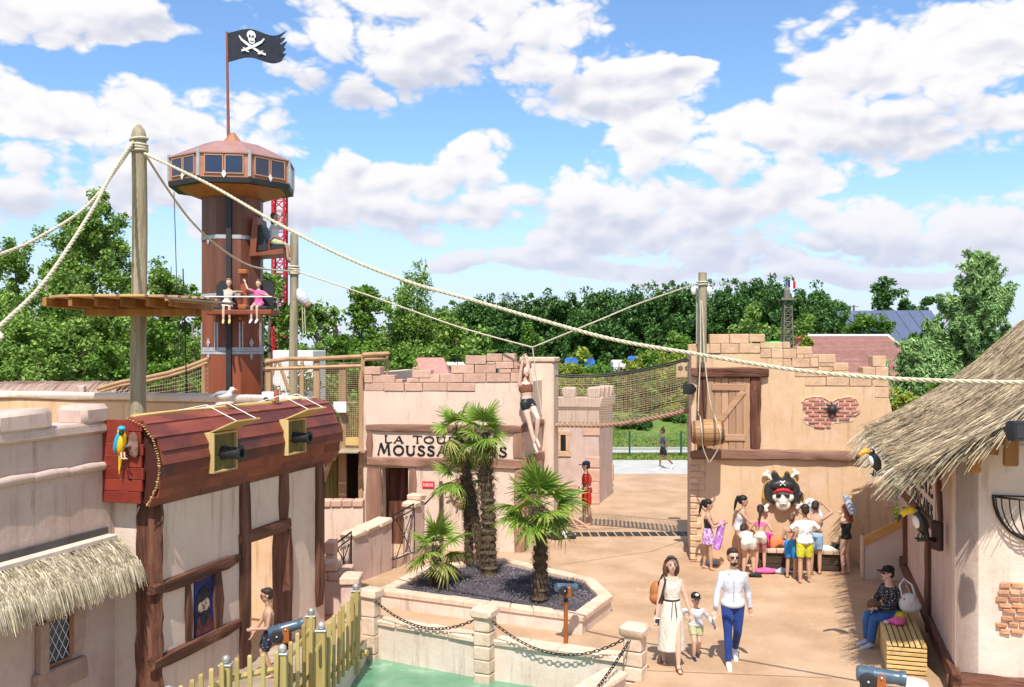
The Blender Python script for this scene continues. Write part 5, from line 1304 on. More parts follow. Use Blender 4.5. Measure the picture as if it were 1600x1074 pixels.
for k in range(8):
    o8 = octo(rb_+.015, 0); a0, a1 = o8[k], o8[(k+1) % 8]; mid = (a0+a1)/2; d = (a1-a0).normalized(); nrm = Vector((mid.x, mid.y, 0)).normalized()
    if nrm.y > .3: continue
    for z_, s_ in ((zz(381), .085), (zz(557), .085), (zz(536), .11)):
        mb = MB(); c_ = mid+nrm*.006+Vector((0,0,z_-.0))
        mb.loft([[c_+Vector((0,0,s_*1.2)), c_+d*s_*.7, c_-Vector((0,0,s_*1.2)), c_-d*s_*.7], [q_+nrm*.008 for q_ in (c_+Vector((0,0,s_*1.2)), c_+d*s_*.7, c_-Vector((0,0,s_*1.2)), c_-d*s_*.7)]])
        mb.ell(c_+nrm*.01, .018, 6, 4); mb.build('diamond_plate', steel2, ride)
    for s_ in (-.28, .28):
        for zq in ((zz(505), zz(546)),):
            c_ = mid+d*s_+nrm*.003; MB().loft([[c_+d*.02+Vector((0,0,zq[1])), c_-d*.02+Vector((0,0,zq[1])), c_-d*.02+Vector((0,0,zq[0])), c_+d*.02+Vector((0,0,zq[0]))], [c_+nrm*.006+d*.02+Vector((0,0,zq[1])), c_+nrm*.006-d*.02+Vector((0,0,zq[1])), c_+nrm*.006-d*.02+Vector((0,0,zq[0])), c_+nrm*.006+d*.02+Vector((0,0,zq[0]))]]).build('steel_strip', steel2, ride)
bx('guide_rail', M_['black'], .06, .19, -rb_-.02, -rb_+.3, 0, zz(298), ride, b=0, M=Matrix.Rotation(-R(8), 4, 'Z'))
# cabin
Rc = 95/st/math.cos(math.pi/8)*.93
Yf = Yt-Rc*.96; zc0, zc1 = zz(276, Yf), zz(237, Yf)
MB().loft([octo(rb_+.02, zz(306, Yt-.75)), octo(Rc*.96, zz(281, Yf))], cap=False).build('soffit', mat('soffit_board', (.34,.12,.04), (.44,.18,.06), rough=.5, scale=3, rv=0), ride)
MB().loft([octo(Rc*1.01, zz(284, Yf)), octo(Rc*1.02, zz(276, Yf))], cap=True).build('fascia', M_['black'], ride)
MB().loft([octo(Rc*.97, zc0), octo(Rc*.97, zc1)], cap=False).build('cabin_core', M_['cabin'], ride)
for k in range(8):
    o0, o1 = octo(Rc, zc0), octo(Rc, zc1); a0, a1 = o0[k], o0[(k+1) % 8]; d = (a1-a0); L_ = d.length; d.normalize(); mid = (a0+a1)/2; nrm = Vector((mid.x, mid.y, 0)).normalized()
    M = Matrix.Translation(mid) @ Matrix(((d.x, nrm.x, 0, 0), (d.y, nrm.y, 0, 0), (0, 0, 1, 0), (0, 0, 0, 1)))
    hC = zc1-zc0
    right_face = nrm.x > .8 and True
    MB().box(-L_/2, L_/2, -.05, 0, 0.004, hC, 0, M=M).build('cabin_panel', M_['steel'] if right_face else M_['cabin'], ride)
    if not right_face:
        for s_ in (-1, 1):
            cx_ = s_*L_*.20; ww, hh = L_*.165, hC*.34
            f = MB(); zc_ = hC*.52
            MB().box(cx_-ww, cx_+ww, .012, .022, zc_-hh, zc_+hh, 0, M=M).build('window', M_['glass'], ride)
            for q_ in ((cx_-ww-.03, cx_-ww, zc_-hh-.03, zc_+hh+.03), (cx_+ww, cx_+ww+.03, zc_-hh-.03, zc_+hh+.03), (cx_-ww, cx_+ww, zc_-hh-.03, zc_-hh), (cx_-ww, cx_+ww, zc_+hh, zc_+hh+.03)): f.box(q_[0], q_[1], .0, .035, q_[2], q_[3], .004, M=M)
            f.build('window_frame', mat('cabin_trim', (.42,.21,.13), (.48,.26,.17), rough=.6, rv=.05), ride)
        mb = MB(); mb.loft([[M @ Vector((x_, .03, hC*.12+z_)) for x_, z_ in ((0,.1),(.06,0),(0,-.1),(-.06,0))], [M @ Vector((x_, .045, hC*.12+z_)) for x_, z_ in ((0,.1),(.06,0),(0,-.1),(-.06,0))]]); mb.build('diamond_plate', M_['white'], ride)
    MB().tube([o0[k]*1.005+Vector((0,0,-.02)), o1[k]*1.005+Vector((0,0,.02-0*1))], .045, 6).build('corner_strip', M_['steel'], ride)
apex = .42
zr = zc1
for k in range(8):
    a0, a1 = octo(Rc*1.03, zr)[k], octo(Rc*1.03, zr)[(k+1) % 8]; b0, b1 = octo(apex*.95, zz(227))[k], octo(apex*.95, zz(227))[(k+1) % 8]
    c0, c1 = octo(Rc*.45, zz(229))[k], octo(Rc*.45, zz(229))[(k+1) % 8]
    dn = Vector((0,0,-.03))
    mb = MB(); mb.add([a0,a1,c1,c0,b1,b0,a0+dn,a1+dn,c1+dn,c0+dn,b1+dn,b0+dn], [(0,1,2,3),(3,2,4,5),(0,6,7,1),(6,9,8,7),(9,11,10,8),(4,10,11,5),(1,7,8,2),(2,8,10,4),(0,3,9,6),(3,5,11,9)]); mb.build('roof_panel', M_['towerroof'], ride)
MB().loft([octo(.36, zz(227)-.06), octo(.06, zz(208))]).build('finial', mat('brown_finial', (.35,.15,.08), (.42,.2,.11), rough=.6), ride)
fp = thing('flag_pole', 'thin reddish flag pole on the ride roof', 'flag pole', T(P(357,0,Yt).x-.05+.1, Yt, 0))
fp.matrix_local = T(P(357,0,Yt).x, Yt, zz(212))
MB().tube([(0,0,-.1), (-.045,0,zz(50)-zz(212))], [.045,.03], 8).build('pole', mat('reddish_brown_pole', (.20,.06,.04), (.28,.10,.07), rough=.5), fp, smooth=True)
# flag with skull and crossed swords
flg = thing('pirate_flag', 'black flag with white skull and crossed swords, ragged at its right edge', 'flag', T(P(355,0,Yt).x, Yt-.0, zz(99)))
FW_, FH_ = 90/st, 46/st
def fpt(a, b_, up=0):
    """flag cloth point, a along 0..1, b up 0..1"""
    x_ = a*FW_; z_ = b_*FH_*(1-.06*a)+.17*math.sin(a*math.pi*2.05-.25)*(.25+a*.55)+.12*a+.03
    y_ = .10*math.sin(a*math.pi*2.6+.8)*a-up
    return Vector((x_, y_, z_))
mb = MB(); nx_, nz_ = 60, 26
rag = [1-.09*rnd.random()-.05*math.sin(j*1.2)-.06*(j/26) for j in range(nz_+1)]
for j in range(nz_+1):
    for i in range(nx_+1): mb.v.append(tuple(fpt(i/nx_*(rag[j]*1.0+.09-.03), j/nz_)))
for j in range(nz_):
    for i in range(nx_): a_ = j*(nx_+1)+i; mb.f.append((a_, a_+1, a_+nx_+2, a_+nx_+1)); mb.m.append(0)
cl = mb.build('cloth', mat('navy_black_flag_cloth', (.018,.022,.035), (.03,.035,.055), rough=.8, scale=4, bump=.2, rv=0), flg, smooth='all', fix=False)
mwf = mat('white_flag_print', (.72,.72,.70), rough=.8, rv=0, bump=0)
def fshape(name, poly, m_, up): # poly in pixel-like flag units of the enlarged picture -> a,b
    cx_ = sum(p[0] for p in poly)/len(poly); cz_ = sum(p[1] for p in poly)/len(poly)
    def cv(p): return fpt((p[0]-195)/1080, (865-p[1]-(865-330)*0)/560 - .0)
    mb = MB()
    for sgn in (1, -1):
        base = len(mb.v); mb.v.append(tuple(cvf(cx_, cz_, up*sgn)))
        for p in poly: mb.v.append(tuple(cvf(p[0], p[1], up*sgn)))
        n_ = len(poly)
        for i in range(n_): mb.f.append((base, base+1+i, base+1+(i+1) % n_)); mb.m.append(0)
    mb.build(name, m_, cl, fix=False)
def cvf(px_, py_, up):
    a_ = (px_-195)/1085
    base = .17*math.sin(a_*math.pi*2.05-.25)*(.25+a_*.55)+.12*a_+.03
    # keep the emblem undistorted: height from the cloth's middle
    b_ = (600-py_)/540+.5
    p = fpt(a_, b_); p.y -= up; return p
def oval(cx_, cy_, rx, ry, n_=14): return [(cx_+rx*math.cos(2*math.pi*i/n_), cy_+ry*math.sin(2*math.pi*i/n_)) for i in range(n_)]
def blade(pts, w_):
    L_, R_ = [], []
    for i, (x_, y_) in enumerate(pts):
        dx, dy = pts[min(i+1,len(pts)-1)][0]-pts[max(i-1,0)][0], pts[min(i+1,len(pts)-1)][1]-pts[max(i-1,0)][1]; l_ = math.hypot(dx, dy); ww = w_*math.sin(math.pi*min(1, .12+.62*i/(len(pts)-1)))
        L_.append((x_-dy/l_*ww, y_+dx/l_*ww)); R_.append((x_+dy/l_*ww, y_-dx/l_*ww))
    return L_, R_
def fstrip(name, pts, w_, m_, up):
    L_, R_ = blade(pts, w_); mb = MB()
    for sgn in (1, -1):
        b0 = len(mb.v); n_ = len(L_)
        for a_, b_ in zip(L_, R_): mb.v.append(tuple(cvf(*a_, up*sgn))); mb.v.append(tuple(cvf(*b_, up*sgn)))
        for i in range(n_-1): o_ = b0+2*i; mb.f.append((o_, o_+1, o_+3, o_+2)); mb.m.append(0)
    mb.build(name, m_, cl, fix=False)
dy_ = 60
fstrip('sword', [(x_, y_+dy_) for x_, y_ in ((420,375),(470,460),(560,540),(680,610),(820,665),(925,670))], 26, mwf, .028)
fstrip('sword', [(x_, y_+dy_) for x_, y_ in ((900,375),(850,460),(760,545),(660,615),(560,655),(470,665))], 26, mwf, .034)
fstrip('sword_guard', [(500,610+dy_),(545,650+dy_),(570,690+dy_),(620,705+dy_)], 13, mwf, .040); fstrip('sword_guard', [(880,610+dy_),(850,650+dy_),(830,690+dy_),(785,705+dy_)], 13, mwf, .040)
fshape('skull', oval(662,385+dy_,88,82,18), mwf, .040); fshape('skull_jaw', [(x_, y_+dy_) for x_, y_ in ((600,440),(725,440),(735,500),(715,540),(675,552),(635,540),(612,500))], mwf, .044)
for cx_ in (633, 697): fshape('eye_socket', oval(cx_, 412+dy_, 22, 24, 10), M_['black'], .05)
fshape('nose_hole', [(670,432+dy_),(682,452+dy_),(658,452+dy_)], M_['black'], .05); fstrip('mouth', [(635,498+dy_),(675,508+dy_),(715,498+dy_)], 10, M_['black'], .052)
# front double seat and side seat
zs_ = zz(484, Yt-.9)
seat = thing('ride_seat', 'front double seat of the drop ride with lap bar', 'ride seat', T(P(382,0,Yt-.95).x, Yt-.95, zs_))
for s_ in (-1, 1):
    x_ = s_*.42
    MB().box(x_-.27, x_+.27, -.42, .05, -.02, .07, .03).build('cushion', M_['black'], seat)
    bk_ = MB(); bk_.prism([(x_-.25+.05*s_,.02),(x_+.25+.05*s_,.02),(x_+.20+.12*s_,.62),(x_+.10+.12*s_,.74),(x_-.08+.12*s_,.74),(x_-.2+.12*s_,.6)], .02, .12); bk_.build('backrest', M_['black'], seat)
MB().box(-.86, .86, -.46, .10, -.15, -.02, .02).build('frame', M_['towerlow'], seat)
MB().box(-.10, .10, -.05, .15, -.3, .95, .03).build('column', M_['towerlow'], seat)
for z_ in (.05, .95): MB().box(-.12, .12, -.22, .0, z_-.06, z_+.07, .03).build('box', M_['orange'], seat)
MB().tube([(-.85,-.50,.30), (.85,-.50,.30)], .02, 8).build('lap_bar', M_['steel'], seat)
for s_ in (-1, 1): MB().tube([(s_*.85,-.50,.30), (s_*.85,.0,.28), (s_*.85,.05,-.02)], .018, 6).build('bar_arm', M_['steel'], seat)
seat2 = thing('ride_seat', 'side seat of the drop ride higher up on its right', 'ride seat', T(P(428,0,Yt).x, Yt-.1, zz(401)))
MB().prism([(-.50,-.05),(-.42,.75),(-.40,.98),(-.30,.98),(-.28,.8),(-.32,.05),(.38,.16),(.40,.02)], -.5, .5).build('shell', M_['towerlow'], seat2)
MB().prism([(-.31,.10),(-.30,.75),(-.22,.80),(-.08,.28),(.38,.28),(.40,.18),(-.1,.12)], -.38, .38).build('cushion', M_['black'], seat2)
MB().tube([(.02,-.42,.1), (.0,-.44,.32), (.14,-.44,.46), (.34,-.42,.4)], .025, 6).build('arm_hoop', M_['towerlow'], seat2, smooth=True)
# ================================================================== PALMS
def frond_mesh(name, Rr, droop, seed, m_, nl=26, spread=R(235)):
    r_ = random.Random(seed); mb = MB(); Lp = .46*Rr
    pet = [Vector((Lp*t, 0, .10*Rr*math.sin(t*1.6)-droop*.10*t*t)) for t in (0,.25,.5,.75,1)]
    mb.tube(pet, [.014,.011,.009,.008,.007], 4)
    c = pet[-1]; dirp = (pet[-1]-pet[-2]).normalized()
    for i in range(nl):
        a_ = -spread/2+spread*i/(nl-1)+r_.uniform(-.03,.03); L_ = Rr*.60*(1-.28*(abs(a_)/(spread/2))**2)*r_.uniform(.9,1.06)
        d = Vector((math.cos(a_), math.sin(a_), .22-.1*abs(math.sin(a_)))).normalized(); s_ = Vector((-math.sin(a_), math.cos(a_), 0))
        n_ = 5; vs_ = []; dr_ = droop*r_.uniform(.5,1.4)
        for k in range(n_+1):
            t = k/n_; w_ = .024*Rr*(1-.15*t-.80*t**3)*(.5+.9*min(1,t*3)); p = c+d*L_*t+Vector((0,0,-dr_*L_*t*t*.55))+dirp*0
            vs_ += [p-s_*w_+Vector((0,0,.008)), p, p+s_*w_+Vector((0,0,.008))]
        fs = []
        for k in range(n_): o = 3*k; fs += [(o,o+1,o+4,o+3),(o+1,o+2,o+5,o+4)]
        mb.add(vs_, fs)
    return mb.mesh(name, m_, fix=False)
def palm(label, base, top, rt, Rr, nf, seed, oldfrac=.2, elmin=-55, elmax=70):
    r_ = random.Random(seed); base, top = Vector(base), Vector(top)
    t_ = thing('palm_tree', label, 'palm tree', Matrix.Translation(base), 'palms of the gravel bed')
    d = top-base; mb = MB(); n_ = int(d.length/.05); rings = []
    for i in range(n_+1):
        f_ = i/n_; c = d*f_+Vector((.05*math.sin(f_*3), 0, 0))*d.length*.4; q = rt*(1+.18*math.sin(i*2.1)+r_.uniform(-.08,.08))*(1.12-.25*f_ if f_ < .9 else .95)
        rings.append([c+Vector((math.cos(2*math.pi*k/14)*q*(1+r_.uniform(-.08,.08)), math.sin(2*math.pi*k/14)*q*(1+r_.uniform(-.08,.08)), 0)) for k in range(14)])
    mb.loft(rings); mb.build('trunk', M_['palmtrunk'], t_)
    mb = MB()
    for i in range(int(900*d.length)):                      # fibres and old leaf bases
        f_ = r_.random(); a_ = r_.uniform(0, 2*math.pi); c = d*f_+Vector((.05*math.sin(f_*3), 0, 0))*d.length*.4
        o = Vector((math.cos(a_), math.sin(a_), 0)); p = c+o*rt*1.0
        straw(mb, p, o*.8+Vector((0,0,r_.uniform(-1.2,1.2))), r_.uniform(.04,.11), r_.uniform(.004,.014), 2, .3, r=r_)
    mb.build('trunk_fibre', M_['palmtrunk'], t_, kind='stuff', fix=False)
    fm = [frond_mesh('frond', Rr, dd, seed*10+k, M_['palmleaf']) for k, dd in enumerate((.35,.7,1.1))]
    fo = [frond_mesh('frond', Rr, dd, seed*10+5+k, M_['palmold']) for k, dd in enumerate((1.2,1.9))]
    for i in range(nf):
        f_ = i/(nf-1); el = R(elmax+(elmin-elmax)*f_**.9+r_.uniform(-8,8)); az = i*2.39996+r_.uniform(-.2,.2)
        old = f_ > 1-oldfrac
        me = r_.choice(fo) if old else fm[min(2, int(f_*3+r_.uniform(-.4,.4)) if f_ < 1 else 2)]
        M = Matrix.Translation(d+Vector((.0,0,-.12*f_))+Vector((.05*math.sin(3), 0, 0))*d.length*.4) @ Matrix.Rotation(az, 4, 'Z') @ Matrix.Rotation(-el, 4, 'Y') @ Matrix.Rotation(r_.uniform(-.5,.5), 4, 'X') @ Matrix.Scale(r_.uniform(.82,1.06), 4)
        link('frond', me, t_, M)
    return t_
b1 = P(763,898,19.3); b1.z = .3; tp1 = P(752,672,19.3)
palm('tallest palm, with a thick shaggy trunk and drooping fan leaves', b1, tp1, .14, .68, 17, 1, .25, -50, 65)
b2 = P(733,868,20.5); b2.z = .3
palm('slim palm in front of the ship wheel, second tallest', b2, P(724,742,20.5), .09, .78, 12, 2, .1, -35, 65)
b3 = P(843,937,17.5); b3.z = .3
palm('palm with the widest bright fan leaves, right of the others', b3, P(840,790,17.5), .12, .92, 17, 3, .05, -35, 75)
b4 = P(682,912,18.7); b4.z = .3
palm('shortest palm, at the left of the gravel bed', b4, P(681,853,18.7), .09, .80, 12, 4, .1, -35, 75)
palm('leaning palm with a thin trunk, just left of the tallest palm', P(752,880,20.0)*1, P(713,668,20.2), .085, .66, 12, 6, .4, -60, 60)
# ================================================================== TREES
def leaves(name, pts, size, m_, seed, aspect=1.5, up=.4, hang=0):
    g_ = np.random.default_rng(seed); n = len(pts)
    nr = g_.normal(size=(n, 3)); nr[:, 2] = np.abs(nr[:, 2])+up; nr /= np.linalg.norm(nr, axis=1)[:, None]
    t = g_.normal(size=(n, 3)); 
    if hang: t[:, 2] -= hang
    t -= nr*(t*nr).sum(1)[:, None]; t /= np.linalg.norm(t, axis=1)[:, None]; b = np.cross(nr, t)
    s = size*g_.uniform(.6, 1.3, n)[:, None]
    v = np.stack([pts-t*s*aspect*.5, pts+b*s*.42-t*s*.05, pts+t*s*aspect*.5, pts-b*s*.42-t*s*.05], 1).reshape(-1, 3)
    me = bpy.data.meshes.new(name); me.vertices.add(4*n); me.vertices.foreach_set('co', v.astype(np.float32).ravel())
    me.loops.add(4*n); me.loops.foreach_set('vertex_index', np.arange(4*n, dtype=np.int32))
    me.polygons.add(n); me.polygons.foreach_set('loop_start', np.arange(0, 4*n, 4, dtype=np.int32))
    me.update(calc_edges=True); me.validate(); me.materials.append(m_)
    return me
SH = {'round': lambda t: math.sin(math.pi*min(1, .12+.88*t))**.55 if t < 1 else 0,
      'egg': lambda t: (math.sin(math.pi*(.1+.9*t**.85))**.7) if t < 1 else 0,
      'cone': lambda t: (1-t)**.75*(min(1, t*8)**.5),
      'poplar': lambda t: min(1, .75+t)*(1-t**2.6)**.8*min(1, (t+.02)*9)**.4,
      'bush': lambda t: (1-t**2.2)**.5, 'tall': lambda t: min(1, .8+t*.6)*(1-t**2.2)**.6 if t < 1 else 0}
def crown_pts(h, w, shape, nclump, nleaf, seed, cr=.16, wob=.25, droop=0):
    """leaf positions in clumps through a crown h tall and w wide, base at z=0"""
    g_ = np.random.default_rng(seed); f = SH[shape]; C_ = []
    LB = []
    while len(LB) < max(6, nclump//7):
        t = g_.random(); a = g_.uniform(0, 2*math.pi); lim = f(t)*(1-wob*.5+wob*math.sin(3*a+seed+5*t)*.5+wob*.35*math.sin(7*a-9*t+seed))
        r = math.sqrt(g_.random())*.25+.75*g_.random()**.45
        if g_.random() > .25+.75*f(t): continue
        LB.append((r*lim*w/2*math.cos(a), r*lim*w/2*math.sin(a), t*h))
    LB = np.array(LB); C_ = LB[np.arange(nclump) % len(LB)]+g_.normal(size=(nclump, 3))*np.array([.085, .085, .075])*w; C_[:, 2] = np.maximum(C_[:, 2], 0); k = nleaf//nclump; rad = cr*w*g_.uniform(.45, 1.15, nclump)
    d = g_.normal(size=(nclump, k, 3)); d /= np.linalg.norm(d, axis=2)[:, :, None]
    rr_ = g_.random((nclump, k, 1))**.45; d[:, :, 2] *= .75
    p = C_[:, None, :]+d*rr_*rad[:, None, None]
    if droop: p[:, :, 2] -= droop*rad[:, None]*g_.random((nclump, k))**2*2.2
    return p.reshape(-1, 3)
def trunk_mesh(h, r_, seed, m_, limbs=7, hc=.35, spread=.3):
    q = random.Random(seed); mb = MB()
    mb.tube([(0,0,-.1),(.02*h*q.uniform(-1,1),0,h*.3),(.03*h*q.uniform(-1,1),.02*h,h*.6),(.03*h*q.uniform(-1,1),0,h*.93)], [r_*1.3,r_,r_*.6,r_*.12], 8)
    for i in range(limbs):
        z_ = h*(hc+(.85-hc)*i/limbs); a_ = q.uniform(0, 6.28); L_ = h*spread*(1-.55*i/limbs)*q.uniform(.7,1.1)
        mb.tube([(0,0,z_),(math.cos(a_)*L_*.5,math.sin(a_)*L_*.5,z_+L_*.35),(math.cos(a_)*L_,math.sin(a_)*L_,z_+L_*.75)], [r_*.4,r_*.25,r_*.06], 5)
    return mb.mesh('trunk', m_, smooth='all')
TC = {}
def tree(name, label, u, vt, Y, w, shape='round', m_='leafA', hc=.3, kind=None, n=9000, nc=160, ls=.22, cr=.16, group=None, seed=1, h=None, droop=0, cat='tree', zb=0, hang=0, wob=.25, up=.4, rot=None):
    X = (u-U0)*Y/F; h = h or (H-(vt-V0)*Y/F-zb)
    t_ = thing(name, label, cat, T(X, Y, zb, rot if rot is not None else rnd.uniform(0, 6.28)), group)
    key = (kind, shape, m_)
    if kind is None or key not in TC:
        cm = leaves('crown', crown_pts(h*(1-hc), w, shape, nc, n, seed, cr, wob, droop), ls, M_[m_], seed, hang=hang, up=up); tm = trunk_mesh(h, max(.035*w, .05), seed, M_['bark'], hc=hc)
        if kind is not None: TC[key] = (cm, tm, h, w)
        h0, w0 = h, w
    else: cm, tm, h0, w0 = TC[key]
    S = Matrix.Diagonal((w/w0, w/w0, h/h0, 1))
    link('crown', cm, t_, Matrix.Translation((0,0,h*hc)) @ S)
    link('trunk', tm, t_, S)
    return t_
# far windbreak of poplars
rr = random.Random(11); xs_ = 664; i = 0
tops = [(664,482),(690,478),(716,476),(742,470),(768,470),(796,468),(822,466),(850,470),(872,464),(900,459),(925,466),(951,457),(982,460),(1010,455),(1042,449),(1070,452),(1098,452),(1128,447),(1158,446),(1190,443),(1222,445),(1256,452),(1280,468)]
for i, (u_, v_) in enumerate(tops):
    Yp_ = 118-i*1.2+rr.uniform(-3,3)
    tree('poplar_tree', 'dark green tree of the skyline row, '+('leftmost of the row,second,third,fourth,fifth,sixth,seventh,eighth,ninth,tenth,eleventh,twelfth,thirteenth,fourteenth,fifteenth,sixteenth,seventeenth,eighteenth,nineteenth,twentieth,twenty-first,twenty-second,twenty-third'.split(',')[i])+(' from its left end' if i else ''), u_, v_+7, Yp_, 48*Yp_/F*2.3, 'round', 'leafB', .03, kind=f'pop{i%4}', n=22000, nc=380, ls=.26, cr=.09, group='dark windbreak trees on the skyline', seed=20+i%4, wob=.12)
hedge = leaves('far_wood', np.concatenate([crown_pts(6+rr.random()*2, 9, 'bush', 40, 1600, 100+k, .16)+np.array([[x_, 132+rr.uniform(-4,4), 0]]) for k, x_ in enumerate(np.arange(-75, 90, 5.5))]), .5, M_['leafB'], 5)
link('far_wood', hedge, kind='stuff')
# left hand group
tree('birch_tree', 'tall loose birch left of the tallest mast, biggest on the left', 140, 303, 46, 6.4, 'tall', 'leafA', .10, n=70000, nc=420, ls=.125, cr=.075, seed=31, droop=.5, hang=.8, wob=.4)
tree('birch_tree', 'birch at the left picture edge, lower and thinner', 20, 385, 44, 5.2, 'tall', 'leafA', .1, n=42000, nc=300, ls=.12, cr=.085, seed=32, droop=.5, hang=.8, wob=.4)
tree('birch_tree', 'dark birch seen behind the round platform', 262, 395, 50, 5.0, 'tall', 'leafA', .1, n=36000, nc=300, ls=.13, cr=.085, seed=33, droop=.4, hang=.6, wob=.35)
tree('birch_tree', 'broad birch filling the gap left of the tallest mast', 80, 425, 40, 5.0, 'round', 'leafA', .05, n=42000, nc=320, ls=.11, cr=.09, seed=34, droop=.3, wob=.35)
tree('birch_tree', 'thin birch with hanging twigs right of the ride', 425, 392, 40, 3.6, 'egg', 'leafA', .15, n=12000, nc=120, ls=.16, cr=.10, seed=35, droop=1.2, hang=1.2, wob=.5)
tree('birch_tree', 'small birch behind the slim mast', 500, 470, 44, 3.4, 'round', 'leafA', .1, n=7000, nc=130, ls=.17, cr=.13, seed=36, droop=.6, hang=.6, wob=.4)
tree('birch_tree', 'dark dense birch behind the netted ramp', 180, 470, 36, 3.6, 'bush', 'leafA', .05, n=30000, nc=260, ls=.10, cr=.1, seed=37)
for i, (u_, v_, Y_, w_) in enumerate(((30,508,33,3.6),(105,500,34,3.4),(215,505,34,3.2),(300,490,40,4.2),(160,545,30,2.6),(255,520,30,2.8),(60,550,30,3),(480,545,38,3),(520,530,46,4))):
    tree('green_tree', ('leafy tree behind the pink wall at far left','leafy tree behind the castle wall','leafy tree directly behind the tall mast foot','dark tree left of the wooden ride','bright low tree above the ribbed tunnel','bright leafy tree just right of the tall mast','low bushy tree at the left edge','low tree right of the slim mast','tree peeping out behind the bright maple')[i], u_, v_, Y_, w_, 'round', 'leafC' if i in (4, 5) else 'leafA', .02, n=20000, nc=180, ls=.10, cr=.12, seed=50+i)
tree('maple_tree', 'bright green pointed maple behind the wooden walkway', 568, 456, 40, 3.3, 'cone', 'leafC', .04, n=26000, nc=260, ls=.12, cr=.12, seed=61, wob=.3)
tree('maple_tree', 'bright green maple, lower right shoulder beside the sign tower', 622, 552, 37, 1.9, 'round', 'leafC', .04, n=6000, nc=120, ls=.15, cr=.17, seed=62)
tree('maple_tree', 'bright green maple, lower left shoulder behind the walkway', 530, 535, 38, 2.2, 'round', 'leafC', .04, n=6000, nc=120, ls=.16, cr=.17, seed=65)
tree('willow_tree', 'feathery weeping tree behind the bright maple', 650, 440, 66, 6.6, 'egg', 'leafA', .05, n=44000, nc=340, ls=.15, cr=.09, seed=63, droop=1.0, hang=1.5, wob=.3)
tree('willow_tree', 'second feathery tree merging into the dark row', 728, 505, 64, 5, 'round', 'leafA', .05, n=10000, nc=160, ls=.22, cr=.14, seed=64, droop=.8, hang=1.5)
for i, (u_, v_, Y_, w_, sh, m_, lb_) in enumerate(((712,515,44,1.6,'cone','leafC','small pointed fir left above the stepped tower top'),(688,548,42,1.5,'cone','leafC','small fir next to the red tiled hut'),(826,512,60,2.6,'cone','leafC','green fir behind the hanging figure'),(740,545,43,1.4,'round','leafC','round bright shrub above the stepped tower top'))):
    tree('fir_tree', lb_, u_, v_, Y_, w_, sh, m_, .03, n=6000, nc=120, ls=.14, cr=.16, seed=70+i)
for i, (u_, v_, Y_, w_, sh, m_, lb_) in enumerate(((1065,508,70,3.4,'cone','leafC','green conical tree left of the gate mast'),(1165,478,78,4.4,'round','leafA','lighter birch in front of the dark row'),(1245,500,76,5,'round','leafA','lighter tree right of the lattice tower'),(1018,530,56,1.9,'cone','leafC','small bright conical tree behind the net bridge'),(905,540,60,2.5,'cone','leafD','small yellow green tree behind the net bridge'),
   (1350,497,85,4.5,'round','leafC','bright green tree in front of the solar roof'),(1378,503,84,4,'round','leafC','second bright green tree below the solar roof'),(1438,498,60,3,'round','leafC','bright green tree left of the big pine'))):
    tree('green_tree', lb_, u_, v_, Y_, w_, sh, m_, .04, n=8000, nc=130, ls=.2, cr=.15, seed=80+i)
tree('distant_tree', 'round distant tree above the left end of the solar roof', 1290, 458, 170, 9, 'round', 'leafB', .1, n=6000, nc=120, ls=.5, seed=91)
tree('distant_tree', 'distant spreading tree with gaps above the solar roof', 1385, 452, 150, 9, 'round', 'leafB', .3, n=4500, nc=70, ls=.45, cr=.13, seed=92)
tree('distant_tree', 'distant low tree right above the solar roof', 1440, 465, 160, 6, 'round', 'leafB', .2, n=4000, nc=80, ls=.45, seed=93)
tree('distant_tree', 'distant low tree half hidden by the big pine', 1475, 480, 165, 8, 'round', 'leafB', .2, n=4000, nc=80, ls=.45, seed=94)
# big pine on the right
def pine(label, u, vt, Y, w, seed):
    X = (u-U0)*Y/F; h = H-(vt-V0)*Y/F; q = random.Random(seed); t_ = thing('pine_tree', label, 'pine tree', T(X, Y, 0))
    pts = []; mb = MB(); mb.tube([(0,0,0),(.1,0,h*.5),(0,0,h*.98)], [.16,.1,.02], 8); g_ = np.random.default_rng(seed)
    for i in range(105):
        f_ = q.random()**.8; z_ = h*(.12+.84*f_); a_ = q.uniform(0, 6.28); L_ = w/2*(1-f_)**1.05*1.15*q.uniform(.5,1.15)+.12
        end = Vector((math.cos(a_)*L_, math.sin(a_)*L_, z_+L_*.75)); mb.tube([(0,0,z_),tuple(end*.5+Vector((0,0,z_*.5-.08))),tuple(end)], [.03,.02,.008], 4)
        for s_ in range(9):
            t2 = .35+.65*s_/8; p = Vector((0,0,z_)).lerp(end, t2); tip = p+Vector((q.gauss(0,.22),q.gauss(0,.22),q.uniform(.2,.62)))
            for c_ in np.linspace(0, 1, 9): pts.append(np.array(p.lerp(tip, c_))+g_.normal(size=(12, 3))*(.04+.03*(1-c_)))
    link('crown', leaves('crown', np.concatenate(pts), .058, M_['leafE'], seed, aspect=3.2, up=0), t_)
    mb.build('trunk', M_['bark'], t_, smooth='all')
pine('big blue green pine with upright shoots behind the thatched roof', 1530, 402, 33, 5.2, 3)
pine('small blue green pine below the big one', 1432, 545, 30, 2.0, 4)
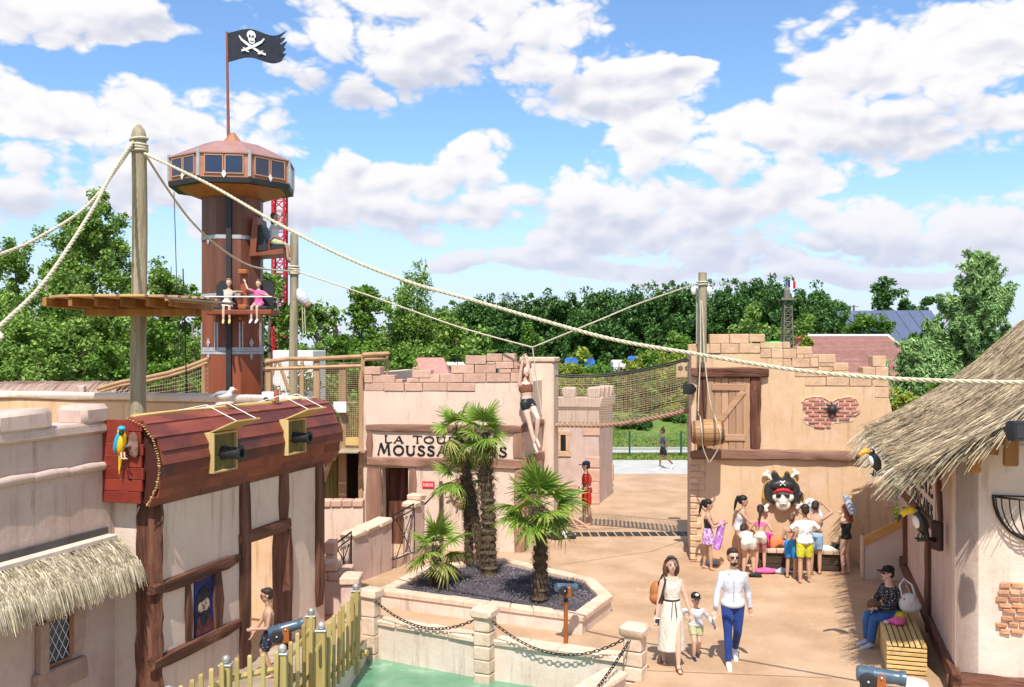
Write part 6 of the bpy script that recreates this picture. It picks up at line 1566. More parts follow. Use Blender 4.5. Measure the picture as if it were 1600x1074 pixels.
for i, (u_, v_, Y_, w_, m_, lb_) in enumerate(((1425,590,28,1.7,'leafD','yellow green bush right of the ochre wall'),(1410,620,27,1.3,'leafD','lower yellow green bush touching the ochre wall'),(1452,560,30,1.9,'leafC','bush between ochre wall and pine'),(1262,528,30,.9,'leafD','yellow shrub peeping over the stepped ochre wall'),(1275,540,30.5,.7,'leafD','second yellow shrub over the stepped ochre wall'),(1500,560,29,2.4,'leafC','green bush at the thatch edge'))):
    tree('bush', lb_, u_, v_, Y_, w_, 'bush', m_, 0, n=7000, nc=110, ls=.09, cr=.16, seed=100+i, cat='bush')
# garden shrubs beyond the net bridge
rr = random.Random(21); k = 0
for i, (u_, v_, Y_, w_, m_) in enumerate(((880,572,52,2.2,'leafD'),(905,565,50,2,'leafD'),(935,575,50,2.2,'leafC'),(968,560,52,2.2,'leafF'),(1000,568,50,2,'leafD'),(1032,555,54,2.6,'leafD'),(1058,575,50,1.8,'leafC'),(880,610,58,1.6,'leafF'),(1000,612,58,2.6,'leafF'),(960,618,57,1.8,'leafD'),(1045,608,59,2.2,'leafF'),(985,600,60,2.4,'leafF'),(1072,560,49,2,'leafD'),(860,590,50,1.8,'leafC'),(930,604,60,2.6,'leafF'))):
    Y_ = max(Y_, 57.5+i*.3); w_ *= 1.6
    zb_ = min(1.3, max(0, (Y_-46.9)/11.7*1.3))-.05
    tree('garden_shrub', ['yellow green','bright green','tall feathery','loose olive','light green'][i % 5]+' shrub in the garden behind the net bridge, '+('behind the small tower','above the tower roofline','second from the small tower','near the middle of the net','right of the net middle','close to the ochre wall','at the ochre wall edge','low beside the small tower','wide one on the lawn','low one on the lawn','rounded one by the far kerb','in the second row','topmost by the ochre wall','left of the pier','just above the lawn')[i], u_, v_, Y_, w_, 'bush', m_, .0, n=9000, nc=90, ls=.12, cr=.15, seed=120+i, cat='shrub', zb=zb_, group='garden shrubs beyond the net bridge', wob=.45)
tree('garden_shrub', 'dark low spreading shrub on the lawn behind the walking girl', 992, 652, 52, 2.2, 'bush', 'leafB', 0, n=6000, nc=90, ls=.12, cr=.16, seed=150, cat='shrub', zb=.55, h=.5)
tree('garden_shrub', 'second dark low shrub on the lawn nearer the ochre wall', 1052, 645, 54, 1.6, 'bush', 'leafB', 0, n=4000, nc=60, ls=.12, cr=.16, seed=151, cat='shrub', zb=.8, h=.45)
for i, (u_, v_, Y_) in enumerate(((430,600,30),(470,590,30),(510,600,30),(545,605,29),(250,600,32),(590,560,36))):
    tree('garden_shrub', 'leafy shrub seen through the net '+('beside the wooden ride','behind the slim mast','in the middle of the walkway','next to the sign tower','under the netted ramp','over the sign tower corner')[i], u_, v_, Y_, 2.2, 'bush', ('leafF','leafC','leafD','leafC','leafF','leafC')[i], 0, n=4500, nc=80, ls=.10, cr=.17, seed=160+i, cat='shrub')
# grass blades on the near lawn strip and bank
g_ = np.random.default_rng(8); n_ = 42000
px = np.stack([g_.uniform(2.5, 13.5, n_), g_.uniform(42.3, 60, n_)], 1); z_ = np.where(px[:, 1] > 46.9, np.minimum(1, (px[:, 1]-46.9)/1.3/9)*1.35*.92, 0)
keep = (px[:, 1] < 44.7) | (px[:, 1] > 46.95); px = px[keep]; z_ = z_[keep]; n_ = len(px)
link('grass_blades', leaves('grass_blades', np.concatenate([px, z_[:, None]+.04], 1), .07, mat('grass_blade', (.13,.21,.035), (.26,.33,.07), rough=.7, scale=.6, bump=0, rv=0, island=.35, transl=.3), 9, aspect=1.8, up=0), kind='stuff')
# ================================================================== FAR BUILDINGS AND STRUCTURES
def roof_house(name, label, X, Y, w, d, hw, hr, m_wall, m_roof, ang=0, hip=0, cat='building', rows=0, panels=None):
    t_ = thing(name, label, cat, T(X, Y, 0, ang))
    bx('wall', m_wall, 0, w, 0, d, 0, hw, t_, b=0)
    e = .3
    MB().add([(-e,-e,hw),(w+e,-e,hw),(w+e,d+e,hw),(-e,d+e,hw),(hip,d/2,hr),(w-hip,d/2,hr)], [(0,1,5,4),(2,3,4,5),(1,2,5),(3,0,4),(0,3,2,1)]).build('roof', m_roof, t_)
    return t_
# solar roof
Ys = 110; p0, p1 = P(1278,525,Ys), P(1470,525,Ys)
t_ = thing('solar_barn', 'long barn with a blue solar panel roof on the skyline', 'building', T(p0.x, Ys, 0))
bx('wall', mat('pale_barn_wall', (.45,.45,.42), rough=.8), 0, 17, 3.2, 12, 0, 6, t_, b=0)
zr0, zr1 = p0.z-1.6, P(1300,486,Ys+8).z
msol = mat('blue_solar_glass', (.07,.09,.16), (.10,.13,.22), rough=.2, scale=4, bump=0, rv=.08, spec=.8)
bx('roof_base', M_['steel'], 0, 17, 0, .1, 0, .05, t_, b=0)
for i in range(11):
    x0_, x1_ = i*1.5+.04, i*1.5+1.46
    a0 = Vector((x0_,0,zr0)); a1 = Vector((x1_,0,zr0)); c1 = Vector((x1_,8,zr1)); c0 = Vector((x0_,8,zr1)); dn = Vector((0,0,-.12))
    sh = Vector((0,0,.008*i))
    MB().loft([[a0+sh,a1+sh,c1+sh,c0+sh],[a0+dn,a1+dn,c1+dn,c0+dn]]).build('solar_panel', msol, t_)
mb = MB()
MB().add([(-.2,-.05,zr0-.14),(16.7,-.05,zr0-.14),(16.7,8.1,zr1-.10),(-.2,8.1,zr1-.10)], [(0,1,2,3)]).build('roof', M_['white'], t_)
# brown tiled hip roof
mtile = mat('brown_tile', (.22,.10,.08), (.30,.15,.125), rough=.7, scale=3, rv=.12, bump=.2)
Yb = 38; q0, q1 = P(1228,606,Yb), P(1500,606,Yb)
bt_ = thing('brown_roof_house', 'low house with a brown tiled hip roof behind the ochre wall', 'house', T(q0.x, Yb, 0))
wB = q1.x-q0.x; eh = 2.9; hr = H-(526-V0)*(Yb+4.5)/F
bx('wall', M_['plasterC'], .3, wB-.3, .4, 9, 0, eh, bt_, b=0)
ridge0, ridge1 = P(1262,527,Yb+4.5).x-q0.x, P(1388,527,Yb+4.5).x-q0.x
e0, e1 = 0, wB
nrow = 34
for i in range(nrow):
    f0, f1 = i/nrow, (i+1)/nrow
    xa, xb = e0+(ridge0-e0)*f0, e1+(ridge1-e1)*f0; xa2, xb2 = e0+(ridge0-e0)*f1, e1+(ridge1-e1)*f1
    y0_, y1_ = 4.5*f0, 4.5*f1; za, zb_ = eh+(hr-eh)*f0+.006, eh+(hr-eh)*f1
    MB().loft([[Vector((xa,y0_,za)),Vector((xb,y0_,za)),Vector((xb2,y1_,zb_)),Vector((xa2,y1_,zb_))],[Vector((xa,y0_,za-.03)),Vector((xb,y0_,za-.03)),Vector((xb2,y1_,zb_-.03)),Vector((xa2,y1_,zb_-.03))]]).build('tile_course', mtile, bt_)
MB().add([(e1,0,eh),(e1,9,eh),(ridge1,4.5,hr),(e0,0,eh),(e0,9,eh),(ridge0,4.5,hr),], [(0,1,2),(3,5,4),(1,4,5,2)]).build('roof_side', mtile, bt_)
MB().tube([(ridge0,4.5,hr+.02),(ridge1,4.5,hr+.02)], .09, 6).build('ridge', M_['steel'], bt_)
MB().tube([(ridge1,4.5,hr+.02),(e1,0,eh+.05)], .07, 6).build('hip_ridge', M_['stoneP'], bt_)
# red lattice ride
Yr = 46
lr = thing('red_lattice_tower', 'red lattice tower of another ride behind the wooden one', 'ride tower', T(P(437,0,Yr).x, Yr, 0))
mb = MB(); ht = P(0,296,Yr).z; wl = .28
for sx_ in (-1,1):
    for sy_ in (-1,1): MB().tube([(sx_*wl,sy_*wl,0),(sx_*wl,sy_*wl,ht)], .06, 6).build('leg', M_['red'], lr)
n_ = int(ht/.5)
for i in range(n_):
    z0_, z1_ = i*.5, (i+1)*.5
    for a_, b_ in (((-1,-1),(1,-1)),((1,-1),(1,1)),((1,1),(-1,1)),((-1,1),(-1,-1))):
        s_ = 1 if i % 2 else -1
        p_, q_ = (a_, b_) if s_ > 0 else (b_, a_)
        mb.tube([(p_[0]*wl,p_[1]*wl,z0_),(q_[0]*wl,q_[1]*wl,z1_)], .028, 4); mb.tube([(a_[0]*wl,a_[1]*wl,z1_),(b_[0]*wl,b_[1]*wl,z1_)], .02, 4)
mb.build('lattice', M_['red'], lr, kind='stuff')
# brown lattice tower with a flag
Ye = 72
le = thing('lattice_tower', 'slim brown lattice tower with a small tricolour flag', 'tower', T(P(1230,0,Ye).x, Ye, 0))
me_ = mat('brown_grey_steel', (.13,.12,.09), (.2,.18,.14), rough=.7, rv=0, bump=0)
h1e, h2e = P(0,470,Ye).z, P(0,448,Ye).z; mb = MB()
def ew(z): return .26+.24*(1-z/h1e)
for sx_ in (-1,1):
    for sy_ in (-1,1): MB().tube([(sx_*ew(0),sy_*ew(0),0),(sx_*ew(h1e),sy_*ew(h1e),h1e)], .055, 5).build('leg', me_, le)
for i in range(16):
    z0_, z1_ = h1e*i/16, h1e*(i+1)/16
    for a_, b_ in (((-1,-1),(1,-1)),((1,-1),(1,1)),((1,1),(-1,1)),((-1,1),(-1,-1))):
        for p_, q_ in ((a_,b_),(b_,a_)): mb.tube([(p_[0]*ew(z0_),p_[1]*ew(z0_),z0_),(q_[0]*ew(z1_),q_[1]*ew(z1_),z1_)], .028, 4)
        mb.tube([(a_[0]*ew(z1_),a_[1]*ew(z1_),z1_),(b_[0]*ew(z1_),b_[1]*ew(z1_),z1_)], .03, 4)
mb.build('lattice', me_, le, kind='stuff')
bx('deck', me_, -.55, .55, -.55, .55, h1e, h1e+.12, le, b=.02)
MB().lathe([(.28,h1e+.12),(.22,h1e+.8),(.08,h2e+.0),(.03,h2e+.5)], 8).build('top', me_, le)
for i, c_ in enumerate(('#1c3a94','#e6e6e6','#c02030')):
    MB().box(.03+i*.2, .23+i*.2, -.01, .01, h2e-.05-.05*i, h2e+.5-.05*i, 0).build('flag_stripe', mat('flag_'+('blue','white','red')[i], lin(c_)[:3], rough=.8, rv=0, bump=0), le)
# ribbed tunnel on the left
Yx = 24.5; tn = thing('ribbed_tunnel', 'long low half-round tunnel of brown sticks behind the pink wall', 'tunnel', I4())
zt_n = P(0,599,Yx).z; mb = MB(); mrib = mat('brown_pink_rib', (.26,.16,.12), (.42,.29,.23), rough=.8, rv=0, island=.2)
x_l, x_r = P(-30,0,Yx).x, P(160,0,Yx).x
def arch(x, r_, sk=0): return [Vector((x+sk*(a_/math.pi), Yx+.9-math.cos(a_)*.9, zt_n-.9*r_+math.sin(a_)*.9*r_)) for a_ in [math.pi*k/10 for k in range(11)]]
MB().loft([[Vector((x_l,p.y,p.z)) for p in arch(0,.95)],[Vector((x_r+.2,p.y,p.z)) for p in arch(0,.95)]], cap=False, closed=False).build('shell', mat('tunnel_shell', (.33,.22,.18), (.42,.30,.25), rough=.9, rv=0), tn)
for i in range(46):
    x_ = x_l+(x_r-x_l)*i/45; mb.tube([p+Vector((0,0,rnd.uniform(-.01,.02))) for p in arch(x_+rnd.uniform(-.02,.02), 1, .25)], .022, 4)
mb.build('ribs', mrib, tn, kind='stuff')
mb = MB()
for i in range(14):
    x_ = x_r+.02+i*.09; s_ = 1-i*.045; mb.tube([Vector((x_+.25*(p_.z-zt_n+.9), p_.y, p_.z-(1-s_)*1.0)) for p_ in arch(x_, s_, .2)], .02, 4)
mb.build('ribs', mrib, tn, kind='stuff')
bx('wall', M_['plasterC'], x_l, x_r+.6, Yx+.2, Yx+.3, 0, zt_n-.25, tn, b=0)
bx('inlet_post', M_['plasterC'], P(122,0,Yx).x, P(133,0,Yx).x, Yx-.08, Yx+.1, 0, zt_n-.06, tn, b=.02)
# red tiled hut roof
hp_ = P(640,606,39); t_ = roof_house('tiled_hut', 'small hut with a pinkish red tiled roof behind the sign tower', hp_.x, 39, 1.5, 2.2, 3.4, P(0,559,40).z, M_['plasterC'], mat('pinkish_red_tile', (.42,.17,.14), (.55,.27,.23), rough=.8, scale=9, bump=.6, bs=9, dist=.05, rv=0), hip=.2)
for i in range(5):
    for sx_ in (0,): MB().box(-.3+.14*i*.9, 1.8-.14*i*.9, -.32+i*.27, -.05+i*.27, 3.42+i*.085, 3.47+i*.085, .01).build('tile_course', mat('pinkish_red_tile', (.42,.17,.14)), t_)
t_ = roof_house('grey_shed', 'pale grey shed seen between fir trees and hut', P(672,590,45).x, 45, 3.3, 3, 4.0, 4.25, M_['white'], M_['white'])
for i in range(4): bx('cladding', M_['white'], .1+i*.8, .82+i*.8, -.02, .0, .3, 3.9, t_, b=.01)
t_ = thing('white_container', 'white ribbed container behind the slim mast', 'container', T(P(426,0,32).x, 32, 0))
bx('body', M_['white'], 0, P(489,0,32).x-P(426,0,32).x, 0, 2.2, 0, P(0,548,32).z, t_, b=.02)
for i in range(5): bx('panel', M_['white'], .04+i*.26, .26+i*.26, -.02, 0, .5, P(0,551,32).z, t_, b=.01)
# red strip roof, green box, blue tents
for nm, lb_, cat_, u0, u1, v0, v1, Y, c_ in (('red_roof_kiosk','kiosk with bright red corrugated roof behind the brown roof','kiosk',1255,1328,524,540,60,'red'),('green_kiosk','bright green kiosk beside the lattice tower','kiosk',1202,1222,533,560,58,'green'),
   ('blue_tent','blue and white stall roof behind shrubs, nearest the small tower','stall',884,903,560,574,58,'blue'),('blue_tent','blue and white stall roof behind shrubs, middle one','stall',913,930,561,574,59,'blue'),('blue_tent','blue and white stall roof behind shrubs, right one','stall',985,1003,557,572,60,'blue'),('white_tent','white stall roof half hidden by garden shrubs','stall',958,978,563,574,61,'white')):
    m_ = {'red': mat('bright_red_sheet', (.55,.06,.06), (.65,.12,.10), rough=.5), 'green': mat('bright_green_sheet', (.05,.45,.08), (.12,.6,.1), rough=.5), 'blue': mat('blue_canvas', (.02,.12,.5), (.05,.2,.65), rough=.7), 'white': M_['white']}[c_]
    a_, b_ = P(u0,v0,Y), P(u1,v1,Y); t_ = thing(nm, lb_, cat_, T(a_.x, Y, 0)); ww = b_.x-a_.x; hgt = a_.z-b_.z
    for sx_ in (.03, ww-.08):
        for sy_ in (.05, 1.5): bx('leg', M_['white'], sx_, sx_+.05, sy_, sy_+.05, 0, b_.z, t_, b=0)
    MB().prism([(0,b_.z),(ww,b_.z),(ww,b_.z+hgt*.75),(ww*.85,a_.z),(ww*.12,a_.z),(0,b_.z+hgt*.75)], 0, 1.6).build('roof', m_, t_)
    bx('front_panel', M_['white'] if c_ == 'blue' else m_, .02, ww-.02, .02, .06, b_.z-.3, b_.z, t_, b=.01)
    if 0:
        for k in range(2):
            MB().lathe([(0,-.1),(.3,-.1),(.34,0),(.3,.1),(0,.1)], 16, T(ww*(.2+.55*k), .1, .34) @ Matrix.Rotation(R(90), 4, 'X')).build('wheel', M_['black'], t_)
        bx('window', M_['glass'], ww*.55, ww*.8, -.01, .01, a_.z-.45, a_.z-.12, t_, b=0)
# far dome hall on the skyline
t_ = thing('domed_building', 'distant pale building with small grey domes above the dark trees', 'building', T(P(783,0,185).x, 185, 0))
bx('wall', mat('far_pale_wall', (.40,.42,.46), rough=.8), 0, 9.5, 0, 6, 0, P(0,470,185).z, t_, b=0)
for x_ in (.9, 7.8): MB().ell((x_, 2, P(0,470,185).z), (.9,.9,1.1), 12, 8).build('dome', mat('grey_dome', (.2,.25,.3), rough=.5), t_)
MB().tube([(.9,2,P(0,470,185).z),(.9,2,P(0,461,185).z)], .06, 5).build('spire', M_['steel'], t_)
# striped tent top behind trees
t_ = thing('striped_balloon', 'white and purple striped ride canopy peeping out of trees', 'ride canopy', T(P(518,0,60).x, 60, P(0,520,60).z))
for k in range(10):
    a0, a1 = 2*math.pi*k/10, 2*math.pi*(k+1)/10
    MB().loft([[Vector((.62*r_*math.cos(a_), .62*r_*math.sin(a_), z_)) for a_ in (a0, (a0+a1)/2, a1)] for r_, z_ in ((.3,-.6),(.9,-.2),(1,.1),(.8,.5),(.3,.8),(.02,.9))], cap=False, closed=False).build('gore', M_['white'] if k % 2 else mat('purple_canvas', (.12,.02,.10), rough=.7), t_)
# green mesh fence along the path
fn = thing('mesh_fence', 'green wire mesh fence along the far grey path', 'fence', I4())
mgf = mat('dark_green_post', (.01,.09,.06), (.015,.12,.08), rough=.5, rv=0)
pf = [Vector((xq_, 43.9+(xq_-4)*.03, 0)) for xq_ in (1.6,4.6,7.6,10.6,13.6)]
pf = [G(940,712), G(981,711), G(1057,709), G(1130,707)]
pf = [Vector((p.x, 43.6, 0)) for p in pf]
for p in pf: MB().tube([p, p+Vector((0,0,1.15))], .045, 6).build('post', mgf, fn)
net('wire_mesh', mgf, fn, quadgrid(pf[0]+Vector((0,0,1.08)), pf[-1]+Vector((0,0,1.08)), pf[0]+Vector((0,0,.03)), pf[-1]+Vector((0,0,.03)), 60, 8), .006)
# power line mast, small poster panel seen through the net
t_ = thing('utility_pole', 'tiny dark utility pole above the solar roof', 'utility pole', T(P(1334,0,140).x, 140, 0)); MB().tube([(0,0,0),(0,0,P(0,477,140).z)], .14, 6).build('pole', M_['bark'], t_); bx('crossarm', M_['bark'], -.7, .7, -.08, .08, P(0,479,140).z-.1, P(0,479,140).z, t_, b=.02)
t_ = thing('notice_panel', 'peach notice panel with round black symbols behind the net bridge', 'sign', T(P(1057,0,24.9).x, 24.9, 0))
a_, b_ = P(1057,567,24.9), P(1078,590,24.9)
bx('board', M_['plasterA'], 0, b_.x-a_.x, 0, .04, b_.z, a_.z, t_, b=.01); bx('bracket', M_['tan'], .02, .3, .04, .08, b_.z+.1, b_.z+.2, t_, b=.005)
for cx_ in (.1, .28): MB().lathe([(0,0),(.065,0),(.065,.012),(0,.012)], 16, T(cx_, 0, (a_.z+b_.z)/2+.05) @ Matrix.Rotation(R(90), 4, 'X')).build('symbol', M_['black'], t_)
# ================================================================== FIGURES
V = Vector
def fused(mb, name, m_, parent, vox=.014, sm=3, label=None, M=None):
    o = mb.build(name, m_, parent, M, fix=False, label=label)
    r_ = o.modifiers.new('remesh', 'REMESH'); r_.mode = 'VOXEL'; r_.voxel_size = vox; r_.use_smooth_shade = True
    if sm: s_ = o.modifiers.new('smooth', 'SMOOTH'); s_.iterations = sm; s_.factor = .5
    return o
def solve(a, b, l1, l2, pole):
    a, b = V(a), V(b); d = b-a; L = min(d.length, (l1+l2)*.999); dn = d.normalized(); b = a+dn*L
    c = (l1*l1-l2*l2+L*L)/(2*L); h = math.sqrt(max(0, l1*l1-c*c)); p = V(pole); p = p-dn*p.dot(dn)
    if p.length < 1e-4: p = V((0, 1, 0))
    return a+dn*c+p.normalized()*h, b
def cap_tube(mb, a, b, ra, rb_, n=10, steps=4, bulge=0):
    a, b = V(a), V(b); pts = [a.lerp(b, i/steps) for i in range(steps+1)]
    mb.tube(pts, [ra+(rb_-ra)*i/steps+bulge*math.sin(math.pi*i/steps) for i in range(steps+1)], n); mb.ell(a, ra*.98, 10, 7); mb.ell(b, rb_*.98, 10, 7)
SKIN = {}
def skin_mat(k='fair'):
    c = {'fair': ((.60,.36,.26), (.68,.43,.32)), 'tan': ((.46,.26,.17), (.54,.32,.22)), 'brown': ((.22,.11,.07), (.28,.15,.10)), 'pale': ((.68,.46,.36), (.74,.53,.43))}[k]
    return mat('skin_'+k, c[0], c[1], rough=.55, scale=3, bump=.05, rv=0, spec=.35)
def cloth(name, c1, c2=None, stain=None, rough=.85):
    return mat('cloth_'+name, c1, c2 or tuple(min(1, x*1.15) for x in c1), rough=rough, scale=5, bump=1, bs=5.5, dist=.05, rv=0, st=(1,1,.6), stain=stain, sheen=.1)
HAIR = {'dark': (.025,.017,.012), 'brown': (.09,.045,.022), 'black': (.012,.010,.010), 'red': (.22,.06,.025), 'light': (.22,.13,.06)}
def hair_mat(k): return mat('hair_'+k, HAIR[k], tuple(x*1.7 for x in HAIR[k]), rough=.5, scale=20, bump=.8, bs=40, dist=.01, st=(1,1,.3), rv=0)
def person(label, loc, rz, h, hip=(0,0,.93), chest=(0,0,1.38), head=(0,-.02,.242), lh=(.27,-.03,.80), rh=(-.27,-.03,.80), lf=(.10,0,.08), rf=(-.10,0,.08),
           el=(.3,1,0), er=(-.3,1,0), kl=(0,-1,0), kr=(0,-1,0), skin='fair', w=1.0, fem=0, hd=1.08, yaw=0, pitch=0, hair='dark', style='short', tops=(), vox=.013,
           shoes=None, child=0, name='person', cat='person', extra=None, z=None, lfd=(0,-1,-.15), rfd=(0,-1,-.15), group=None, beard=False, shades=False, cap=None):
    t_ = thing(name, label, cat, Matrix.Translation(loc) @ Matrix.Rotation(rz, 4, 'Z') @ Matrix.Scale(h/1.75, 4), group)
    hip, chest = V(hip), V(chest); up = (chest-hip).normalized(); X = V((1,0,0)); X = (X-up*X.dot(up)).normalized(); Fw = up.cross(X)*-1   # forward is -y for an upright figure
    Fw = X.cross(up)*1.0
    if Fw.y > 0 and up.z > .5: Fw = -Fw
    hc = chest+V(head); sk = MB(); sw_ = .165*w*(.92 if fem else 1); hw_ = .085*w
    def ring(c, rx, ry, n=16): return [V(c)+X*math.cos(2*math.pi*k/n)*rx+Fw*math.sin(2*math.pi*k/n)*ry for k in range(n)]
    L = (chest-hip).length
    TOR = [(-.10,.10,.085),(-.03,.155,.108),(.06,.158*(1.04 if fem else 1),.108),(.20,.135*(.93 if fem else 1),.094),(.38,.128*(.9 if fem else 1.02),.092),(.62,.150,.108),(.80,.168*(.94 if fem else 1),.110),(.95,.158*(.94 if fem else 1),.090),(1.04,.115,.07),(1.12,.062,.055)]
    def torso(mb, inf, t0, t1, wid=1.0, flare=0):
        rings = []
        ts = [t for t in TOR if t0 < t[0] < t1]
        def at(t):
            for a_, b_ in zip(TOR, TOR[1:]):
                if a_[0] <= t <= b_[0]:
                    f_ = (t-a_[0])/(b_[0]-a_[0]); return (t, a_[1]+(b_[1]-a_[1])*f_, a_[2]+(b_[2]-a_[2])*f_)
            return TOR[0] if t < TOR[0][0] else TOR[-1]
        for t, rx, ry in [at(max(t0, -.10))]+ts+[at(t1)]:
            f_ = flare*max(0, (.35-t))
            rings.append(ring(hip+up*(t*L), (rx*w+inf+f_)*wid, (ry*w+inf+f_)*wid))
        mb.loft(rings)
    torso(sk, 0, -.10, 1.12)
    nb = hip+up*(L*1.05); cap_tube(sk, nb, hc-V((0,0,.05)), .052*w, .046*w)
    Q = Matrix.Rotation(yaw, 3, 'Z') @ Matrix.Rotation(pitch, 3, 'X')
    s_ = hd
    def hp_(x, y, z_): return hc+Q @ V((x*s_, y*s_, z_*s_))
    sk.ell(hp_(0,.012,.03), (.074*s_,.092*s_,.088*s_), 16, 12, Q); sk.ell(hp_(0,-.02,-.025), (.060*s_,.068*s_,.082*s_), 14, 10, Q); sk.ell(hp_(0,-.052,-.078), (.032*s_,.03*s_,.028*s_), 10, 8, Q)
    sk.tube([hp_(0,-.078,.02), hp_(0,-.098,-.012), hp_(0,-.095,-.022)], [.009*s_,.014*s_,.008*s_], 8)
    for sg_ in (-1, 1): sk.ell(hp_(sg_*.076,.01,-.005), (.010*s_,.018*s_,.030*s_), 8, 6, Q)
    sh = {}; jt = {}
    for sg_, hand, pole in ((1, lh, el), (-1, rh, er)):
        S_ = hip+up*(L*.94)+X*sg_*sw_; E_, W_ = solve(S_, hand, .285, .255, pole); jt[sg_] = (S_, E_, W_)
        cap_tube(sk, S_, E_, .047*w, .037*w, bulge=.004); cap_tube(sk, E_, W_, .037*w, .024*w, bulge=.003)
        d = (W_-E_).normalized(); sd = d.cross(V((0,1,0)));
        if sd.length < .2: sd = d.cross(V((1,0,0)))
        sd.normalize(); nn_ = d.cross(sd)
        sk.ell(W_+d*.045, (.020,.034,.048), 10, 8, Matrix((nn_, sd, d)).transposed())
        for k in range(4):
            o_ = sd*(-.026+.0175*k); b0 = W_+d*.078+o_; l_ = (.058,.068,.064,.050)[k]
            sk.tube([b0-d*.02, b0+d*l_*.5+nn_*.004, b0+d*l_*.8+nn_*.014, b0+d*l_+nn_*.026], [.0105,.0098,.009,.007], 6)
        sk.tube([W_+d*.02-sd*.025, W_+d*.05-sd*.048, W_+d*.08-sd*.05+nn_*.008], [.013,.011,.008], 6)
    lg = {}
    for sg_, foot, pole, fd in ((1, lf, kl, lfd), (-1, rf, kr, rfd)):
        Hj = hip+X*sg_*hw_; K_, A_ = solve(Hj, foot, .435, .42, pole); lg[sg_] = (Hj, K_, A_)
        cap_tube(sk, Hj, K_, .085*w, .052*w, 12, bulge=.004); cap_tube(sk, K_, A_, .050*w, .034*w, bulge=.010*w)
        d = V(fd).normalized(); lg[sg_] += (d,)
        sk.tube([A_-d*.045-V((0,0,.035)), A_-V((0,0,.04))+d*.02, A_+d*.10-V((0,0,.050)), A_+d*.165-V((0,0,.058)), A_+d*.19-V((0,0,.06))], [.030,.036,.034,.028,.012], 10)
    fused(sk, 'body', skin_mat(skin), t_, vox)
    # --- clothes
    for c_ in tops:
        k = c_[0]; m_ = c_[1]; mb = MB()
        if k in ('shirt', 'tshirt'):
            torso(mb, .016, c_[2] if len(c_) > 2 else -.05, 1.09, flare=.05)
            for sg_ in (1, -1):
                S_, E_, W_ = jt[sg_]; cap_tube(mb, S_, S_.lerp(E_, .3), .055*w, .056*w)
                if k == 'shirt':
                    cap_tube(mb, S_, E_, .056*w, .048*w); mb.tube([E_.lerp(W_, -.05), E_.lerp(W_, .3), E_.lerp(W_, .6), E_.lerp(W_, .9)], [.050*w,.048*w,.041*w,.036*w], 10); mb.ell(E_, .05*w, 10, 8)
                else: mb.tube([S_, S_.lerp(E_, .35), S_.lerp(E_, .68)], [.058*w,.060*w,.062*w], 10)
            nm = 'shirt'
        elif k == 'tank': torso(mb, .010, c_[2] if len(c_) > 2 else .0, .94); nm = 'top'; [mb.tube([hip+up*(L*.86)+X*sg_*.08+Fw*.09, hip+up*(L*1.06)+X*sg_*.085, hip+up*(L*.86)+X*sg_*.08-Fw*.09], .026, 6) for sg_ in (1, -1)]
        elif k == 'swim':
            torso(mb, .007, -.10, .82); nm = 'swimsuit'; [mb.tube([hip+up*(L*.78)+X*sg_*.07+Fw*.095, hip+up*(L*1.08)+X*sg_*.08, hip+up*(L*.74)+X*sg_*.05-Fw*.10], .012, 6) for sg_ in (1, -1)]
            for sg_ in (1, -1): mb.ell(lg[sg_][0]+V((0,0,-.01)), (.090*w,.095*w,.06), 10, 8)
        elif k == 'crop': torso(mb, .009, .60, .88); nm = 'top'; [mb.tube([hip+up*(L*.84)+X*sg_*.06+Fw*.1, hip+up*(L*1.08)+X*sg_*.06, hip+up*(L*.8)+X*sg_*.05-Fw*.10], .010, 6) for sg_ in (1, -1)]
        elif k in ('shorts', 'trousers'):
            torso(mb, .014, -.10, c_[3] if len(c_) > 3 else .22); f_ = c_[2] if len(c_) > 2 else .6; nm = k
            for sg_ in (1, -1):
                Hj, K_, A_, d = lg[sg_]; mb.ell(Hj, .100*w, 12, 8)
                if k == 'shorts': mb.tube([Hj, Hj.lerp(K_, f_*.5), Hj.lerp(K_, f_)], [.100*w,.100*w,.098*w-.02*f_*w], 12)
                else:
                    mb.tube([Hj, Hj.lerp(K_, .5), K_], [.099*w,.085*w,.066*w], 12); mb.ell(K_, .066*w, 10, 8); mb.tube([K_, K_.lerp(A_, .5), K_.lerp(A_, .96)], [.066*w,.060*w,.050*w], 12)
        elif k == 'skirt':
            nm = c_[4] if len(c_) > 4 else 'skirt'; zt_, zb_ = c_[2], c_[3]; rings = []
            for i in range(7):
                t = i/6; c0 = hip+up*(L*.28); c1 = (lg[1][1].lerp(lg[1][2], max(0, zb_-.5)*2)+lg[-1][1].lerp(lg[-1][2], max(0, zb_-.5)*2))/2 if zb_ >= .5 else (lg[1][0].lerp(lg[1][1], zb_*2)+lg[-1][0].lerp(lg[-1][1], zb_*2))/2
                sp = abs((lg[1][1]-lg[-1][1]).x)/2
                rings.append([(c0.lerp(c1, t))+X*math.cos(a_)*(.135+(.175*w-.135)*min(1,t*3)+zt_*t)*(1+.03*math.sin(5*a_)*t)+V((0,-1,0))*math.sin(a_)*(.10+.03*min(1,t*3)+zt_*t*.9)*(1+.03*math.cos(6*a_)*t) for a_ in [2*math.pi*q/24 for q in range(24)]])
            mb.loft(rings)
        elif k == 'belt': torso(mb, .020, .27, .34); nm = 'belt'
        fused(mb, nm, m_, t_, max(vox, .012), 4)
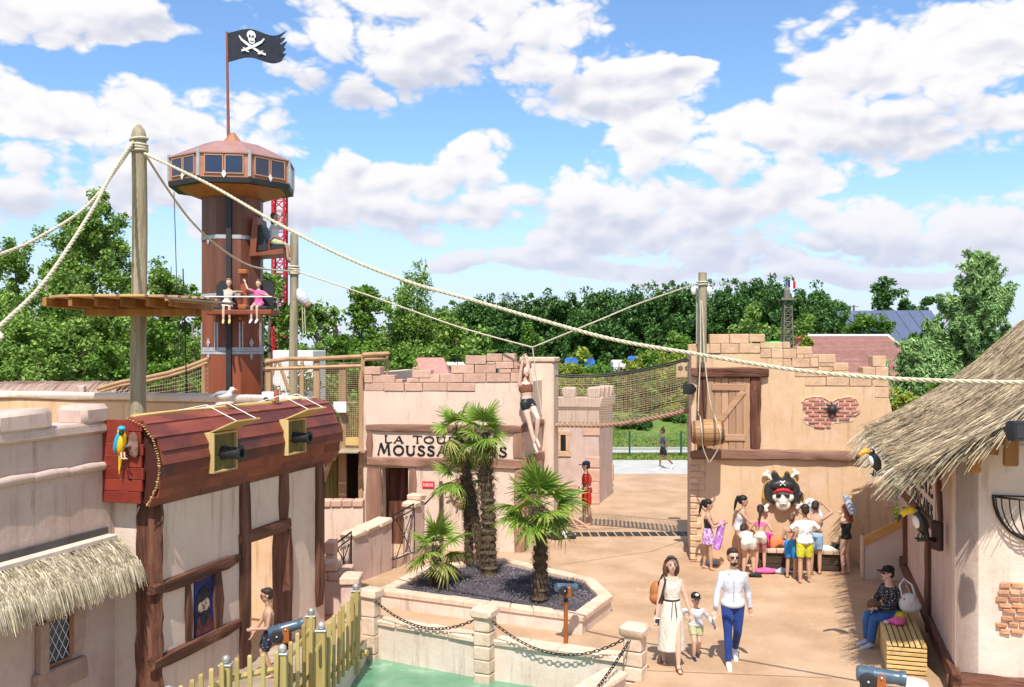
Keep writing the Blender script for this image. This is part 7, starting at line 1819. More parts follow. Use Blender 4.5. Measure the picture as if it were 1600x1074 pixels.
    if shoes == 'sandal':
        for sg_ in (1, -1):
            Hj, K_, A_, d = lg[sg_]; mb = MB(); q_ = V((0,0,-.075)); mb.tube([A_-d*.06+q_*.9, A_+q_+d*.05, A_+d*.20+q_*1.05], [.03,.045,.03], 8, sq=1); mb.v = [(x_, y_, min(z_, (A_+q_).z+.012)) for x_, y_, z_ in mb.v]
            for k_ in (.02, .12): mb.tube([A_+d*k_+V((sg2*.042*math.cos(a_), 0, -.06+.045*math.sin(a_))) for sg2, a_ in [(1, math.pi*i_/6) for i_ in range(7)]], .008, 5)
            mb.build('sandal', mat('brown_sandal', (.12,.05,.03), rough=.6, rv=0), t_, fix=False)
        shoes = None
    if shoes:
        for sg_ in (1, -1):
            Hj, K_, A_, d = lg[sg_]; mb = MB()
            mb.tube([A_-d*.055-V((0,0,.03)), A_-V((0,0,.035))+d*.02, A_+d*.10-V((0,0,.045)), A_+d*.18-V((0,0,.055)), A_+d*.205-V((0,0,.055))], [.036,.044,.042,.034,.018], 10); mb.ell(A_-V((0,0,.02)), .042, 10, 7)
            fused(mb, 'shoe', shoes, t_, .012, 2)
    # --- hair
    if style:
        mb = MB(); hm = hair_mat(hair)
        mb.ell(hp_(0,.030,.052), (.084*s_,.094*s_,.080*s_), 16, 12, Q); mb.ell(hp_(0,.055,.0), (.078*s_,.062*s_,.085*s_), 14, 10, Q)
        if style == 'short': mb.ell(hp_(0,-.035,.098), (.062*s_,.045*s_,.03*s_), 10, 8, Q)
        if style in ('long', 'bob', 'curly'):
            ln = {'long': .30, 'bob': .20, 'curly': .24}[style]
            for sg_ in (-1, 0, 1):
                mb.tube([hp_(sg_*.068,.03+(.03 if not sg_ else 0),.05), hp_(sg_*.088,.04+(.03 if not sg_ else 0),-.06), hp_(sg_*.085,.05+(.03 if not sg_ else 0),-ln*.6), hp_(sg_*.06,.06+(.02 if not sg_ else 0),-ln)], [.035*s_,.042*s_,.04*s_,.012*s_], 10)
            if style == 'curly':
                q_ = random.Random(4)
                for i in range(40): a_ = q_.uniform(0, 6.28); mb.ell(hp_(math.cos(a_)*.11, .05+math.sin(a_)*.08, q_.uniform(-.26,.12)), q_.uniform(.02,.035), 8, 6)
        if style in ('pony', 'braid'):
            l2 = .30 if style == 'pony' else .36; yy = .13
            mb.tube([hp_(0,.09,.08), hp_(0,yy+.02,.05), hp_(0,yy+.02,-.06), hp_(0,yy,-l2*.6), hp_(0,yy-.02,-l2)], [.02*s_,.032*s_,.034*s_,.028*s_,.008], 10)
        if style == 'bun': mb.ell(hp_(0,.07,.14), (.045*s_,.045*s_,.04*s_), 10, 8)
        fused(mb, 'hair', hm, t_, .012, 2)
    if beard:
        mb = MB(); mb.ell(hp_(0,-.040,-.082), (.050*s_,.044*s_,.036*s_), 12, 8, Q); mb.ell(hp_(0,-.083,-.048), (.026,.012,.008), 8, 6, Q); fused(mb, 'beard', hair_mat(hair), t_, .010, 1)
    if vox < .0125 or shades:
        if shades:
            mb = MB(); [mb.ell(hp_(sg_*.032,-.086,.012), (.029*s_,.010*s_,.021*s_), 10, 8, Q) for sg_ in (-1, 1)]; mb.tube([hp_(-.078,-.01,.018), hp_(-.06,-.075,.016), hp_(.06,-.075,.016), hp_(.078,-.01,.018)], .005, 5); mb.build('sunglasses', M_['black'], t_, smooth='all')
        else:
            for sg_ in (-1, 1):
                MB().ell(hp_(sg_*.030,-.078,.010), (.012*s_,.008*s_,.007*s_), 8, 6, Q).build('eye', mat('eye_dark', (.03,.02,.015), rough=.2, rv=0, bump=0), t_, smooth='all')
                MB().tube([hp_(sg_*.014,-.086,.028), hp_(sg_*.030,-.086,.033), hp_(sg_*.048,-.074,.027)], .0045, 5).build('eyebrow', hair_mat(hair if style else 'dark'), t_)
        MB().ell(hp_(0,-.088,-.050), (.021*s_,.007*s_,.006*s_), 8, 6, Q).build('mouth', mat('lip_red', (.35,.10,.08), rough=.5, rv=0, bump=0), t_, smooth='all')
    if cap:
        mb = MB(); mb.ell(hp_(0,.022,.062), (.090*s_,.106*s_,.075*s_), 16, 10, Q); c_ = fused(mb, 'cap', cap, t_, .012, 2)
        mb = MB(); mb.ell(hp_(0,-.115,.055), (.070*s_,.075*s_,.010*s_), 14, 8, Q); mb.build('cap_peak', cap, c_, smooth='all')
    return t_, dict(hc=hc, hp=hp_, jt=jt, lg=lg, hip=hip, chest=chest, up=up, X=X, Fw=Fw, L=L)
def hold(M, p): return M @ V(p)
white_c = cloth('white', (.56,.57,.62), (.66,.67,.72)); navy = cloth('royal_blue', (.012,.035,.17), (.02,.055,.25)); cream = cloth('cream', (.64,.60,.50), (.72,.68,.58)); black_c = cloth('black', (.012,.012,.014), (.02,.02,.022))
red_c = cloth('red', (.60,.03,.02), (.70,.05,.03)); khaki = cloth('khaki', (.42,.42,.22), (.50,.50,.28)); sky_c = cloth('light_denim', (.25,.42,.60), (.35,.52,.70)); blue_c = cloth('bright_blue', (.02,.20,.55), (.03,.28,.65)); yel = cloth('lime_yellow', (.62,.62,.02), (.70,.70,.05))
pink_c = cloth('pink', (.80,.10,.30), (.85,.16,.38)); jean = cloth('jeans', (.03,.09,.25), (.05,.14,.34)); grey_c = cloth('dark_grey', (.06,.065,.07), (.09,.095,.10))
# --- walking family
pman = G(1145, 1038)
tm_, im = person('bearded man in white shirt and blue trousers walking with the family', pman, R(-6), 1.80, hip=(0,0,.92), chest=(0,-.02,1.38), lf=(.07,.30,.16), rf=(-.08,-.16,.08), kl=(0,-1,0), lh=(.27,.10,.84), rh=(-.27,-.12,.84), w=1.0,
    tops=(('trousers', navy), ('shirt', white_c, -.10)), shoes=mat('white_sneaker', (.75,.75,.75), rough=.6, rv=0), hair='dark', beard=True, shades=True, vox=.011, yaw=R(10), lfd=(0,-.8,-.6))
for i in range(6): MB().ell(im['hip']+im['up']*(im['L']*(.05+.16*i))+im['Fw']*(.135), .007, 6, 4).build('button', M_['white'], tm_)
MB().tube([im['hip']+im['up']*(im['L']*(-.08+.1*i))+im['Fw']*(.134 if i < 9 else .12) for i in range(11)], .007, 4).build('placket', cloth('shirt_fold', (.40,.42,.50)), tm_)
for s_ in (-1, 1): MB().prism([(0,0),(s_*.075,.045),(s_*.085,-.005),(s_*.03,-.06)], -.012, .012, M=Matrix.Translation(im['hip']+im['up']*(im['L']*1.05)+im['Fw']*.085)).build('collar', white_c, tm_)
for s_ in (-1, 1):
    E_, W_ = im['jt'][s_][1:]; MB().tube([E_.lerp(W_,.86), E_.lerp(W_,.95)], .040, 12).build('cuff', white_c, tm_)
pwo = G(1050, 1042)
tw_, iw = person('woman in sleeveless cream dress with black belt, backpack on one shoulder', pwo, R(2), 1.70, hip=(0,0,.93), chest=(-.01,0,1.38), lf=(.06,-.20,.08), rf=(-.09,.26,.12), lh=(.30,-.08,.80), rh=(-.26,-.08,.82), fem=1, w=.95,
    tops=(('tank', cream, .2), ('skirt', cream, .055, .80), ('belt', black_c)), shoes='sandal', hair='brown', style='bob', vox=.011, rfd=(0,-.85,-.5))
MB().tube([iw['hc']+V((-.07,-.05,.10)), iw['hc']+V((0,-.055,.125)), iw['hc']+V((.07,-.05,.10))], .014, 6).build('sunglasses', M_['black'], tw_, smooth=True)
for s_ in (-.035, .035): MB().tube([iw['hip']+V((s_*.6,-.135,.13)), iw['hip']+V((s_,-.17,.02)), iw['hip']+V((s_*1.2,-.18,-.10))], .007, 5).build('belt_end', black_c, tw_)
Mw = tw_.matrix_basis
bpk = thing('backpack', 'orange brown backpack hanging behind the woman in the cream dress', 'backpack', Mw @ T(0,0,0))
mbp = mat('cognac_leather', (.36,.12,.03), (.46,.18,.06), rough=.5, rv=0)
mb = MB(); mb.ell((-.20,.16,1.16), (.13,.10,.17), 14, 10); mb.ell((-.20,.15,1.06), (.14,.11,.12), 12, 8); fused(mb, 'body', mbp, bpk, .014, 3)
MB().tube([(-.20,.08,1.30), (-.14,.02,1.46), (-.12,-.10,1.40), (-.19,-.13,1.15), (-.24,-.02,.95), (-.26,.05,.82)], .016, 6, sq=1).build('strap', M_['black'], bpk, smooth=True)
ph = thing('phone', 'phone in a pale case in the hand of the woman in the cream dress', 'phone', Mw @ Matrix.Translation(iw['jt'][-1][2]+V((0,-.04,-.08))) @ Matrix.Rotation(.5, 4, 'X'))
MB().box(-.037,.037,-.006,.006,-.075,.075,.005).build('case', M_['white'], ph); MB().box(-.032,.032,-.0085,-.0062,-.07,.07,.001).build('screen', M_['glass'], ph)
pch = G(1087, 1028)
tcx, ic = person('small child in white shirt, khaki shorts and black and white cap', pch, R(4), 1.06, hip=(0,0,.88), chest=(0,0,1.26), head=(0,-.02,.27), hd=1.4, w=1.12, lh=(.46,-.12,.86), rh=(-.30,-.05,1.12), lf=(.07,.15,.10), rf=(-.08,-.12,.08), er=(-1,.3,-.4),
    tops=(('shirt', white_c, -.1), ('shorts', khaki, .65)), shoes=mat('dark_sandal', (.03,.03,.04), rough=.6, rv=0), hair='brown', vox=.011, cap=mat('black_cap', (.012,.012,.014), rough=.7, rv=0))
mb = MB(); mb.ell(ic['hp'](0,-.085,.105), (.05,.03,.04), 10, 8); mb.build('cap_front', M_['white'], tcx, smooth='all')
# --- man in red
prd = G(917, 820)
trd, ir = person('man in red shirt and red shorts with navy cap, standing in profile', prd, R(-90), 1.76, hip=(0,.0,.93), chest=(0,-.01,1.38), w=1.12, lh=(.18,-.20,.92), rh=(-.20,-.22,.80), lf=(.09,.10,.08), rf=(-.09,-.06,.08),
    tops=(('tshirt', red_c, -.1), ('shorts', red_c, .85)), skin='tan', hair='dark', shades=True, cap=mat('navy_cap', (.012,.018,.06), rough=.8, rv=0), yaw=R(-10), pitch=R(8))
sb = thing('shoulder_bag', 'small white bag with a strap across the man in red', 'bag', trd.matrix_basis.copy())
MB().tube([(.05,-.16,1.02), (-.10,-.06,1.25), (-.17,.02,1.44), (-.05,.13,1.25), (.18,.10,1.08), (.2,-.12,1.0)], .014, 5).build('strap', M_['white'], sb, smooth=True); mb = MB(); mb.ell((.12,-.20,1.0), (.10,.06,.10), 12, 8); fused(mb, 'pouch', M_['white'], sb, .014, 2)
# --- girl on the far path
pfg = G(1036, 733)
tfg, ifg = person('girl in grey top and black shorts walking along the far grey path', pfg, R(-90), 1.66, hip=(0,0,.92), chest=(0,-.02,1.37), lf=(.05,.42,.20), rf=(-.05,-.12,.08), kl=(0,-1,-.3), lh=(.2,.14,.86), rh=(-.16,-.34,1.12), fem=1, w=.93, skin='brown', hair='black', style='bun',
    tops=(('tshirt', grey_c, .1), ('shorts', black_c, .75)), shoes=mat('white_sneaker', (.75,.75,.75)), pitch=R(14), lfd=(0,-.6,-.8))
ph2 = thing('phone', 'dark phone held out by the girl on the far path', 'phone', tfg.matrix_basis @ T(-.16,-.44,1.14)); MB().box(-.035,.035,-.07,.07,-.005,.005,.003).build('case', M_['black'], ph2); MB().box(-.03,.03,-.065,.065,.0055,.008,.001).build('screen', M_['glass'], ph2)
# --- boy by the doorway cannon
pby = V((-3.60, 14.25, .03))
tby, iby = person('shirtless boy with glasses in dark patterned swim shorts at the doorway', pby, R(-70), 1.34, hip=(0,0,.90), chest=(0,-.02,1.30), head=(0,-.04,.28), hd=1.15, w=.98, lh=(.12,-.30,.98), rh=(-.16,-.30,.80), lf=(.09,.04,.08), rf=(-.09,-.04,.08), skin='tan', hair='dark',
    tops=(('shorts', cloth('navy_dots', (.012,.016,.04), stain=((.7,.7,.7), 26, .60, .63, 1)), .85),), pitch=R(10), shades=True, vox=.012)
# --- children along the ochre wall
def kid(label, u, v, rz, h, **kw): return person(label, G(u, v), rz, h, head=kw.pop('head', (0,-.02,.25)), hd=kw.pop('hd', 1.16), vox=kw.pop('vox', .0135), **kw)
k1, i1 = kid('dark haired girl in black swimsuit with purple towel round her waist', 1106, 890, R(80), 1.53, fem=1, w=.92, lh=(.12,-.38,1.22), rh=(-.10,-.36,1.18), el=(.3,.3,-1), er=(-.3,.3,-1), skin='tan', hair='black', style='pony', pitch=R(22), lf=(.1,.1,.08), rf=(-.1,-.08,.08), tops=(('swim', black_c), ('skirt', cloth('purple_check', (.62,.45,.62), stain=((.30,.07,.38), 16, .5, .55, .9)), .03, .32, 'towel')))
twl = thing('purple_towel', 'end of a violet towel hanging from the hands of the girl at the left', 'towel', k1.matrix_basis.copy())
mb = MB(); mb.loft([[V((-.02+(.06+.018*i)*math.cos(a_)+.03*math.sin(3*a_+i), -.36+.10*math.sin(a_)+.02*i, 1.24-.10*i)) for a_ in [2*math.pi*q/14 for q in range(14)]] for i in range(8)]); fused(mb, 'cloth', cloth('violet', (.42,.15,.52), stain=((.66,.55,.70), 9, .5, .6, .8)), twl, .014, 4)
k2, i2 = kid('girl in white one-piece swimsuit with long ponytail, reaching forward', 1157, 884, R(72), 1.60, fem=1, w=.98, hip=(0,.06,.92), chest=(0,-.06,1.34), lh=(.12,-.46,1.08), rh=(-.10,-.48,1.18), skin='tan', hair='black', style='pony', pitch=R(20), tops=(('swim', white_c),), el=(.3,.3,-1), er=(-.3,.3,-1))
k3, i3 = kid('girl in pink top and cream shorts with a long dark braid, seen from behind', 1188, 893, R(160), 1.48, fem=1, w=.92, lh=(.24,-.25,1.0), rh=(-.25,-.2,1.05), skin='tan', hair='dark', style='braid', tops=(('crop', pink_c), ('shorts', cloth('cream_print', (.66,.62,.50), stain=((.4,.38,.33), 18, .56, .6, .8)), .35, .3)), pitch=R(25), hip=(0,.05,.90), chest=(0,-.08,1.32))
k4, i4 = kid('child in white shorts bending over towards the bench', 1170, 899, R(165), 1.45, fem=1, w=1.12, hip=(0,.10,.88), chest=(.10,-.30,1.02), head=(.05,-.20,.06), lh=(.25,-.50,.50), rh=(0,-.55,.50), lf=(.13,0,.08), rf=(-.13,.05,.08), skin='tan', hair='dark', style='short', tops=(('tank', cream, .2), ('shorts', cloth('off_white', (.72,.68,.58)), .42, .35)), pitch=R(60))
k5, i5 = kid('shirtless boy in bright blue swim shorts facing the bench', 1236, 904, R(150), 1.40, lh=(.20,-.30,.95), rh=(-.16,-.30,.98), skin='tan', hair='brown', tops=(('shorts', blue_c, .88),), pitch=R(32), chest=(0,-.05,1.33))
k6, i6 = kid('boy in white printed T-shirt and lime yellow shorts, seen from behind', 1258, 911, R(176), 1.62, w=1.04, lh=(.22,-.24,1.10), rh=(-.22,-.26,1.12), el=(1,.4,-.5), er=(-1,.4,-.5), skin='tan', hair='dark', tops=(('tshirt', cloth('white_print', (.74,.74,.72), stain=((.02,.02,.02), 11, .605, .62, 1)), -.15), ('shorts', yel, .80)), pitch=R(15), lf=(.12,.05,.08), rf=(-.10,-.05,.08))
k7, i7 = kid('shirtless boy in light blue shorts pulling a towel over his head', 1274, 897, R(150), 1.56, lh=(.22,-.10,1.66), rh=(-.18,-.12,1.68), el=(1,-.2,-.2), er=(-1,-.2,-.2), skin='tan', hair='dark', tops=(('shorts', sky_c, .75),), pitch=R(25))
tw2 = thing('white_towel', 'white and pale blue towel over the head of the boy behind', 'towel', k7.matrix_basis.copy())
mb = MB(); 
for i in range(9): a_ = i/8; mb.ell((.22-.30*a_, -.14-.04*math.sin(i), 1.72-.12*abs(a_-.4)-.35*a_*a_), (.08,.06,.12+.08*a_), 10, 8)
fused(mb, 'cloth', cloth('pale_blue_towel', (.66,.72,.78), stain=((.35,.45,.60), 6, .52, .6, .6)), tw2, .016, 5)
k8, i8 = kid('red haired girl in black swimsuit pulling jeans over her raised arm', 1322, 897, R(-150), 1.50, fem=1, w=.98, lh=(-.12,-.06,1.95), rh=(-.16,-.26,1.50), el=(.5,.2,.6), er=(-1,-.2,.0), skin='fair', hair='red', style='long', tops=(('swim', black_c),), pitch=R(15), yaw=R(20))
jn = thing('jeans', 'pale denim garment held up in the air by the red haired girl', 'trousers', Matrix.Translation(P(1325,785,20.7)) @ Matrix.Scale(.8, 4))
mb = MB(); mb.tube([V((-.10,0,.20)), V((-.05,0,.05)), V((.02,-.02,-.12)), V((.12,-.02,-.30))], [.045,.06,.075,.085], 10); mb.tube([V((-.02,.0,.17)), V((.05,0,.0)), V((.14,0,-.2)), V((.20,-.02,-.28))], [.04,.055,.06,.06], 10); fused(mb, 'denim', cloth('pale_denim', (.40,.48,.60), (.55,.62,.72)), jn, .016, 3)
# --- woman on the slatted bench
FRB = FR
psb = V((6.05, 15.9, 0))
tsb, isb = person('woman in black speckled blouse and jeans sitting on the slatted bench', psb+V((.26,.0,0)), R(-80), 1.64, hip=(0,0,.56), chest=(0,-.06,1.0), head=(0,-.05,.26), w=1.32, hd=1.08, lh=(.02,-.32,.66), rh=(-.06,-.34,.64), el=(1,.4,-.2), er=(-1,.4,-.2), lf=(.12,-.50,.08), rf=(-.10,-.44,.08), kl=(0,-1,.4), kr=(0,-1,.4), fem=1, hair='dark', skin='fair', shades=True,
    tops=(('trousers', jean), ('shirt', cloth('black_speckle', (.014,.014,.016), stain=((.62,.60,.58), 34, .57, .60, .9)), -.15)), shoes=mat('grey_sneaker', (.50,.53,.60), rough=.6, rv=0), cap=mat('black_cap', (.012,.012,.014)), vox=.012)
sbg = thing('tote_bag', 'white patterned shoulder bag on the back of the seated woman', 'bag', tsb.matrix_basis @ T(.26, .14, .80))
mb = MB(); mb.ell((0,0,0), (.13,.19,.17), 12, 9); mb.ell((0,.03,-.06), (.14,.20,.12), 12, 9); fused(mb, 'body', cloth('white_floral', (.66,.64,.60), stain=((.62,.16,.12), 7, .58, .62, .9)), sbg, .014, 3)
MB().tube([(0,.12,.12), (-.04,.08,.30), (-.08,-.04,.40), (-.06,-.14,.30), (.0,-.13,.1)], .016, 6).build('strap', M_['white'], sbg, smooth=True)
# bench: seven slats and slatted end
bn = thing('slatted_bench', 'pine slatted box bench along the tavern wall', 'bench', FRB.M)
bxa, bxb = -3.55, -.62; yo = -.86
for i in range(7): bx('slat', M_['pine'], bxa, bxb, yo+i*.083, yo+i*.083+.066, .42, .45, bn, b=.005)
for i in range(6): bx('end_slat', M_['pine'], bxb-.028, bxb, yo, yo+.565, .02+i*.067, .02+i*.067+.048, bn, b=.004)
for i in range(6): bx('front_slat', M_['pine'], bxa, bxb-.03, yo, yo+.025, .02+i*.067, .02+i*.067+.048, bn, b=.004)
for x_ in (bxb-.10, (bxa+bxb)/2, bxa+.05):
    for y_ in (yo+.03, yo+.50): bx('leg', M_['pinez'], x_, x_+.05, y_, y_+.05, 0, .418, bn, b=.003)
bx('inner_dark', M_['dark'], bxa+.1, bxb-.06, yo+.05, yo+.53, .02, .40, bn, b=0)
def crumple(name, label, cat, c, r3, m_, seed=1, n=9, vox=.016, part='cloth'):
    q_ = random.Random(seed); t_ = thing(name, label, cat, Matrix.Translation(c)); mb = MB()
    mb.ell((0,0,r3[2]*.5), (r3[0]*.7,r3[1]*.7,r3[2]*.5), 12, 8)
    for i in range(n): a_ = q_.uniform(0,6.28); mb.ell((math.cos(a_)*r3[0]*.6, math.sin(a_)*r3[1]*.6, r3[2]*q_.uniform(.25,.6)), (r3[0]*q_.uniform(.2,.5), r3[1]*q_.uniform(.2,.5), r3[2]*q_.uniform(.25,.5)), 9, 7)
    fused(mb, part, m_, t_, vox, 2); return t_
crumple('baseball_hat', 'bright pink cap lying on the slatted bench', 'cap', FRB.w(-1.75, yo+.25, .45), (.15,.13,.12), pink_c, 1)
crumple('yellow_toy', 'yellow and white toy behind the pink cap on the bench', 'toy', FRB.w(-2.0, yo+.30, .45), (.12,.12,.16), cloth('yellow', (.75,.60,.03)), 2)
crumple('plastic_wrapper', 'pale pink wrapper lying on the bench next to the cap', 'wrapper', FRB.w(-1.78, yo+.10, .45), (.09,.09,.05), cloth('pale_pink', (.75,.5,.5)), 3)
crumple('brown_handbag', 'small brown handbag on the lap of the seated woman', 'bag', V((5.93,15.72,.66)), (.12,.09,.13), mat('brown_leather', (.16,.07,.04), rough=.6, rv=0), 4)
# --- low table bench by the ochre wall with the belongings
def gxy(u, v, y): x_, z_ = FG.uv(u, v, y); return x_, z_
bA, bB = FG.x(1184, -.6), FG.x(1316, -.6)
wb = thing('dark_bench', 'dark wooden box bench with stone edged top against the ochre wall', 'bench', FG.M)
mdb = mat('dark_bench_wood', (.045,.028,.018), (.09,.055,.035), rough=.7, scale=4, st=(.15,1,1), rv=.1)
n_ = 9
for i in range(n_): bx('edge_block', mat('pale_edge_block', (.50,.36,.24), (.60,.45,.32), rough=.8, rv=.12), bA+(bB-bA)*i/n_+.004, bA+(bB-bA)*(i+1)/n_-.004, -.66, -.50, .38, .47, wb, b=.01)
for i in range(3): bx('seat_board', mdb, bA, bB, -.50+i*.165, -.34+i*.165, .40, .45, wb, b=.006)
for i in range(3): bx('front_board', mdb, bA+.02, bB-.02, -.60, -.57, .02+i*.12, .13+i*.12, wb, b=.005)
for x_ in (bA+.02, bB-.06): bx('side_board', mdb, x_, x_+.04, -.57, -.02, .0, .38, wb, b=.004)
crumple('magenta_bag', 'magenta bag on the dark bench behind the braided girl', 'bag', FG.w(FG.x(1197,-.4), -.42, .46), (.2,.13,.34), cloth('magenta', (.70,.03,.30)), 5)
crumple('orange_bag', 'coral orange bag on the dark bench left of the boys', 'bag', FG.w(FG.x(1212,-.4), -.40, .46), (.26,.14,.30), cloth('coral', (.80,.20,.08)), 6)
crumple('white_clothes', 'white and blue clothes spilling over the right bench end', 'clothes', FG.w(FG.x(1290,-.5), -.50, .40), (.26,.16,.16), cloth('white_blue', (.74,.76,.80), stain=((.2,.3,.5), 5, .6, .64, .8)), 7)
crumple('dark_shoes', 'dark shoes lying on the right end of the bench', 'shoes', FG.w(FG.x(1304,-.4), -.35, .46), (.16,.10,.10), cloth('near_black', (.02,.025,.02)), 8)
crumple('pink_towel', 'hot pink towel dropped on the floor before the bench', 'towel', G(1196,896), (.30,.20,.12), pink_c, 9)
crumple('grey_clothes', 'grey clothes on the floor beside the pink towel', 'clothes', G(1224,896), (.24,.16,.10), cloth('grey_mix', (.35,.38,.42), stain=((.7,.7,.7), 9, .52, .6, .8)), 10)
crumple('grey_bag', 'small grey bag on the floor behind the first girl', 'bag', G(1114,884), (.16,.12,.12), cloth('mid_grey', (.28,.32,.32)), 11)
crumple('dark_sneakers', 'dark sneakers on the floor next to the pink towel', 'shoes', G(1180,902), (.16,.10,.10), cloth('near_black', (.02,.025,.02)), 12)
for i, (u_, v_) in enumerate(((1283,888),(1298,889))): crumple('white_shoe', ('white shoe under the bench, left one','white shoe under the bench, right one')[i], 'shoe', G(u_, v_+3), (.07,.12,.10), white_c, 13+i, vox=.014)
crumple('striped_bag', 'black and white bag on the floor under the big palm', 'bag', G(886,842), (.24,.16,.22), cloth('black_white', (.03,.03,.03), stain=((.75,.75,.75), 5, .5, .53, 1)), 16)
crumple('black_bag', 'black bag on the floor at the left of the striped bag', 'bag', G(868,843), (.22,.16,.18), black_c, 17)
k9, i9 = person('person sitting on the floor, mostly hidden behind the widest palm', G(874,822), R(60), 1.6, hip=(0,.0,.14), chest=(0,.14,.55), head=(0,0,.27), lf=(.12,-.80,.08), rf=(-.12,-.62,.08), kl=(0,-.3,1), kr=(0,-.3,1), lh=(.2,-.3,.45), rh=(-.2,-.3,.5), skin='tan', hair='dark', tops=(('tshirt', grey_c), ('shorts', black_c, .7)), vox=.015)
# --- ride passengers
sl_ = seat.matrix_basis.translation
def rider(label, loc, rz, h, **kw): return person(label, loc, rz, h, hip=(0,0,.12), chest=kw.pop('chest', (0,-.02,.56)), head=kw.pop('head', (0,-.02,.27)), lf=kw.pop('lf', (.10,-.42,-.42)), rf=kw.pop('rf', (-.10,-.44,-.42)), kl=(0,-1,.5), kr=(0,-1,.5), lfd=(0,-1,-.5), rfd=(0,-1,-.5), vox=.013, **kw)
ra, _ = rider('girl in pale dress leaning inwards on the front ride seat', sl_+V((-.40,-.12,.05)), R(12), 1.32, chest=(.05,-.05,.56), hd=1.2, lh=(.35,-.30,.52), rh=(.15,-.36,.34), hair='light', style='short', fem=1, tops=(('tank', cream, 0), ('skirt', cloth('pale_floral', (.66,.58,.52), stain=((.5,.3,.3), 12, .56, .6, .7)), .02, .36)), shoes=mat('yellow_shoe', (.62,.5,.2), rough=.7, rv=0))
rb2, _ = rider('girl in pink outfit raising her arm on the front ride seat', sl_+V((.40,-.12,.05)), R(-6), 1.28, hd=1.2, lh=(.22,-.30,.45), rh=(-.42,-.20,.86), er=(-.3,-1,-.4), hair='brown', style='short', fem=1, tops=(('tshirt', pink_c, .0), ('shorts', pink_c, .45)), shoes=M_['white'])
s2 = seat2.matrix_basis.translation
rc_, _ = rider('person in white shirt riding the upper side seat, seen from the side', s2+V((.02,-.02,.26)), R(78), 1.62, chest=(0,-.02,.56), lh=(.16,-.32,.80), rh=(-.12,-.30,.84), el=(.4,-.6,-.6), er=(-.4,-.6,-.6), lf=(.10,-.52,-.40), rf=(-.10,-.50,-.40), hair='brown', style='bob', tops=(('tshirt', white_c, 0), ('shorts', khaki, .8)), skin='tan', shoes=mat('brown_sandal', (.12,.05,.03)))
# --- hanging pirate figure
ph_ = P(842, 699, 22.62)
hm_, ih = person('pirate woman figure in brown top and black shorts hanging from the rope', ph_+V((-.05,0,0)), R(55), 1.72, name='pirate_mannequin', cat='mannequin', hip=(0,.08,.94), chest=(.02,.10,1.38), head=(.02,-.02,.25), lh=(.08,.06,2.0), rh=(-.06,-.06,1.90), el=(.2,-.6,0), er=(-1,-.4,0), lf=(.02,-.10,.20), rf=(-.02,-.04,.10), kl=(0,-1,.1), kr=(0,-1,.2),
    fem=1, w=.98, hair='red', style='curly', skin='pale', tops=(('crop', cloth('brown_top', (.14,.05,.03), (.22,.09,.05))), ('tank', cloth('brown_top', (.14,.05,.03)), .55), ('shorts', mat('black_leather', (.012,.012,.013), rough=.3, rv=0, spec=.6), .30, .25)), vox=.013, lfd=(0,-.5,-.85), rfd=(0,-.5,-.85))
hm_.matrix_local = Matrix.Translation(ph_+V((-.10,0,0))) @ Matrix.Rotation(R(-7), 4, 'Y') @ Matrix.Rotation(R(28), 4, 'Z') @ Matrix.Scale(1.72/1.75*1.12, 4)
# ================================================================== BIRDS
def bird(name, label, cat, M): return thing(name, label, cat, M)
# blue and yellow macaw on its bracket
ym, bm_, gm_ = mat('macaw_yellow', (.80,.50,.02), rough=.5, rv=0), mat('macaw_blue', (.02,.30,.60), (.03,.42,.62), rough=.5, rv=0), mat('macaw_face_black', (.02,.02,.02), rough=.4, rv=0)
mpos = P(190, 695, 12.45)
mc = bird('parrot', 'blue and yellow macaw figure on a bark bracket at the hull end', 'parrot', Matrix.Translation(mpos) @ Matrix.Rotation(R(-25), 4, 'Z'))
mb = MB(); mb.ell((0,0,.02), (.055,.06,.15), 12, 10, Matrix.Rotation(.25, 3, 'Y')); mb.ell((-.005,-.005,.17), (.05,.05,.055), 10, 8); mb.tube([(-.03,.02,-.08), (-.06,.03,-.24), (-.08,.03,-.40)], [.035,.022,.008], 8); fused(mb, 'body', ym, mc, .010, 2)
for s_ in (-1, 1):
    mb = MB(); mb.ell((-.045,s_*.045,.03), (.038,.028,.14), 10, 8, Matrix.Rotation(.3, 3, 'Y')); mb.tube([(-.05,s_*.02+.03,-.04), (-.085,.03,-.2)], [.03,.008], 8); fused(mb, 'wing', bm_, mc, .010, 2)
MB().ell((0,0,.205), (.052,.054,.04), 10, 8).build('crown', bm_, mc, smooth='all'); MB().ell((.03,-.03,.165), (.035,.035,.04), 10, 8).build('face', gm_, mc, smooth='all'); MB().tube([(.05,-.05,.17),(.08,-.07,.16),(.08,-.075,.13),(.065,-.06,.115)], [.022,.018,.012,.003], 8).build('beak', gm_, mc, smooth='all')
for s_ in (-1,1): MB().tube([(.02,s_*.025,-.10), (.05,s_*.025-.02,-.17), (.10,s_*.02-.02,-.18)], [.012,.010,.008], 6).build('leg', M_['stoneP'], mc)
bk2 = thing('bark_bracket', 'dark bark plaque bracket holding the macaw on the red planks', 'bracket', Matrix.Translation(P(204, 695, 12.47)))
mbk2 = mat('bark_plaque', (.14,.07,.05), (.28,.16,.12), rough=.7, scale=9, bump=1, bs=14, dist=.03, rv=0)
mb = MB(); mb.ell((.02,.03,0), (.075,.03,.17), 12, 9); mb.ell((.05,.02,-.06), (.05,.03,.12), 10, 8); mb.tube([(0,0,-.01), (-.07,-.03,-.03), (-.16,-.02,-.02)], [.025,.02,.012], 8); fused(mb, 'plaque', mbk2, bk2, .011, 2)
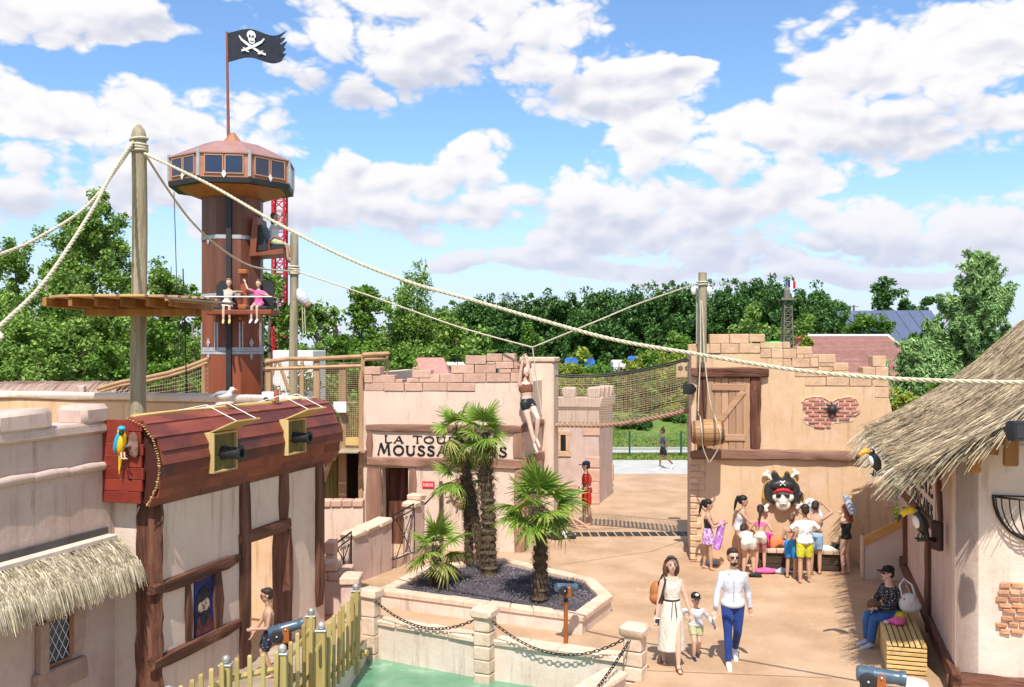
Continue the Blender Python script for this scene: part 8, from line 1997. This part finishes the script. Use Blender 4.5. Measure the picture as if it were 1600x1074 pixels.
# toucans
def toucan(label, u, v, Y, s_, beakc, yaw):
    t_ = bird('toucan', label, 'toucan', Matrix.Translation(P(u, v, Y)) @ Matrix.Rotation(yaw, 4, 'Z') @ Matrix.Scale(s_, 4)); bk_ = mat('toucan_black', (.012,.012,.014), rough=.3, rv=0, spec=.6)
    mb = MB(); mb.ell((.03,0,0), (.115,.10,.19), 14, 10, Matrix.Rotation(-.35, 3, 'Y')); mb.ell((-.06,0,.20), (.075,.07,.08), 12, 9); mb.tube([(-.04,0,.14), (.0,0,.06)], [.07,.09], 10); mb.tube([(.08,0,-.10), (.13,0,-.22), (.10,0,-.30)], [.07,.05,.03], 8); fused(mb, 'body', bk_, t_, .012, 3)
    mb = MB(); mb.ell((-.055,0,.02), (.058,.072,.125), 12, 9, Matrix.Rotation(-.35, 3, 'Y')); fused(mb, 'bib', M_['white'], t_, .012, 2)
    bc_ = mat(beakc[0], beakc[1], beakc[2], rough=.35, rv=0, spec=.5, scale=9)
    MB().tube([(-.11,0,.22), (-.20,0,.225), (-.29,0,.19), (-.36,0,.13)], [.055,.062,.052,.038], 12).build('beak', bc_, t_, smooth='all'); MB().tube([(-.345,0,.145), (-.39,0,.09), (-.41,0,.03)], [.042,.03,.006], 10).build('beak_tip', bk_, t_, smooth='all')
    for q in (-1, 1): MB().ell((-.10,q*.058,.225), (.022,.012,.022), 10, 7).build('eye', mat('toucan_eye_ring', (.25,.28,.30), rough=.4, rv=0), t_, smooth='all')
    for q in (-1, 1): MB().tube([(.02,q*.04,-.17), (.0,q*.04,-.24), (-.06,q*.04,-.25)], .014, 6).build('foot', bk_, t_)
    MB().tube([(-.04,0,-.27), (.16,0,-.26), (.34,.03,-.30)], [.03,.035,.04], 8).build('perch', bk_, t_, smooth='all'); MB().box(.30,.40,-.09,.13,-.46,.02,.03).build('bracket', mat('dark_plum_bracket', (.05,.025,.02), rough=.6, rv=0), t_)
    return t_
toucan('toucan figure with plain yellow beak, nearer the camera on the tavern wall', 1437, 818, 14.35, .92, ('toucan_beak_yellow', (.85,.62,.02), (.80,.52,.02)), R(14))
toucan('toucan figure with orange red striped beak under the far thatch eave', 1366, 722, 14.6, .74, ('toucan_beak_orange', (.80,.14,.02), (.85,.52,.04)), R(10))
# gull on the hull ridge
gl = bird('seagull', 'grey and white seagull figure on the hull ridge', 'seagull', FA.M @ T(FA.x(378), .31, 4.04) @ Matrix.Rotation(-FA.a+.1, 4, 'Z'))
mb = MB(); mb.ell((0,0,.15), (.13,.055,.06), 12, 8); mb.ell((.12,0,.235), (.042,.038,.04), 10, 8); mb.tube([(.07,0,.17), (.12,0,.23)], [.04,.03], 8); fused(mb, 'body', M_['white'], gl, .011, 2)
mb = MB(); mb.ell((-.03,0,.17), (.12,.06,.045), 12, 8, Matrix.Rotation(-.1, 3, 'Y')); mb.tube([(-.1,0,.15), (-.22,0,.12)], [.03,.008], 8); fused(mb, 'wing', mat('gull_grey', (.18,.19,.21), (.3,.31,.33), rough=.6, rv=0), gl, .011, 2)
MB().tube([(.155,0,.235), (.21,0,.222)], [.014,.004], 6).build('beak', mat('gull_beak', (.5,.35,.15), rv=0), gl)
for s_ in (-1,1): MB().tube([(.02,s_*.02,.10), (.02,s_*.02,.03)], .006, 5).build('leg', mat('gull_beak', (.5,.35,.15)), gl)
mb = MB(); mb.ell((0,0,.015), (.14,.06,.03), 10, 6); mb.ell((.08,0,.02), (.08,.05,.03), 8, 6); mb.build('stone_base', M_['plasterC'], gl, smooth='all')
cm = thing('ridge_camera', 'small white camera with black dome at the end of the hull ridge', 'camera', FA.M @ T(FA.x(447), .33, 4.04) @ Matrix.Rotation(-FA.a, 4, 'Z'))
MB().box(-.10,.10,-.05,.05,.03,.14,.01).build('housing', M_['white'], cm); MB().ell((-.03,-.03,.02), .045, 12, 8).build('dome', M_['black'], cm, smooth='all'); MB().box(.11,.17,-.05,.05,-.02,.18,.006).build('mount', M_['orange'], cm)
fd = thing('rope_fender', 'white rope fender with brown end hanging beside the slim mast', 'fender', Matrix.Translation(P(472,466,24.8)))
mb = MB(); mb.tube([(-.10,0,.22), (-.05,0,.12), (0,0,.02), (.06,0,-.06), (.12,0,-.14)], [.05,.12,.15,.13,.09], 14); mb.ell((-.1,0,.2), .05, 8, 6); fused(mb, 'body', white_c, fd, .02, 3)
MB().ell((.14,0,-.17), (.085,.08,.085), 12, 8).build('end_knob', M_['tan'], fd, smooth='all')
for x_ in (.0, .06): MB().tube([(x_,0,-.05), (x_+.01,0,-.5), (x_+.03,0,-.95)], .012, 5).build('string', M_['rope'], fd)
# ================================================================== WATER CANNONS
def gun(label, c, yaw, pitch_, gz, s_=1.0, post=True):
    c = V(c); t_ = thing('water_cannon', label, 'water cannon', T(c.x, c.y, gz, yaw), 'blue grey water cannons on orange posts'); h = c.z-gz
    A_ = T(0, 0, h) @ Matrix.Rotation(pitch_, 4, 'Y') @ Matrix.Rotation(R(90), 4, 'Y') @ Matrix.Scale(s_, 4)
    MB().lathe([(0,-.28),(.085,-.28),(.098,-.26),(.098,-.10),(.105,-.09),(.105,-.07),(.095,-.06),(.088,.12),(.080,.20),(.088,.23),(.097,.25),(.097,.30),(.055,.30),(.05,.2),(0,.2)], 22, A_).build('barrel', M_['bluegrey'], t_, smooth=True)
    W_ = T(0, 0, h) @ Matrix.Rotation(pitch_, 4, 'Y') @ T(-.16*s_, -.13*s_, -.05*s_)
    MB().lathe([(0,-.03),(.09*s_,-.03),(.105*s_,-.01),(.105*s_,.02),(.08*s_,.03),(.0,.02)], 22, W_ @ Matrix.Rotation(R(90), 4, 'X')).build('hand_wheel', M_['black'], t_, smooth=True)
    MB().ell(W_ @ V((0,-.035,0)), .018*s_, 8, 6).build('hub', M_['steel'], t_, smooth='all'); MB().tube([W_ @ V((-.07*s_,-.03,-.02)), W_ @ V((-.10*s_,-.10,-.04))], .014*s_, 6).build('crank', M_['black'], t_)
    for q in (-1, 1): MB().prism([(-.06*s_,h-.20*s_),(.06*s_,h-.20*s_),(.05*s_,h+.02),(.02*s_,h+.05*s_),(-.02*s_,h+.05*s_),(-.05*s_,h+.02)], q*.115*s_-.01, q*.115*s_+.01).build('bracket', M_['orange'], t_)
    MB().box(-.06*s_,.06*s_,-.12*s_,.12*s_,h-.22*s_,h-.18*s_,.006).build('bracket_base', M_['orange'], t_)
    for q in (-1, 1): MB().ell((0,q*.13*s_,h+.01), .018*s_, 8, 6).build('bolt', M_['steel'], t_, smooth='all')
    MB().tube([(0,0,0),(0,0,h-.32*s_)], .05*s_, 14).build('post', M_['orange'], t_, smooth=True); MB().tube([(0,0,h-.33*s_),(0,0,h-.2*s_)], .055*s_, 14).build('collar', M_['black'], t_, smooth=True)
pg = G(884, 1006); gun('blue grey water cannon on an orange post in front of the palm bed', (pg.x, pg.y, H-(918-V0)*pg.y/F), R(35), R(8), 0, .72)
gun('blue grey water cannon in the bottom right corner beside the bench', P(1375,1056,11.9), R(-12), R(4), 0, .98)
gun('blue grey water cannon behind the picket railing near the doorway', P(446,982,13.75), R(14), R(-14), 0, .86)
bn2 = thing('cream_bin', 'cream rounded bin top at the bottom edge beside the bench', 'bin', T(*[P(1426,1090,12.4).x, 12.4, 0])); MB().lathe([(0,0),(.16,0),(.19,.50),(.20,.56),(.18,.60),(.0,.62)], 22).build('body', mat('cream_plastic', (.70,.66,.52), rough=.4, rv=0), bn2, smooth=True)
def speaker(label, p, rz, s_=1):
    t_ = thing('speaker', label, 'speaker', Matrix.Translation(p) @ Matrix.Rotation(rz, 4, 'Z') @ Matrix.Scale(s_, 4)); mb = MB(); mb.loft([[V((x_*w_, y_, z_*w_)) for x_, z_ in ((-.10,-.13),(.10,-.13),(.12,0),(.10,.13),(-.10,.13),(-.12,0))] for y_, w_ in ((-.12,.85),(-.09,1),(.02,1),(.12,.6))]); mb.build('housing', M_['black'], t_, smooth=True)
    MB().box(-.03,.03,.11,.2,-.04,.04,.005).build('bracket', M_['black'], t_); MB().prism([(-.07,-.09),(.07,-.09),(.08,0),(.07,.09),(-.07,.09),(-.08,0)], -.125, -.119).build('grille', mat('speaker_grille', (.04,.04,.045), rough=.8, rv=0), t_)
speaker('black speaker on the left corner of the ochre wall', P(1077,608,22.0), R(-60), .95)
speaker('black speaker under the thatch at the right edge', P(1587,673,12.0), R(10), .95)
# ================================================================== SKULL PLAQUE
def kxy(x, y, yy=0): return FG.uv(1180+x/11.93, 720+y/11.93, yy)
kx, kz = kxy(505, 560)
sp_ = thing('skull_plaque', 'pirate skull in black hat over crossed bones, mounted on the ochre wall', 'wall plaque', FG.M)
mbone = mat('old_ivory', (.74,.69,.58), (.82,.78,.68), rough=.5, scale=8, rv=0, stain=((.35,.22,.12), 10, .64, .70, .5)); mgold = mat('ochre_gold_trim', (.45,.25,.04), (.60,.36,.08), rough=.4, rv=0); mhat = mat('hat_black', (.015,.015,.016), (.035,.032,.03), rough=.45, scale=6, rv=0, spec=.5)
def pz(x, y, yy): a_, b_ = kxy(x, y, yy); return V((a_, yy, b_))
for (x0, y0, x1, y1, tw_o) in ((215,255,800,830,1),(740,230,190,880,1)):
    a_, b_ = pz(x0, y0, -.08), pz(x1, y1, -.08); mb = MB(); cap_tube(mb, a_, b_, .045, .045); d = (b_-a_).normalized(); s_ = V((-d.z, 0, d.x))
    for e_, sg_ in ((a_, -1), (b_, 1)):
        for q in (-1, 1): mb.ell(e_+d*sg_*.03+s_*q*.05, .05, 10, 8)
    fused(mb, 'bone', mbone, sp_, .016, 3)
hat = [(315,250),(345,190),(390,195),(430,270),(485,315),(530,270),(570,215),(620,215),(650,290),(720,340),(760,440),(780,520),(770,590),(860,580),(870,640),(800,690),(840,740),(720,760),(640,850),(645,740),(690,600),(560,560),(440,560),(345,600),(370,740),(330,800),(240,760),(160,660),(170,560),(200,420),(250,380),(320,330)]
def blob_prism(name, pts, y0, y1, m_, inf=0, vox=.02):
    cx_ = sum(p[0] for p in pts)/len(pts); cy_ = sum(p[1] for p in pts)/len(pts)
    q_ = [kxy(cx_+(x-cx_)*(1+inf), cy_+(y-cy_)*(1+inf)) for x, y in pts]
    mb = MB(); mb.prism(q_, y0, y1); return fused(mb, name, m_, sp_, vox, 6)
blob_prism('hat_trim', hat, -.10, .0, mgold, .12); blob_prism('hat', hat, -.17, -.03, mhat)
mb = MB(); mb.ell(pz(505, 470, -.17), (.27,.08,.13), 16, 10); mb.ell(pz(350, 270, -.13), (.06,.05,.11), 10, 8); mb.ell(pz(590, 275, -.13), (.06,.05,.10), 10, 8); mb.ell(pz(260, 560, -.12), (.12,.06,.22), 12, 9); mb.ell(pz(740, 560, -.12), (.12,.06,.20), 12, 9); mb.ell(pz(840, 620, -.12), (.07,.05,.06), 10, 8); fused(mb, 'hat_crown', mhat, sp_, .016, 3)
mb = MB()
for (x, y, r_, h_) in ((425,685,.13,.11),(615,685,.13,.11),(520,650,.21,.12),(520,815,.17,.15)): c_ = pz(x, y, -.16); mb.ell(c_, (r_, .09, h_), 14, 10)
mb.ell(pz(515, 740, -.20), (.11,.09,.13), 12, 9); fused(mb, 'skull', mbone, sp_, .014, 2)
mb = MB(); mb.tube([pz(345, 610, -.18), pz(420, 560, -.245), pz(520, 545, -.27), pz(620, 562, -.245), pz(695, 610, -.18)], [.03,.045,.05,.045,.03], 8); fused(mb, 'bandana', mat('bandana_red', (.42,.02,.03), (.55,.05,.05), rough=.4, rv=0), sp_, .014, 2)
MB().ell(pz(435, 655, -.262), (.062,.022,.045), 12, 8).build('eye_socket', M_['dark'], sp_, smooth='all'); MB().prism([(p.x, p.z) for p in (pz(530,625,-.26), pz(650,640,-.26), pz(630,695,-.26), pz(570,685,-.26))], -.272, -.255).build('eye_patch', M_['black'], sp_)
MB().prism([(p.x, p.z) for p in (pz(545,690,-.27), pz(570,722,-.27), pz(525,722,-.27))], -.275, -.255).build('nose_hole', M_['dark'], sp_)
MB().tube([pz(455,790,-.262), pz(520,815,-.285), pz(600,790,-.262)], .014, 6).build('mouth', mat('skull_mouth', (.28,.10,.08), rough=.6, rv=0), sp_)
for i in range(7): MB().box(-.010,.010,-.006,.006,-.014,.014,.003, M=Matrix.Translation(pz(468+i*19, 800+8*math.sin(i*.52), -.285))).build('tooth', mbone, sp_)
for a_, b_ in (((465,375),(560,465)),((555,375),(465,465))): MB().tube([pz(*a_, -.262), pz((a_[0]+b_[0])/2, (a_[1]+b_[1])/2, -.28), pz(*b_, -.275)], .013, 6).build('hat_emblem_bone', mbone, sp_)
MB().ell(pz(510, 412, -.285), (.035,.02,.035), 10, 8).build('hat_emblem_skull', mbone, sp_, smooth='all')
